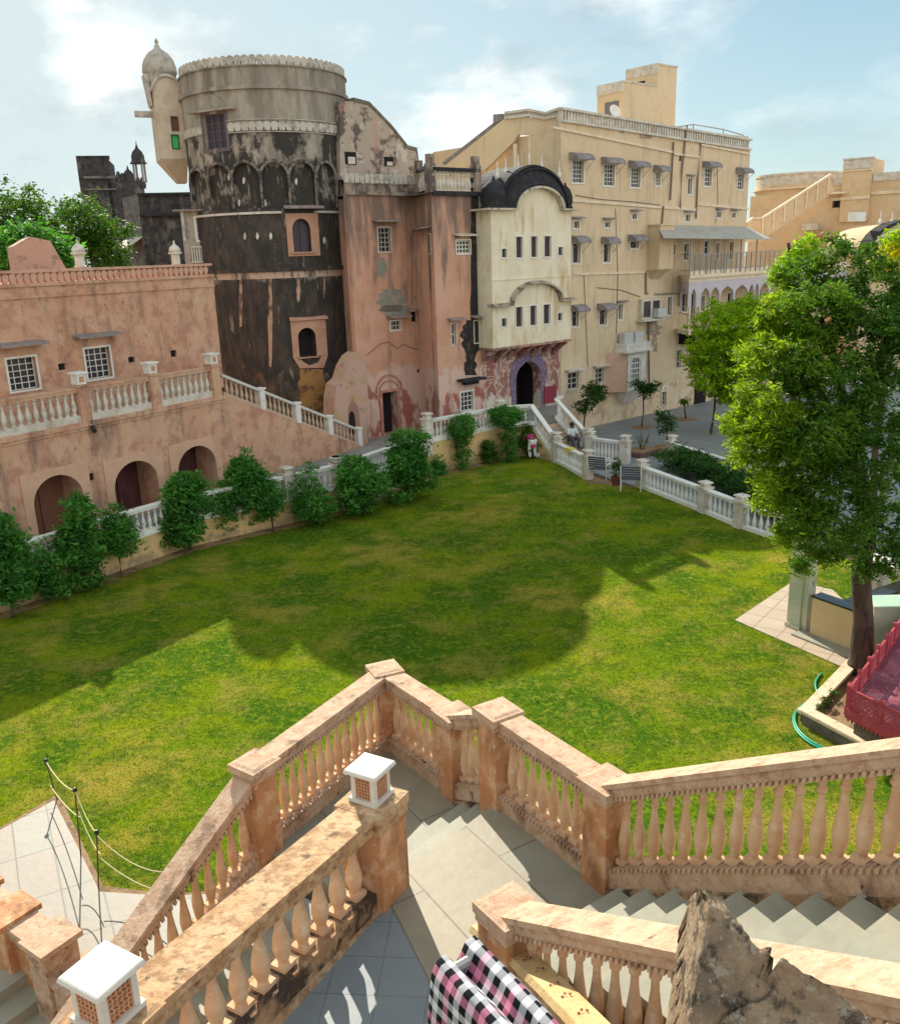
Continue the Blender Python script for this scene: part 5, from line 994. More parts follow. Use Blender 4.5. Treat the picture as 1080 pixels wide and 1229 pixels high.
def branchy(b,base,top,r0,targets,r=random):
    base=np.array(base,float); top=np.array(top,float); mid=(base+top)/2+np.array([r.uniform(-.08,.08),r.uniform(-.08,.08),0])*np.linalg.norm(top-base)*.5
    b.tube([base-[0,0,.15],base+[0,0,.06*np.linalg.norm(top-base)],mid,top],[r0*1.45,r0*1.05,r0*.85,r0*.65],9)
    for t in targets:
        t=np.array(t,float); s=mid+(top-mid)*r.uniform(.3,1); m=(s+t)/2+np.array([r.uniform(-.15,.15),r.uniform(-.15,.15),r.uniform(0,.2)])*np.linalg.norm(t-s)*.6
        b.tube([s,m,t],[r0*.5,r0*.32,r0*.1],6)
def blob(px,py,r,Y): c=D(px,py,Y); k=Y/FL*1.0; return (c[0],c[1],c[2],r*k,r*k)
# shrubs in front of the yellow wall
SH=[(13,738,592,52,'tall dark leafy shrub at the left edge of the lawn, in front of the arches'),(60,716,640,48,'round dense green shrub second from the left edge, below the first arch'),(100,700,585,50,'tall leafy shrub with a bare stem between the first and second arch'),(139,687,598,46,'light round young tree on a thin stem before the second arch'),(222,655,560,58,'large dark shrub to the right of the second arch against the wall'),(262,640,572,40,'small bright green shrub under the third arch'),(293,634,535,54,'tall leafy shrub right of the third arch, below the stair wall'),(320,634,562,34,'thin stemmed bright shrub standing beside the tall one under the stair wall'),(367,625,556,50,'rounded leafy bush below the middle of the sloping stair wall'),(428,613,542,62,'broad dense bush at the foot of the white sloping stair rail'),(486,598,516,60,'large dark bush in front of the small pink doorway'),(521,568,546,18,'tiny bush next to the large dark bush by the terrace corner'),(550,562,499,30,'narrow columnar vine-covered shrub on the terrace wall'),(582,554,527,26,'small low round bush at the terrace wall between two climbers'),(603,552,488,36,'funnel shaped climber spreading over the terrace balustrade'),(627,546,509,30,'light green round bush beside the person in pink')]
for i,(x,yb,yt,wd,lab) in enumerate(SH):
    g=G(x,yb,0); g=g+np.array([.30,-.42,0])*(1 if 2<=i<=10 else .6); k=g[1]/FL*1.02; hgt=(yb-yt)*k*1.06; wr=wd*k/2*1.08; root=empty('shrub',g,lab,'shrub','shrubs along the lawn wall'); rr_=random.Random(i)
    thin=i in(3,7); bl=[]
    if i in(12,): bl=[(g[0],g[1],hgt*.78,wr,hgt*.22),(g[0],g[1],hgt*.35,wr*.55,hgt*.36)]
    elif i==14: bl=[(g[0],g[1],hgt*.82,wr,hgt*.16),(g[0]+.1,g[1],hgt*.4,wr*.45,hgt*.4)]
    else:
        lo_=.34 if thin else .02
        for j in range(10):
            f=rr_.random(); zc_=hgt*(lo_+(1-lo_)*(.16+.66*f)); ww=wr*(.72-.35*abs(f-.35)); bl.append((g[0]+rr_.uniform(-.5,.5)*wr*(1-f*.5),g[1]+rr_.uniform(-.5,.4)*wr,zc_,max(.14,ww),hgt*.19))
        bl.append((g[0]+rr_.uniform(-.2,.2)*wr,g[1],hgt*.9,wr*.28,hgt*.1))
    n=int(7500*max(.2,min(1.3,(hgt*wr)/2.0))); sz=.19 if i in(0,2,4,6,9,10) else .13
    leafobj(leaves(bl,n,sz,40+i,clump=.19,per=16),'foliage',[LEAF_S,LEAF_M][i in(15,13)] if not thin else LEAF_S,root)
    b=MB(); branchy(b,g,(g[0],g[1],hgt*.5),.035,[(q[0],q[1],q[2]) for q in bl[:4]],rr_); b.build('stem',BARK,root)
# courtyard trees
CT=[(700,506,706,474,20,1.0,LEAF_D,'dark leafy citrus tree against the wall right of the gateway steps',44.6),(770,513,772,468,17,.6,LEAF_D,'slender tree with a small dark crown in the paved courtyard before the white bay',None),(801,536,801,506,12,.3,LEAF_D,'sparse young tree with few leaves in the middle of the paved courtyard',None),(823,503,822,482,5,.05,LEAF_M,'nearly bare thin sapling in the courtyard near the palace wall',None)]
for i,(bx,by,cx,cy_,r_px,dens,m,lab,Yy) in enumerate(CT):
    g=G(bx,by,-.18) if not Yy else np.array([*D(bx,by,42.5)[:2],-.18]); Y=g[1]; root=empty('courtyard_tree',g,lab,'tree','small trees in the paved courtyard'); c=D(cx,cy_,Y); k=Y/FL; rr_=random.Random(i+9); bl=[]
    for j in range(8): bl.append((c[0]+rr_.uniform(-.75,.75)*r_px*k,c[1]+rr_.uniform(-.5,.5)*r_px*k,c[2]+rr_.uniform(-.75,.75)*r_px*k*(1.2 if i in(0,2) else .6),r_px*k*.4,r_px*k*.35))
    leafobj(leaves(bl,int(2200*dens)+120,.16,70+i,clump=.2,per=12),'foliage',m,root)
    b=MB(); branchy(b,g,(c[0],c[1],c[2]-r_px*k*.2),.045,[q[:3] for q in bl[:6]],rr_); b.build('trunk',BARK,root)
    MB().lathe((g[0],g[1],-.178),[(.55,0),(.55,.02),(.1,.03)],14).build('tree_pit',SOIL,root)
g=G(770,545,-.18); root=empty('planter_box',g,'low brick edged planter with a bare twiggy plant in the courtyard','planter'); b=MB(); t=(.77,.64)
b.sbox(g,t,.75,.55,-.18,.02); b.build('brick_edge',mat('dark_brick_edge',(.15,.09,.07)),root); b=MB(); b.sbox(g,t,.62,.42,.02,.04); b.build('soil',SOIL,root); b=MB(); b.sbox(g+[.9,-.35,0],t,.45,.3,-.18,-.02); b.build('step',mat('dark_brick_step',(.13,.085,.07)),root)
b=MB(); rr_=random.Random(3)
for j in range(7): a=rr_.uniform(0,6.28); b.tube([g,g+[.12*math.cos(a),.12*math.sin(a),.4],g+[.35*math.cos(a),.35*math.sin(a),.75+rr_.uniform(0,.3)]],[.02,.015,.006],5)
b.build('twigs',BARK,root)
leafobj(leaves([(g[0],g[1],.5,.3,.25)],90,.12,5,clump=.12,per=8),'leaves',LEAF_M,root)
# lime tree behind
g=G(853,522,-.18); Y=g[1]; root=empty('lime_tree',g,'bright lime green tree with a forked thin trunk in the courtyard behind the big tree','tree')
bl=[blob(x,y,r,Y+dy) for x,y,r,dy in((862,392,26,0),(893,385,24,.4),(845,420,20,-.3),(872,425,30,.2),(848,452,16,-.5),(885,455,28,.3),(868,468,16,0),(905,420,28,.6),(842,438,14,0),(905,375,18,.8))]
V=leaves([(q[0],q[1],q[2],q[3]*1.15,q[4]*1.1) for q in bl],34000,.2,11,clump=.28,per=30); leafobj(V,'foliage',LEAF_L,root); b=MB(); branchy(b,g,(g[0]+.1,g[1],2.3),.07,[q[:3] for q in bl],random.Random(2)); b.build('trunk',BARK,root)
# big tree on the right
g=G(1033,800,.25); Y0=g[1]; root=empty('big_tree',g,'big leafy neem-like tree with a dark trunk at the right edge of the lawn','tree')
BT=[(962,335,30,1.2),(1010,330,34,1.0),(1055,345,40,.8),(940,380,34,.4),(985,385,44,.2),(1040,405,50,0),(1095,400,50,0),(918,425,28,.2),(955,440,40,-.3),(1010,465,52,-.6),(1070,480,55,-.5),(905,478,24,.2),(895,510,28,.0),(935,505,38,-.6),(985,530,48,-1.0),(1045,555,52,-1.0),(1105,545,50,0),(900,540,24,.2),(935,560,32,-.4),(925,595,24,.2),(965,600,36,-.8),(1015,620,42,-1.0),(1070,630,45,-.6),(950,635,24,0),(985,655,26,-.3),(1045,670,24,-.5),(1085,670,26,0),(965,675,14,.2),(1120,620,45,.3),(1000,300,16,1.2),(1050,305,14,1.2)]
BT=[(x,y,r*.80,dy) for x,y,r,dy in BT]; r2=random.Random(12)
for x,y,r,dy in list(BT):
    for k in range(3):
        a=r2.uniform(0,6.28); nx_,ny_=x+math.cos(a)*r*1.05,y+math.sin(a)*r*1.0
        if nx_>885-(25 if 480<ny_<560 else 0) and ny_<690: BT.append((nx_,ny_,r*r2.uniform(.28,.45),dy+r2.uniform(-.8,.4)))
bl=[blob(x,y,r,Y0+dy*1.3) for x,y,r,dy in BT]
lit=[q for q,t in zip(bl,BT) if t[0]<945]; mid=[q for q,t in zip(bl,BT) if 945<=t[0]<1000]; drk=[q for q,t in zip(bl,BT) if t[0]>=1000]  # sunlit and shaded sides of the crown put into the leaf colours
leafobj(leaves(lit,19000,.14,21,clump=.17,per=34,shape=2.2),'foliage',leafmat('sunlit_side_leaves',(.07,.13,.008),(.18,.26,.014),(.36,.42,.03),.48),root)
leafobj(leaves(mid,23000,.14,22,clump=.18,per=34,shape=2.2),'foliage',leafmat('half_lit_leaves',(.03,.08,.008),(.08,.16,.014),(.19,.27,.02),.42),root)
leafobj(leaves(drk,36000,.14,23,clump=.18,per=34,shape=2.2),'foliage',leafmat('shaded_side_leaves',(.018,.05,.008),(.05,.12,.014),(.13,.22,.022),.36),root)
top=D(1040,560,Y0); b=MB(); rr_=random.Random(5)
tp=[g-[0,0,.3],g+[0,0,.12],D(1036,745,Y0),D(1033,690,Y0),D(1040,640,Y0),D(1035,585,Y0),D(1020,520,Y0+.2),D(1000,430,Y0+.6),D(985,380,Y0+.8)]
b.tube(tp,[.36,.24,.19,.18,.17,.15,.12,.08,.04],12)
for x,y,dy in((930,500,.2),(950,420,.4),(1060,420,0),(1080,520,-.3),(985,560,-.8),(960,620,-.4),(1070,640,-.4),(905,520,.2),(1000,640,-.7)): 
    s_=tp[4]+(tp[6]-tp[4])*rr_.random(); t=D(x,y,Y0+dy); b.tube([s_,(s_+t)/2+[0,0,.15],t],[.09,.06,.02],7)
b.build('trunk',BARK,root,smooth=True)
g=np.array([*D(1082,300,24)[:2],0]); root=empty('yellow_flowering_tree',g,'tree with yellow blossom showing at the right edge above the big tree','tree')
leafobj(leaves([blob(1074,318,20,24),blob(1082,300,16,24.3),blob(1062,308,8,24)],2600,.13,31,clump=.2,per=18),'blossom',LEAF_Y,root); leafobj(leaves([blob(1072,292,14,24.4),blob(1082,280,10,24.4)],900,.14,32,clump=.2,per=14),'foliage',LEAF_L,root)
leafobj(leaves([blob(1090,350,30,24)],2000,.14,33,clump=.2,per=14),'foliage',LEAF_M,root); b=MB(); branchy(b,g,tuple(D(1085,360,24)),.12,[D(1074,320,24)],random.Random(1)); b.build('trunk',BARK,root)
g=np.array([*D(968,300,26)[:2],-.1]); root=empty('lime_sapling',g,'slim tree with a lime tuft and a bare dark stub above the big crown','tree')
leafobj(leaves([blob(968,294,11,26),blob(952,312,13,26),blob(940,330,13,26),blob(975,305,9,26)],3000,.13,34,clump=.18,per=18),'foliage',LEAF_L,root); b=MB(); b.tube([g,D(955,400,26),D(950,330,26),D(946,291,26)],[.12,.08,.06,.045],7); b.tube([D(951,330,26),D(962,305,26)],[.04,.02],6); b.build('trunk',BARK,root)
# hedge
hp=[G(800,562,0),G(845,580,0),G(890,600,0),G(935,622,0),G(985,645,0)]
hr=empty('hedge',hp[0],'dark green strap leaved hedge between the white balustrades and the courtyard','hedge'); bl=[]
for i in range(4):
    for f in(0,.2,.4,.6,.8): p=hp[i]+(hp[i+1]-hp[i])*f; bl+= [(p[0]+.1,p[1]+.2,.38,.42,.40),(p[0]+.55,p[1]+.75,.38,.45,.42)]
leafobj(leaves(bl,15000,.26,50,clump=.22,per=14,shape=3.4),'foliage',LEAF_D,hr)
# trees behind the terrace
for i,(blobs,Y,lab,m) in enumerate([([(18,262,34),(45,280,30),(0,300,34),(25,310,34),(-20,270,34),(40,245,16)],52,'light green tree at the far left behind the pink terrace building',LEAF_M),([(100,268,30),(125,285,26),(85,295,32),(115,310,34),(140,312,18),(72,262,16),(60,300,26),(88,250,12)],56,'bushy tree behind the pink parapet lanterns, before the ruined fort',LEAF_M),([(30,300,26),(60,312,24),(8,318,26)],42,'lower dark green tree just behind the sloping pink stair head',LEAF_S)]):
    bl=[blob(x,y,r,Y+(j%3-1)*.8) for j,(x,y,r) in enumerate(blobs)]; g=np.array([bl[0][0]+1,Y,-.2]); root=empty('background_tree',g,lab,'tree','trees behind the terrace building')
    leafobj(leaves(bl,11000,.30,60+i,clump=.55,per=26),'foliage',m,root); b=MB(); branchy(b,g,(g[0],g[1],6.0),.2,[q[:3] for q in bl[:5]],random.Random(i)); b.build('trunk',BARK,root)
# ================================================================== FOREGROUND STAIRS
ZL_,ZU=3.05,3.48
c0=np.array([-.80,9.21]); A0=np.array([-.03,8.16]); B0=np.array([.38,7.39]); C0=np.array([1.175,6.2]); Lp=np.array([-1.9,7.34]); I0=np.array([.30,4.86]); M1=np.array([-.70,6.18]); M2=D(122,1166,3.97)[:2]
dR=np.array([.57,-.82]); dR/=np.linalg.norm(dR); dL=-np.array([math.sin(math.radians(38)),math.cos(math.radians(38))])
p3=lambda p,z:(p[0],p[1],z)
RUN=5.0; Le_=Lp+dL*RUN; ZE=ZL_-.60*RUN+.0; RR_=3.9; Ce=C0+dR*RR_
FM=(FRAIL,FBAL,FPOST)
railing('worn pink stone balustrade running round the outer side of the foreground staircase',[p3(Le_,.05),p3(Lp,ZL_),p3(c0,ZL_),p3(A0,ZL_),p3(B0,ZU),p3(C0,ZU),p3(Ce,ZU+.62*RR_)],None,h=.95,base=.17,rail=.13,rw=.20,sp=.142,r=.044,mats=FM,pw=.135,cap=.05,fine=True,n=14,finial=False,toothed=True,postdown=.25)
st=empty('foreground_staircase',p3(C0,0),'sunlit stone slab staircase and landings below the viewer, leading to the lawn','staircase')
MB().prism([c0,Lp,M1+[.1,.15],B0+(M1+[.1,.15]-B0)*0+np.array([-.205,.175])*2.0,A0],0,ZL_).build('lower_landing',FLOORL,st)
ed=(B0-M1)/np.linalg.norm(B0-M1); nd=np.array([-ed[1],ed[0]])
e0_=B0+ed*.15; e1_=M1+[-.02,-.02]
for i in range(2):
    a=nd*(.27*(2-i)); MB().prism([e0_+a+ed*.1,e0_+nd*.27*(1-i)+ed*.1,e1_+nd*.27*(1-i),e1_+a],ZL_-.3,ZL_+.143*(i+1)).build('step',STEPM,st)
MB().prism([e0_,C0,C0+dR*1.2,I0+dR*1.0,(.9,3.2),(.35,3.0),(.05,4.2),(-.17,5.0),(-.58,6.02),e1_],0,ZU).build('upper_landing',FLOORL,st)
MB().prism([e1_,(-.58,6.02),(-.17,5.0),(.05,4.2),(.35,3.0),(-3.6,1.9),M2+[-.6,-.7]],0,ZU-.012).build('tiled_landing',FLOORD,st)
nR=np.array([-dR[1],dR[0]])*-1; inn=lambda s_: C0+dR*s_-np.array([.82,.57])*1.42
for i in range(14):
    s0=.26+i*.272; MB().prism([C0+dR*s0+np.array([.82,.57])*.06,C0+dR*(s0+.29)+np.array([.82,.57])*.06,inn(s0+.29),inn(s0)],ZU-.5+ .168*i,ZU+.168*(i+1)).build('step',STEPM,st)
pd2=np.array([dL[1],-dL[0]]); 
if pd2.dot(M1-Lp)<0: pd2=-pd2
for i in range(18):
    s0=.1+i*.272; z=ZL_-.163*(i+1); 
    if z<.02: break
    MB().prism([Lp+dL*s0-pd2*.05,Lp+dL*(s0+.29)-pd2*.05,Lp+dL*(s0+.29)+pd2*1.6,Lp+dL*s0+pd2*1.6],-.1,z).build('step',STEPM,st)
# walls below the balustrades
b=MB(); W_=.26
for p,q,z0,z1 in((Lp,c0,ZL_,ZL_),(c0,A0,ZL_,ZL_),(A0,B0,ZL_,ZU),(B0,C0,ZU,ZU)):
    b.bar(p3(p,0),p3(q,0),W_,-.1,min(z0,z1)-.012,ext=.1); 
    if z1!=z0: b.hexa(list(MB().bar(p3(p,z0-.3),p3(q,z1-.3),W_-.01,0,.27).v))
q=MB(); t=F(Lp,Le_); q.extr(t,[(0,-.1),(RUN,-.1),(RUN,.03),(0,ZL_-.02)],-W_/2,W_/2); t=F(C0,Ce); b.extr(t,[(0,-.1),(RR_,-.1),(RR_,ZU+.62*RR_-.02),(0,ZU-.02)],-W_/2,W_/2)
b.build('outer_wall',FG2,st); q.build('outer_wall',FG2,st)
t=F(M1,M2); b=MB(); sl_=.16/float(np.linalg.norm(M2-M1)); b.extr(t,[(-.15,-.1),(4.5,-.1),(4.5,ZU-.02+4.5*sl_),(0,ZU-.02),(-.15,ZU-.02)],-.15,.15); b.build('inner_wall',FGRIME,st)
# inner left balustrade with lamp boxes
M3=M2+(M2-M1)/np.linalg.norm(M2-M1)*1.9
railing('thick grimy balustrade with two white lamp boxes beside the shaded slate landing',[p3(M1,ZU),p3(M2,ZU+.16),p3(M3,ZU+.16+.16*1.9/float(np.linalg.norm(M2-M1)))],None,h=.86,base=.15,rail=.17,rw=.27,sp=.20,r=.058,mats=(FGRIME,FBAL,FPOST),pw=.19,cap=.03,fine=True,n=14,finial=False,postdown=.1)
def lampbox(c,t,lab,k=1.0,z=ZU+.895):
    c=np.array([c[0],c[1]]); t=np.array(t)/np.linalg.norm(t); n_=np.array([t[1],-t[0]]); root=empty('lamp_box',(c[0],c[1],z),lab,'lamp','white lamp boxes on the foreground posts')
    w_=.135*k; hh=.27*k; b=MB(); b.sbox(c,t,w_+.02,w_+.02,z,z+.035)
    for a in(-1,1):
        for e in(-1,1): b.sbox(c+t*a*(w_-.02)+n_*e*(w_-.02),t,.02,.02,z+.035,z+hh)
    b.sbox(c,t,w_,w_,z+hh,z+hh+.03); b.sbox(c,t,w_-.035,w_-.035,z+.035,z+hh); b.build('lamp_body',MARB,root)
    b=MB(); b.sbox(c,t,w_+.045,w_+.045,z+hh+.031,z+hh+.062,taper=.012); b.build('lamp_lid',MARB,root,bevel=.004)
    for s_ in(1,-1):
        for (tt_,nn_) in((t,n_),(n_,t)):
            f_=F(c+nn_*s_*(w_-.012)-tt_*(w_-.04),c+nn_*s_*(w_-.012)+tt_*(w_-.04)); dd=1 if f_.n.dot(nn_*s_)>0 else -1
            W2_=2*(w_-.04); g_=MB(); m_=5
            g_.fbox(f_,0,W2_,z+.04,z+hh-.003,-.006*dd,.0)
            g_.build('backing_panel',simple('dark_orange_backing',(.30,.12,.05)) if 'dark_orange_backing' not in bpy.data.materials else bpy.data.materials['dark_orange_backing'],root)
            g_=MB(); rows=6
            for a in range(m_+1): u=W2_*a/m_; g_.sweep(f_,[(min(max(u+((r%2)-.5)*W2_/m_*.45,.004),W2_-.004),z+.04+(hh-.045)*r/rows) for r in range(rows+1)],(.005,.001*dd,.009*dd))
            for r in range(rows+1): zz_=z+.042+(hh-.05)*r/rows; g_.fbox(f_,0,W2_,zz_-.004,zz_+.004,.001*dd,.008*dd)
            g_.build('pierced_grille',JALI,root)
tM=(M2-M1)/np.linalg.norm(M2-M1)
lampbox(M1-tM*-.0,tM,'white stone lamp box with pierced sides on the post between the landings',.82)
lampbox(M2,tM,'large white stone lamp box on the post at the lower left corner',.9,ZU+.16+.895)
# inner right balustrade
nn_=np.array([.82,.57]); Ie=I0+dR*3.2
railing('pink worn stone balustrade with a square capped post in front of the ascending steps',[p3(I0,ZU-.04),p3(Ie,ZU-.04+.53*3.2)],None,h=.95,base=.12,rail=.13,rw=.20,sp=.145,r=.044,mats=FM,pw=.15,cap=.03,fine=True,n=14,finial=False,toothed=True,postdown=.2)
t=F(I0,Ie); b=MB(); b.extr(t,[(0,2),(3.2,2),(3.2,ZU+.53*3.2-.07),(0,ZU-.07)],-.13,.13); b.build('inner_wall',FGRIME,st)
# curved ochre coping
cpx=[(577,1110,3.88),(600,1128,4.0),(630,1152,4.16),(662,1182,4.36),(695,1215,4.6),(740,1262,4.95),(800,1330,5.4)]
cc=[G(*q) for q in cpx]; root=empty('painted_coping',cc[0],'curved ochre coping with faded painted flowers, between the checked cloth and the balustrade','coping')
b=MB(); wv=[]
for i,c in enumerate(cc):
    a=cc[max(i-1,0)]; e=cc[min(i+1,len(cc)-1)]; t=(e-a)[:2]; t/=np.linalg.norm(t); n_=np.array([-t[1],t[0]]); w_=.095
    wv.append([(c[0]-n_[0]*w_,c[1]-n_[1]*w_,c[2]-.03),(c[0]+n_[0]*w_,c[1]+n_[1]*w_,c[2]-.03),(c[0]+n_[0]*w_*.8,c[1]+n_[1]*w_*.8,c[2]+.02),(c[0]-n_[0]*w_*.8,c[1]-n_[1]*w_*.8,c[2]+.02),(c[0]-n_[0]*w_*.8,c[1]-n_[1]*w_*.8,ZU-.1),(c[0]+n_[0]*w_*.8,c[1]+n_[1]*w_*.8,ZU-.1)])
for i in range(len(wv)-1): p,q=wv[i],wv[i+1]; b.hexa([p[0],q[0],q[1],p[1],p[3],q[3],q[2],p[2]])
b.build('coping_slab',FLOW,root); b=MB()
for i in range(len(wv)-1): p,q=wv[i],wv[i+1]; b.hexa([p[4],q[4],q[5],p[5],(p[0][0]*.8+p[1][0]*.2,p[0][1]*.8+p[1][1]*.2,p[0][2]-.001),(q[0][0]*.8+q[1][0]*.2,q[0][1]*.8+q[1][1]*.2,q[0][2]-.001),(q[1][0]*.8+q[0][0]*.2,q[1][1]*.8+q[0][1]*.2,q[1][2]-.001),(p[1][0]*.8+p[0][0]*.2,p[1][1]*.8+p[0][1]*.2,p[1][2]-.001)])
b.build('coping_wall',FGRIME,root)
FLO=mat('faded_maroon_paint',(.20,.045,.03),[((.50,.35,.17),40,.55,.05,.8)],bump=0); b=MB()
for i in range(5):
    for f in(.15,.6):
        c=cc[i]+(cc[i+1]-cc[i])*f+[0,0,.024]; R0=.028
        for k in range(6): a=k*math.pi/3+i; b.lathe((c[0]+R0*math.cos(a),c[1]+R0*math.sin(a),c[2]-.004),[(.009,0),(.009,.003)],7)
b.build('painted_flowers',FLO,root)
# checked cloth over a rail
def clothmat():
    m=bpy.data.materials.new('checked_cloth'); m.use_nodes=True; t=m.node_tree; b=t.nodes['Principled BSDF']; b.inputs['Roughness'].default_value=.95; b.inputs['Specular IOR Level'].default_value=.1
    uv=t.nodes.new('ShaderNodeUVMap'); sp=t.nodes.new('ShaderNodeSeparateXYZ'); t.links.new(uv.outputs[0],sp.inputs[0]); outs=[]
    for ax in(0,1):
        mu=t.nodes.new('ShaderNodeMath'); mu.operation='MULTIPLY'; mu.inputs[1].default_value=1/(.027*6); t.links.new(sp.outputs[ax],mu.inputs[0])
        fr=t.nodes.new('ShaderNodeMath'); fr.operation='FRACT'; t.links.new(mu.outputs[0],fr.inputs[0]); r=t.nodes.new('ShaderNodeValToRGB'); r.color_ramp.interpolation='CONSTANT'
        cols=[(.012,.012,.015),(.66,.66,.68),(.012,.012,.015),(.62,.22,.33),(.012,.012,.015),(.66,.66,.68)]; e=r.color_ramp.elements
        while len(e)<6: e.new(.5)
        for i,c in enumerate(cols): e[i].position=i/6; e[i].color=(*c,1)
        t.links.new(fr.outputs[0],r.inputs[0]); outs.append(r.outputs[0])
    x=t.nodes.new('ShaderNodeMix'); x.data_type='RGBA'; x.inputs[0].default_value=.5; t.links.new(outs[0],x.inputs[6]); t.links.new(outs[1],x.inputs[7]); t.links.new(x.outputs[2],b.inputs['Base Color'])
    n=t.nodes.new('ShaderNodeTexNoise'); n.inputs['Scale'].default_value=900; bp=t.nodes.new('ShaderNodeBump'); bp.inputs['Strength'].default_value=.3; bp.inputs['Distance'].default_value=.002; t.links.new(n.outputs[0],bp.inputs['Height']); t.links.new(bp.outputs[0],b.inputs['Normal']); return m
zc_=6.35; a0=G(569,1124,zc_); a1=G(700,1262,zc_); e=(a1-a0); Lc=np.linalg.norm(e); e/=Lc; pn_=np.array([-e[1],e[0],0.]); 
if pn_.dot(G(540,1150,zc_)-a0)<0: pn_=-pn_
prof=[(-.03,-.50),(-.03,-.2),(-.02,-.03),(0,.0),(.03,-.01),(.05,-.05),(.07,-.075),(.09,-.05),(.115,-.015),(.145,-.02),(.165,-.06),(.175,-.2),(.185,-.4),(.19,-.65)]
pr_=[];  # smooth the profile
for i in range(len(prof)-1):
    for f in(0,.25,.5,.75): pr_.append((prof[i][0]+(prof[i+1][0]-prof[i][0])*f,prof[i][1]+(prof[i+1][1]-prof[i][1])*f))
pr_.append(prof[-1]); arc=[0]
for i in range(1,len(pr_)): arc.append(arc[-1]+math.hypot(pr_[i][0]-pr_[i-1][0],pr_[i][1]-pr_[i-1][1]))
NS=60; vs=[];uv_=[]; Lc2=Lc+.2
for i in range(NS+1):
    s_=Lc2*i/NS
    for (x,z),a in zip(pr_,arc):
        wz=.006*math.sin(s_*23+x*30)+.004*math.sin(s_*51); hang=min(1,max(0,-z*2)); p=a0+e*(s_-.0+ (.06*(x>.12)*0))+pn_*(x+hang*.03*math.sin(s_*14+1)+wz*.5)+np.array([0,0,z+wz*.6]); vs.append(tuple(p)); uv_.append((s_,a))
m_=len(pr_); fs=[(i*m_+j,(i+1)*m_+j,(i+1)*m_+j+1,i*m_+j+1) for i in range(NS) for j in range(m_-1)]
me=bpy.data.meshes.new('checked_cloth'); o0=Vector(vs[0]); me.from_pydata([tuple(Vector(v)-o0) for v in vs],[],fs); ul=me.uv_layers.new(name='UVMap')
for lp in me.loops: ul.data[lp.index].uv=uv_[lp.vertex_index]
me.materials.append(clothmat()); me.shade_smooth(); o=link('checked_cloth',me,None,o0); sm=o.modifiers.new('thick','SOLIDIFY'); sm.thickness=.004; tag(o,'black, white and pink checked cloth folded over a rail at the bottom of the view','cloth')
b=MB(); b.tube([a0-e*.0+[0,0,-.035],a0+e*(Lc2+.3)+[0,0,-.035]],.022,8); b.tube([a0+pn_*.13-e*0+[0,0,-.045],a0+pn_*.13+e*(Lc2+.3)+[0,0,-.045]],.022,8); b.tube([a0+e*.06+[0,0,-.04],a0+e*.06+[0,0,ZU-zc_]],.02,8); b.tube([a0+e*.04+[0,0,-.04],a0+pn_*.13+e*.04+[0,0,-.045]],.018,8)
tag(b.build('drying_rail',METAL,origin=tuple(a0+[0,0,ZU-zc_])),'grey metal rail hidden under the checked cloth','rail')
# weathered coping stone
def rockmesh():
    P=[(829,1073,7.28),(824,1086,7.25),(818,1125,7.18),(808,1170,7.1),(796,1235,7.0),(775,1320,6.9)]
    Qr=[(843,1067,7.36),(852,1078,7.36),(846,1120,7.32),(838,1165,7.27),(824,1235,7.2),(800,1320,7.15)]
    Rr=[(868,1074,7.34),(886,1106,7.33),(905,1128,7.32),(955,1160,7.30),(1003,1193,7.26),(1060,1245,7.22),(1120,1320,7.15)]
    def interp(L,f): 
        x=f*(len(L)-1); i=min(int(x),len(L)-2); return np.array(G(*L[i]))*(1-(x-i))+np.array(G(*L[i+1]))*(x-i)
    rows=70; colsn=60; V=[]; rg=np.random.default_rng(3)
    from mathutils import noise as MN
    for i in range(rows+1):
        f=i/rows; a,b_,c=interp(P,f),interp(Qr,f),interp(Rr,f); wR_=c-b_
        for j in range(colsn+1):
            g_=j/colsn
            if g_<.12: p=a+np.array([0,0,-.45])*(1-g_/.12)
            elif g_<.28: p=a+(b_-a)*((g_-.12)/.16)
            elif g_<.88: p=b_+(c-b_)*((g_-.28)/.6)
            else: p=c+np.array([0,0,-.45])*((g_-.88)/.12)
            q=Vector(p); d=MN.fractal(q*5,.9,2.1,6)*.013+MN.fractal(q*26,.8,2,5)*.007+ (-.035 if abs(MN.noise(q*4+Vector((3,1,7))))<.045 else 0)
            p=p+np.array([d*.5,d*.3,d]); V.append(tuple(p))
    m=colsn+1; fs=[(i*m+j,i*m+j+1,(i+1)*m+j+1,(i+1)*m+j) for i in range(rows) for j in range(colsn)]+[tuple(range(colsn,-1,-1))]
    return V,fs
b=MB(); V,fs=rockmesh(); b.add(V,fs); o=b.build('coping_stone',ROCK,origin=tuple(G(880,1200,6.9)),smooth=True); tag(o,'rough weathered pointed coping stone close to the viewer at the bottom right','coping stone')
# ================================================================== GARDEN DETAILS
pth=[G(-80,1045,0),G(0,998,0),G(65,962,0),G(92,1015,0),G(120,1072,0),G(205,1077,0),(-3.2,10.5,0),(-1.7,9.6,0),(-1.6,7.0,0),(-2.3,3.0,0),(-12,3.0,0)]
MB().prism([(p[0],p[1]) for p in pth],-.1,.02).build('path',PATHM)['kind']='structure'
SOE=so_=[G(-80,1041,0),G(0,994,0),G(66,956,0),G(78,968,0),G(100,1015,0),G(124,1064,0),G(205,1074,0),(-3.1,10.6,0)]
MB().prism([(p[0],p[1]) for p in so_]+[(-5,6)],-.1,.008).build('path_edge',SOIL)['kind']='structure'
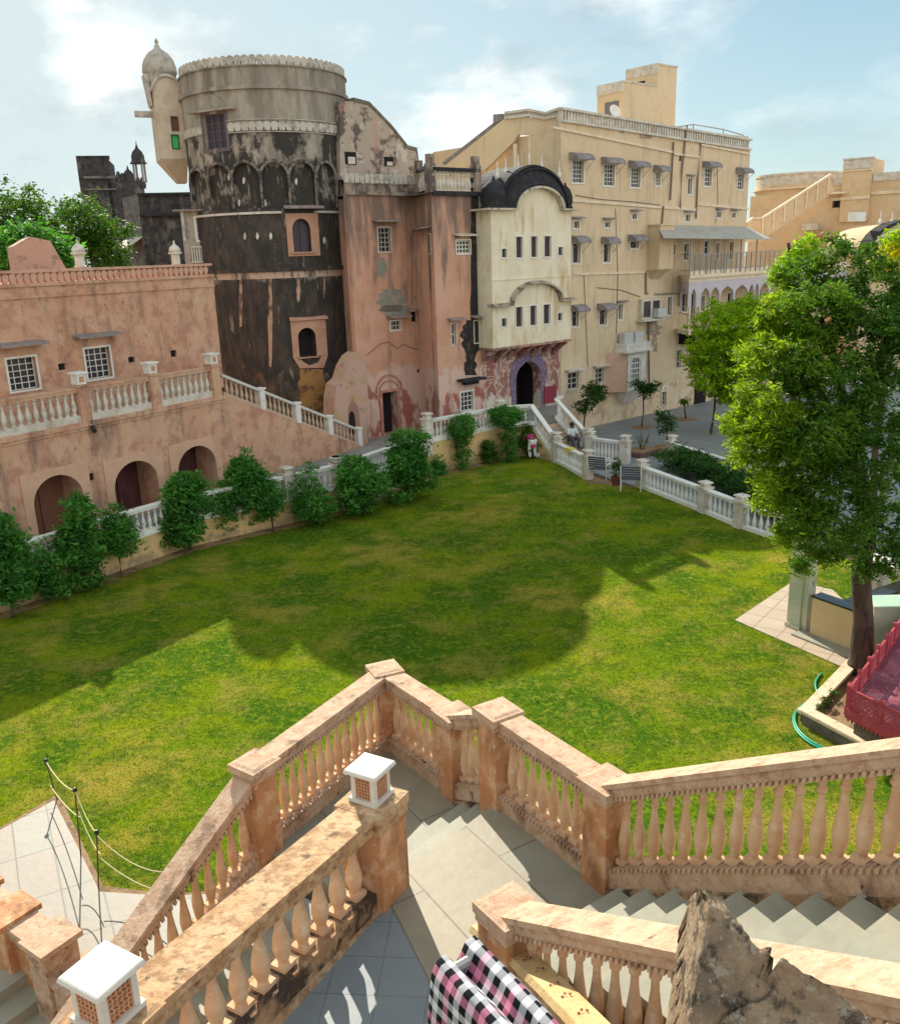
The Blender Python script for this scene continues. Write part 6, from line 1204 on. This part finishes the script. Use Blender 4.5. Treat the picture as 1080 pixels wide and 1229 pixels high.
# rope barrier
tops=[(55,914),(90,949),(116,1000)]; bs_=[(69,961),(97,1030),(118,1068)]; T3=[]
for i,((x0,y0),(x1,y1)) in enumerate(zip(tops,bs_)):
    g=G(x1,y1,.0); r=ray(x0,y0); kk=g[1]/r[1]; tp_=CAM+r*kk; T3.append(tp_); root=empty('rope_post',g,['rope barrier post farthest from the stairs at the corner of the lawn','middle rope barrier post beside the tiled path','rope barrier post nearest the stairs, where the path bends'][i],'post','rope barrier posts by the path')
    MB().tube([g-[0,0,.05],tp_],.011,8).build('rod',IRON,root); MB().lathe(tuple(tp_-[0,0,.02]),[(.025,0),(.035,.02),(.03,.05),(.012,.065)],10).build('knob',simple('black_plastic_knob',(.015,.015,.015),.4) if i==0 else bpy.data.materials['black_plastic_knob'],root)
def sag(a,b_,s_,n=12): return [a+(b_-a)*k/n-np.array([0,0,s_*4*(k/n)*(1-k/n)]) for k in range(n+1)]
T4=np.array([Le_[0]+.8,Le_[1]+2.5,1.1]); T4=D(215,1045,9.9)
k=0
for (a,c,s_) in((T3[0],T3[1],.12),(T3[0]-[0,0,.45],T3[1]-[0,0,.45],.08),(T3[1],T3[2],.12),(T3[1]-[0,0,.35],T3[2]-[0,0,.35],.1),(T3[2]-[0,0,.05],T4,.22),(T3[2]-[0,0,.42],T4-[0,0,.35],.16)):
    o=MB().tube(sag(np.array(a),np.array(c),s_),.008,5).build('rope',ROPE,origin=tuple(a)); tag(o,['upper rope hanging between the far and middle posts','lower rope hanging between the far and middle posts','upper rope hanging between the middle and near posts','lower rope hanging between the middle and near posts','upper rope sagging from the near post across the lawn corner','lower rope sagging from the near post over the path edge'][k],'rope','ropes of the barrier'); k+=1
# lower left parapet
z_=1.35; q0,q1,q2=G(-30,1068,z_),G(62,1132,z_),G(100,1168,z_)
root=empty('lower_stair_parapet',(q1[0],q1[1],0),'crumbling orange stair parapet with toothed coping at the lower left corner','parapet'); b=MB(); b.bar(q0,q1,.30,-.14,-.02); b.bar(q0,q1,.36,-.02,.04); b.build('coping',FRAIL,root); b=MB(); b.bar((*q0[:2],0),(*q1[:2],0),.2,0,z_-.141); b.build('panel_wall',FPOST,root)
t=(q1-q0)[:2]/np.linalg.norm((q1-q0)[:2])
for f in(.0,.5,1.0): c=q0+(q1-q0)*f; b=MB(); b.sbox(c,t,.17,.20,0,z_+.02); b.sbox(c,t,.22,.25,z_+.021,z_+.09); b.build('post',FPOST if f<1 else FRAIL,root)
b=MB(); b.bar((*q0[:2],0),(*q1[:2],0),.34,.0,.42); b.build('plinth',FGRIME,root)
c=G(95,1175,1.0); b=MB(); b.sbox(c,t,.16,.22,0,1.02); b.sbox(c,t,.2,.26,1.021,1.09); b.build('end_block',FRAIL,root)
sp_=G(25,1215,.6); n_=np.array([-t[1],t[0]]); 
if n_[1]>0: n_=-n_
root=empty('lower_steps',sp_,'shaded grey steps behind the orange parapet at the lower left corner','steps')
for i in range(5): c=sp_[:2]+t*(i-2)*.3; MB().prism([c+n_*-.35,c+t*.31-n_*.35,c+t*.31+n_*1.8,c+n_*1.8],-.05,.75-.15*i).build('step',STEPM,root)
# pavilion counter under the big tree
pc0=G(948,752,0); pf=F(G(957,757,0),G(1030,786,0)); root=empty('garden_counter',pc0,'pale garden counter with a corner column and yellow low wall behind the big tree trunk','counter')
cn=np.array([*pc0[:2]])+pf.t*.12-pf.n*.1; b=MB(); b.sbox(cn,pf.t,.17,.17,0,2.05); b.sbox(cn,pf.t,.2,.2,0,.12); b.sbox(cn+pf.t*.24,pf.t,.07,.12,0,1.9); b.build('column',mat('pale_green_cream_plaster',(.56,.52,.38),[((.40,.46,.34),1.8,.52,.08,.8),((.30,.22,.12),4,.64,.06,.6)]),root)
b=MB(); b.fbox(pf,.32,1.75,0.0,.92,-.14,0); b.build('front_wall',mat('low_wall_yellow_plaster',(.68,.50,.28),[((.6,.42,.22),1.5,.55,.1,.7)]),root); b=MB(); b.fbox(pf,.1,1.75,.0,.06,.001,.35); b.build('kerb',STEPM,root)  # plain warm yellow plaster with random blotches
BLG=simple('black_granite',(.012,.012,.013),.15,.6); b=MB(); b.fbox(pf,.30,1.75,.921,.96,-.32,.02); b.build('counter_top',BLG,root); b=MB(); b.fbox(pf,.9,1.2,.0,.93,-2.2,-.33); b.fbox(pf,.86,1.24,.931,.965,-2.3,-.33); b.build('side_counter',BLG,root)
b=MB(); b.fbox(pf,.95,3.2,.0,.05,-2.3,-.52); b.build('floor',simple('dark_wet_floor',(.05,.05,.05),.3),root)
bw_=[pf(.2,.0,-2.4),pf(3.4,.0,-2.4)]; railing('white balustrade behind the garden counter under the big tree',bw_,None,h=1.25,base=.25,rail=.14,sp=.26,r=.085,posts=(0,),pw=.2,finial=False,mats=(OFFW,WHITE,OFFW))
gw=F(G(1045,792,0),G(1110,800,0)); gw=F(pf(1.80,0,.0)[:2],az=92); b=MB(); b.fbox(gw,0,4,0,1.15,-.15,0); b.fbox(gw,-.02,4,1.151,1.2,-.6,.03); tag(b.build('green_wall',LIMEW,origin=gw(0,0)),'mint green wall right of the big tree trunk','wall')
b=MB(); b.fbox(gw,.45,.65,.35,.42,.002,.02); tag(b.build('wall_vent',WHITE,origin=gw(.45,.35)),'tiny white vent plate on the mint green wall','vent')
# paving
pv_=[G(882,745,0),G(952,698,0),(9.6,21.0,0),(9.4,16.6,0),G(1012,802,0)]
MB().prism([(p[0],p[1]) for p in pv_],-.1,.02).build('paving',PAVL)['kind']='structure'
# planter with kerb
k0,k1,k2=G(968,852,.27),G(1026,792,.27),G(1040,890,.27); root=empty('tree_planter',(k0[0],k0[1],0),'raised planter with pale kerbs round the foot of the big tree','planter')
for a,c in((k0,k1),(k0,k2)): b=MB(); b.bar((*a[:2],0),(*c[:2],0),.20,-.1,.21,ext=.0); b.build('wall',mat('dark_planter_plaster',(.16,.14,.10),[((.09,.08,.06),3,.52,.08,.8)]) if 'dark_planter_plaster' not in bpy.data.materials else bpy.data.materials['dark_planter_plaster'],root); b=MB(); b.bar((*a[:2],0),(*c[:2],0),.25,.211,.28+(.003 if c is k2 else 0),ext=.12); b.build('kerb',mat('pale_kerb_plaster',(.66,.52,.36),[((.4,.3,.2),5,.58,.06,.8)]) if 'pale_kerb_plaster' not in bpy.data.materials else bpy.data.materials['pale_kerb_plaster'],root,bevel=.01)
MB().prism([k0[:2],k2[:2],k2[:2]+[1.5,.2],k1[:2]+[1.2,.5],k1[:2]],0,.15).build('soil',SOIL,root)
rr_=random.Random(8); wd=empty('weeds',G(990,845,.22),'small green weeds growing inside the kerb of the tree planter','weeds','planter weeds')
leafobj(leaves([(*G(990,842,.28),.1,.07),(*G(1000,832,.28),.08,.06),(*G(986,850,.28),.07,.05)],260,.07,90,clump=.05,per=10),'leaves',LEAF_M,wd)
# maroon platform with lattice railing
zm=.85; m0,m1,m2=G(1017,850,zm),G(1110,898,zm),G(1092,745,zm); root=empty('maroon_platform',(m0[0],m0[1],0),'maroon painted platform with lattice railing and toothed skirt at the right edge','platform')
m3=m1+(m2-m0); b=MB(); b.prism([m0[:2],m1[:2],m3[:2],m2[:2]],zm-.06,zm); b.build('floor',MFLOOR,root)
for a,c in((m0,m1),(m0,m2)):
    f_=F(a,c); Lq=float(np.linalg.norm((c-a)[:2])); sg=1 if f_.n.dot((m3-m0)[:2])<0 else -1
    b=MB(); b.fbox(f_,0,Lq,zm-.14,zm+.02,0*sg,.05*sg)
    u=.02
    while u<Lq: b.extr(f_,[(u,zm-.141),(u+.07,zm-.141),(u+.035,zm-.22)],.005*sg,.04*sg); u+=.08
    b.build('toothed_skirt',MAR2,root)
    b=MB(); b.fbox(f_,0,Lq,zm+.34,zm+.38,-.02*sg,.02*sg); b.fbox(f_,0,Lq,zm+.04,zm+.08,-.02*sg,.02*sg)
    u=0.0
    while u<Lq: b.sweep(f_,[(u,zm+.08),(u+.26,zm+.34)],(.011,-.008*sg,.006*sg)); b.sweep(f_,[(u+.26,zm+.08),(u,zm+.34)],(.011,-.006*sg,.008*sg)); u+=.085
    b.build('lattice_railing',MAR2,root)
    for k in range(int(Lq/.62)+1): b=MB(); b.sbox(f_(min(k*.62+.02,Lq),0)[:2],f_.t,.035,.035,zm,zm+.43); b.sbox(f_(min(k*.62+.02,Lq),0)[:2],f_.t,.045,.045,zm+.43,zm+.46,taper=.02); b.build('post',MAR2,root)
b=MB(); cen=(m0+m3)[:2]/2; b.prism([m0[:2]+(cen-m0[:2])*.12,m1[:2]+(cen-m1[:2])*.12,m3[:2]+(cen-m3[:2])*.12,m2[:2]+(cen-m2[:2])*.12],0,zm-.061); b.build('base',mat('shaded_platform_base',(.12,.105,.08)),root)  # base coloured dark for the shade under the platform
# hose
hz=[(986,808),(979,818),(980,829),(986,834),(971,842),(958,851),(952,862),(956,877),(972,892),(997,904),(1025,917),(1050,929)]
hp_=[G(x,y,.03) for x,y in hz]
def smooth_(P,n=5):
    P=[np.array(p) for p in P]; out_=[]
    for i in range(len(P)-1):
        p0,p1,p2,p3_=P[max(i-1,0)],P[i],P[i+1],P[min(i+2,len(P)-1)]
        for k in range(n): t=k/n; out_.append(.5*((2*p1)+(-p0+p2)*t+(2*p0-5*p1+4*p2-p3_)*t*t+(-p0+3*p1-3*p2+p3_)*t**3))
    out_.append(P[-1]); return out_
b=MB(); b.tube(smooth_(hp_),.022,8); b.tube(smooth_([p+np.array([.045,.05,.0]) for p in hp_[4:]]),.022,8)
tag(b.build('garden_hose',HOSE,origin=tuple(hp_[0]),smooth=True),'green garden hose curling round the planter on the lawn','hose')
# chairs and pot at the courtyard opening
def chair(px,py,rz,lab):
    g=G(px,py,0.0); root=empty('slatted_chair',g,lab,'chair','slatted chairs at the lawn corner',rz)
    fm=MB(); 
    for x in(-.36,.36):
        fm.tube([(x,-.22,0),(x,-.24,.42)],.022,6); fm.tube([(x,.22,0),(x,.24,.45),(x,.34,.95)],.022,6); fm.tube([(x,-.25,.62),(x,.27,.62)],.022,6); fm.tube([(x,-.24,.42),(x,-.25,.62)],.02,6)
    fm.box(-.36,.36,-.25,-.22,.38,.42)
    me=fm.build('frame',WHITE,data_only=True); link('frame',me,root)
    s=MB()
    for j in range(5): s.box(-.35,.35,-.22+j*.095,-.15+j*.095,.425,.445)
    link('seat',s.build('seat',SLATM,data_only=True),root); s=MB()
    for j in range(5): z=.52+j*.09; y=.24+(z-.45)*.2; s.box(-.35,.35,y-.01,y+.01,z,z+.062)
    link('backrest',s.build('backrest',SLATM,data_only=True),root)
SLATM=simple('dark_blue_grey_slats',(.07,.08,.10),.5)
chair(719,575,math.radians(150),'dark slatted chair with white frame next to the short balustrade post'); chair(757,588,math.radians(165),'dark slatted chair with white frame beside the long balustrade end post')
g=G(739,582,0); root=empty('potted_plant',g,'dark potted plant standing between the two slatted chairs','potted plant'); MB().lathe(g,[(.14,0),(.2,.3),(.22,.32),(.17,.31)],12).build('pot',mat('dark_clay_pot',(.16,.05,.035)),root); leafobj(leaves([(g[0],g[1],.6,.17,.3),(g[0],g[1],.85,.1,.2)],420,.12,99,clump=.1,per=10),'foliage',LEAF_D,root)
# ------------------------------------------------------------------ people
SKIN=simple('brown_skin',(.16,.075,.045),.6); HAIR=simple('black_hair',(.012,.01,.01),.5)
def skinned(joints,edges,rad,name,m,parent,sub=2):
    me=bpy.data.meshes.new(name); o0=wloc(parent); me.from_pydata([tuple(Vector(j)-o0*0) for j in joints],edges,[]); o=link(name,me,parent); sk=o.modifiers.new('skin','SKIN')
    for i,v in enumerate(me.skin_vertices[0].data): v.radius=(rad[i],rad[i]) if not hasattr(rad[i],'__len__') else rad[i]; v.use_root=(i==0)
    s=o.modifiers.new('sub','SUBSURF'); s.levels=sub; s.render_levels=sub; me.materials.append(m); return o
def person(loc,rz,J,lab,top,bottom,cloth_r):
    root=empty('person',loc,lab,'person',None,rz)
    # joints: pelvis chest neck head | shoulders elbows wrists | hips knees ankles toes
    order=['pel','che','nec','hea','shL','elL','wrL','haL','shR','elR','wrR','haR','hiL','knL','anL','toL','hiR','knR','anR','toR']
    E_=[(0,1),(1,2),(2,3),(1,4),(4,5),(5,6),(6,7),(1,8),(8,9),(9,10),(10,11),(0,12),(12,13),(13,14),(14,15),(0,16),(16,17),(17,18),(18,19)]
    R_=[.12,.13,.05,.095,.055,.04,.028,.03,.055,.04,.028,.03,.085,.06,.04,.035,.085,.06,.04,.035]
    skinned([J[k] for k in order],E_,R_,'body',SKIN,root)
    skinned([J['pel'],J['che'],J['shL'],J['elL'],J['shR'],J['elR'],J['hem']],[(0,1),(1,2),(2,3),(1,4),(4,5),(0,6)],[cloth_r,cloth_r*.95,.075,.055,.075,.055,cloth_r*1.15],'tunic',top,root)
    skinned([J['pel'],J['hiL'],J['knL'],J['anL'],J['hiR'],J['knR'],J['anR']],[(0,1),(1,2),(2,3),(0,4),(4,5),(5,6)],[.13,.105,.085,.055,.105,.085,.055],'trousers',bottom,root)
    h=J['hea']; b=MB(); b.lathe((h[0],h[1]+.015,h[2]-.03),[(.02,-.06),(.095,-.02),(.112,.05),(.09,.11),(.03,.14)],12); link('hair',b.build('hair',HAIR,data_only=True,smooth=True),root)
    return root
# bending figure in pink, facing the wall
J=dict(pel=(0,0,.78),che=(0,-.26,.98),nec=(0,-.42,1.0),hea=(0,-.54,.96),shL=(-.17,-.33,.98),elL=(-.2,-.42,.74),wrL=(-.16,-.50,.52),haL=(-.15,-.53,.44),shR=(.17,-.33,.98),elR=(.2,-.42,.74),wrR=(.16,-.52,.52),haR=(.15,-.55,.44),hiL=(-.1,0,.74),knL=(-.12,-.06,.44),anL=(-.12,.03,.09),toL=(-.12,-.12,.04),hiR=(.1,0,.74),knR=(.12,-.06,.44),anR=(.12,.03,.09),toR=(.12,-.12,.04),hem=(0,.02,.5))
person(G(639,551,0),math.radians(200),J,'person in a pink tunic bending down beside the light green bush at the wall',mat('pink_cloth',(.50,.05,.16),[((.38,.03,.11),8,.55,.1,.7)],bump=.1),simple('white_cloth',(.7,.7,.68),.9),.15)
b=MB(); g=G(645,549,0); b.lathe(g,[(.02,.02),(.15,.02),(.19,.12),(.14,.25),(.05,.31),(.02,.3)],10); tag(b.build('cloth_bundle',simple('white_bundle_cloth',(.75,.75,.72),.9),origin=tuple(g),smooth=True),'small white bundle on the grass beside the person in pink','bundle')
# seated figure on the gateway steps
g=sL0*.30+sL1*.70; g2=sR0*.30+sR1*.70; pp_=g*.25+g2*.75; zst=.55
J=dict(pel=(0,0,.12),che=(0,-.03,.45),nec=(0,-.02,.6),hea=(0,-.05,.72),shL=(-.17,-.02,.52),elL=(-.22,-.16,.3),wrL=(-.12,-.34,.27),haL=(-.08,-.40,.26),shR=(.17,-.02,.52),elR=(.22,-.16,.3),wrR=(.12,-.34,.27),haR=(.08,-.40,.26),hiL=(-.1,-.02,.1),knL=(-.13,-.42,.16),anL=(-.13,-.42,-.28),toL=(-.13,-.55,-.33),hiR=(.1,-.02,.1),knR=(.13,-.42,.16),anR=(.13,-.42,-.28),toR=(.13,-.55,-.33),hem=(0,-.12,.08))
person((pp_[0],pp_[1],zst),math.radians(20),J,'person in pale clothes sitting on the gateway steps',simple('pale_teal_cloth',(.50,.58,.55),.9),simple('dark_trouser_cloth',(.06,.06,.07),.9),.14)
# ------------------------------------------------------------------ real grass blades on the near lawn
def inpoly(P,X,Y):
    c=np.zeros(len(X),bool); j=len(P)-1
    for i in range(len(P)):
        xi,yi=P[i][:2]; xj,yj=P[j][:2]; m=((yi>Y)!=(yj>Y))&(X<(xj-xi)*(Y-yi)/(yj-yi+1e-12)+xi); c^=m; j=i
    return c
rg=np.random.default_rng(77); n=900000; Yg=7+rg.random(n)**1.5*24; Xg=rg.uniform(-.62,.60,n)*(Yg+2); keep=inpoly(lawnpts,Xg,Yg)
for P in (pth,SOE+[(-5,6)],pv_,[tuple(k0[:2]),tuple(k2[:2]),(12,12),(12,18),tuple(k1[:2])],[tuple(c0),tuple(A0),tuple(B0),tuple(C0),tuple(Ce),(2,2),(-6,2),tuple(Le_),tuple(Lp)]): keep&=~inpoly(P,Xg,Yg)
Xg=Xg[keep][:260000]; Yg=Yg[keep][:260000]; m=len(Xg); th=rg.uniform(0,6.283,m); sc=(.55+.03*Yg)*rg.uniform(.6,1.3,m); hgt=.022*sc; wd=.006*sc*1.3; lx,ly=rg.normal(size=m)*.03*sc,rg.normal(size=m)*.03*sc
V=np.zeros((m,3,3)); V[:,0]=np.stack([Xg-np.cos(th)*wd,Yg-np.sin(th)*wd,np.full(m,-.002)],1); V[:,1]=np.stack([Xg+np.cos(th)*wd,Yg+np.sin(th)*wd,np.full(m,-.002)],1); V[:,2]=np.stack([Xg+lx,Yg+ly,hgt],1)
me=bpy.data.meshes.new('grass'); me.vertices.add(m*3); me.vertices.foreach_set('co',V.astype(np.float32).ravel()); me.loops.add(m*3); me.loops.foreach_set('vertex_index',np.arange(m*3,dtype=np.int32)); me.polygons.add(m); me.polygons.foreach_set('loop_start',np.arange(0,m*3,3,dtype=np.int32)); me.polygons.foreach_set('loop_total',np.full(m,3,dtype=np.int32)); me.update(); me.materials.append(grassmat(True))
tag(link('grass',me),'short patchy green and yellow grass blades of the lawn','grass',kind='stuff')

bed=[(p[0],p[1]) for p in WL[:7]]; bo=shift(bed,-.55); MB().prism([*shift(bed,-.1),*bo[::-1]],-.05,.012).build('soil_bed',SOIL)['kind']='structure'
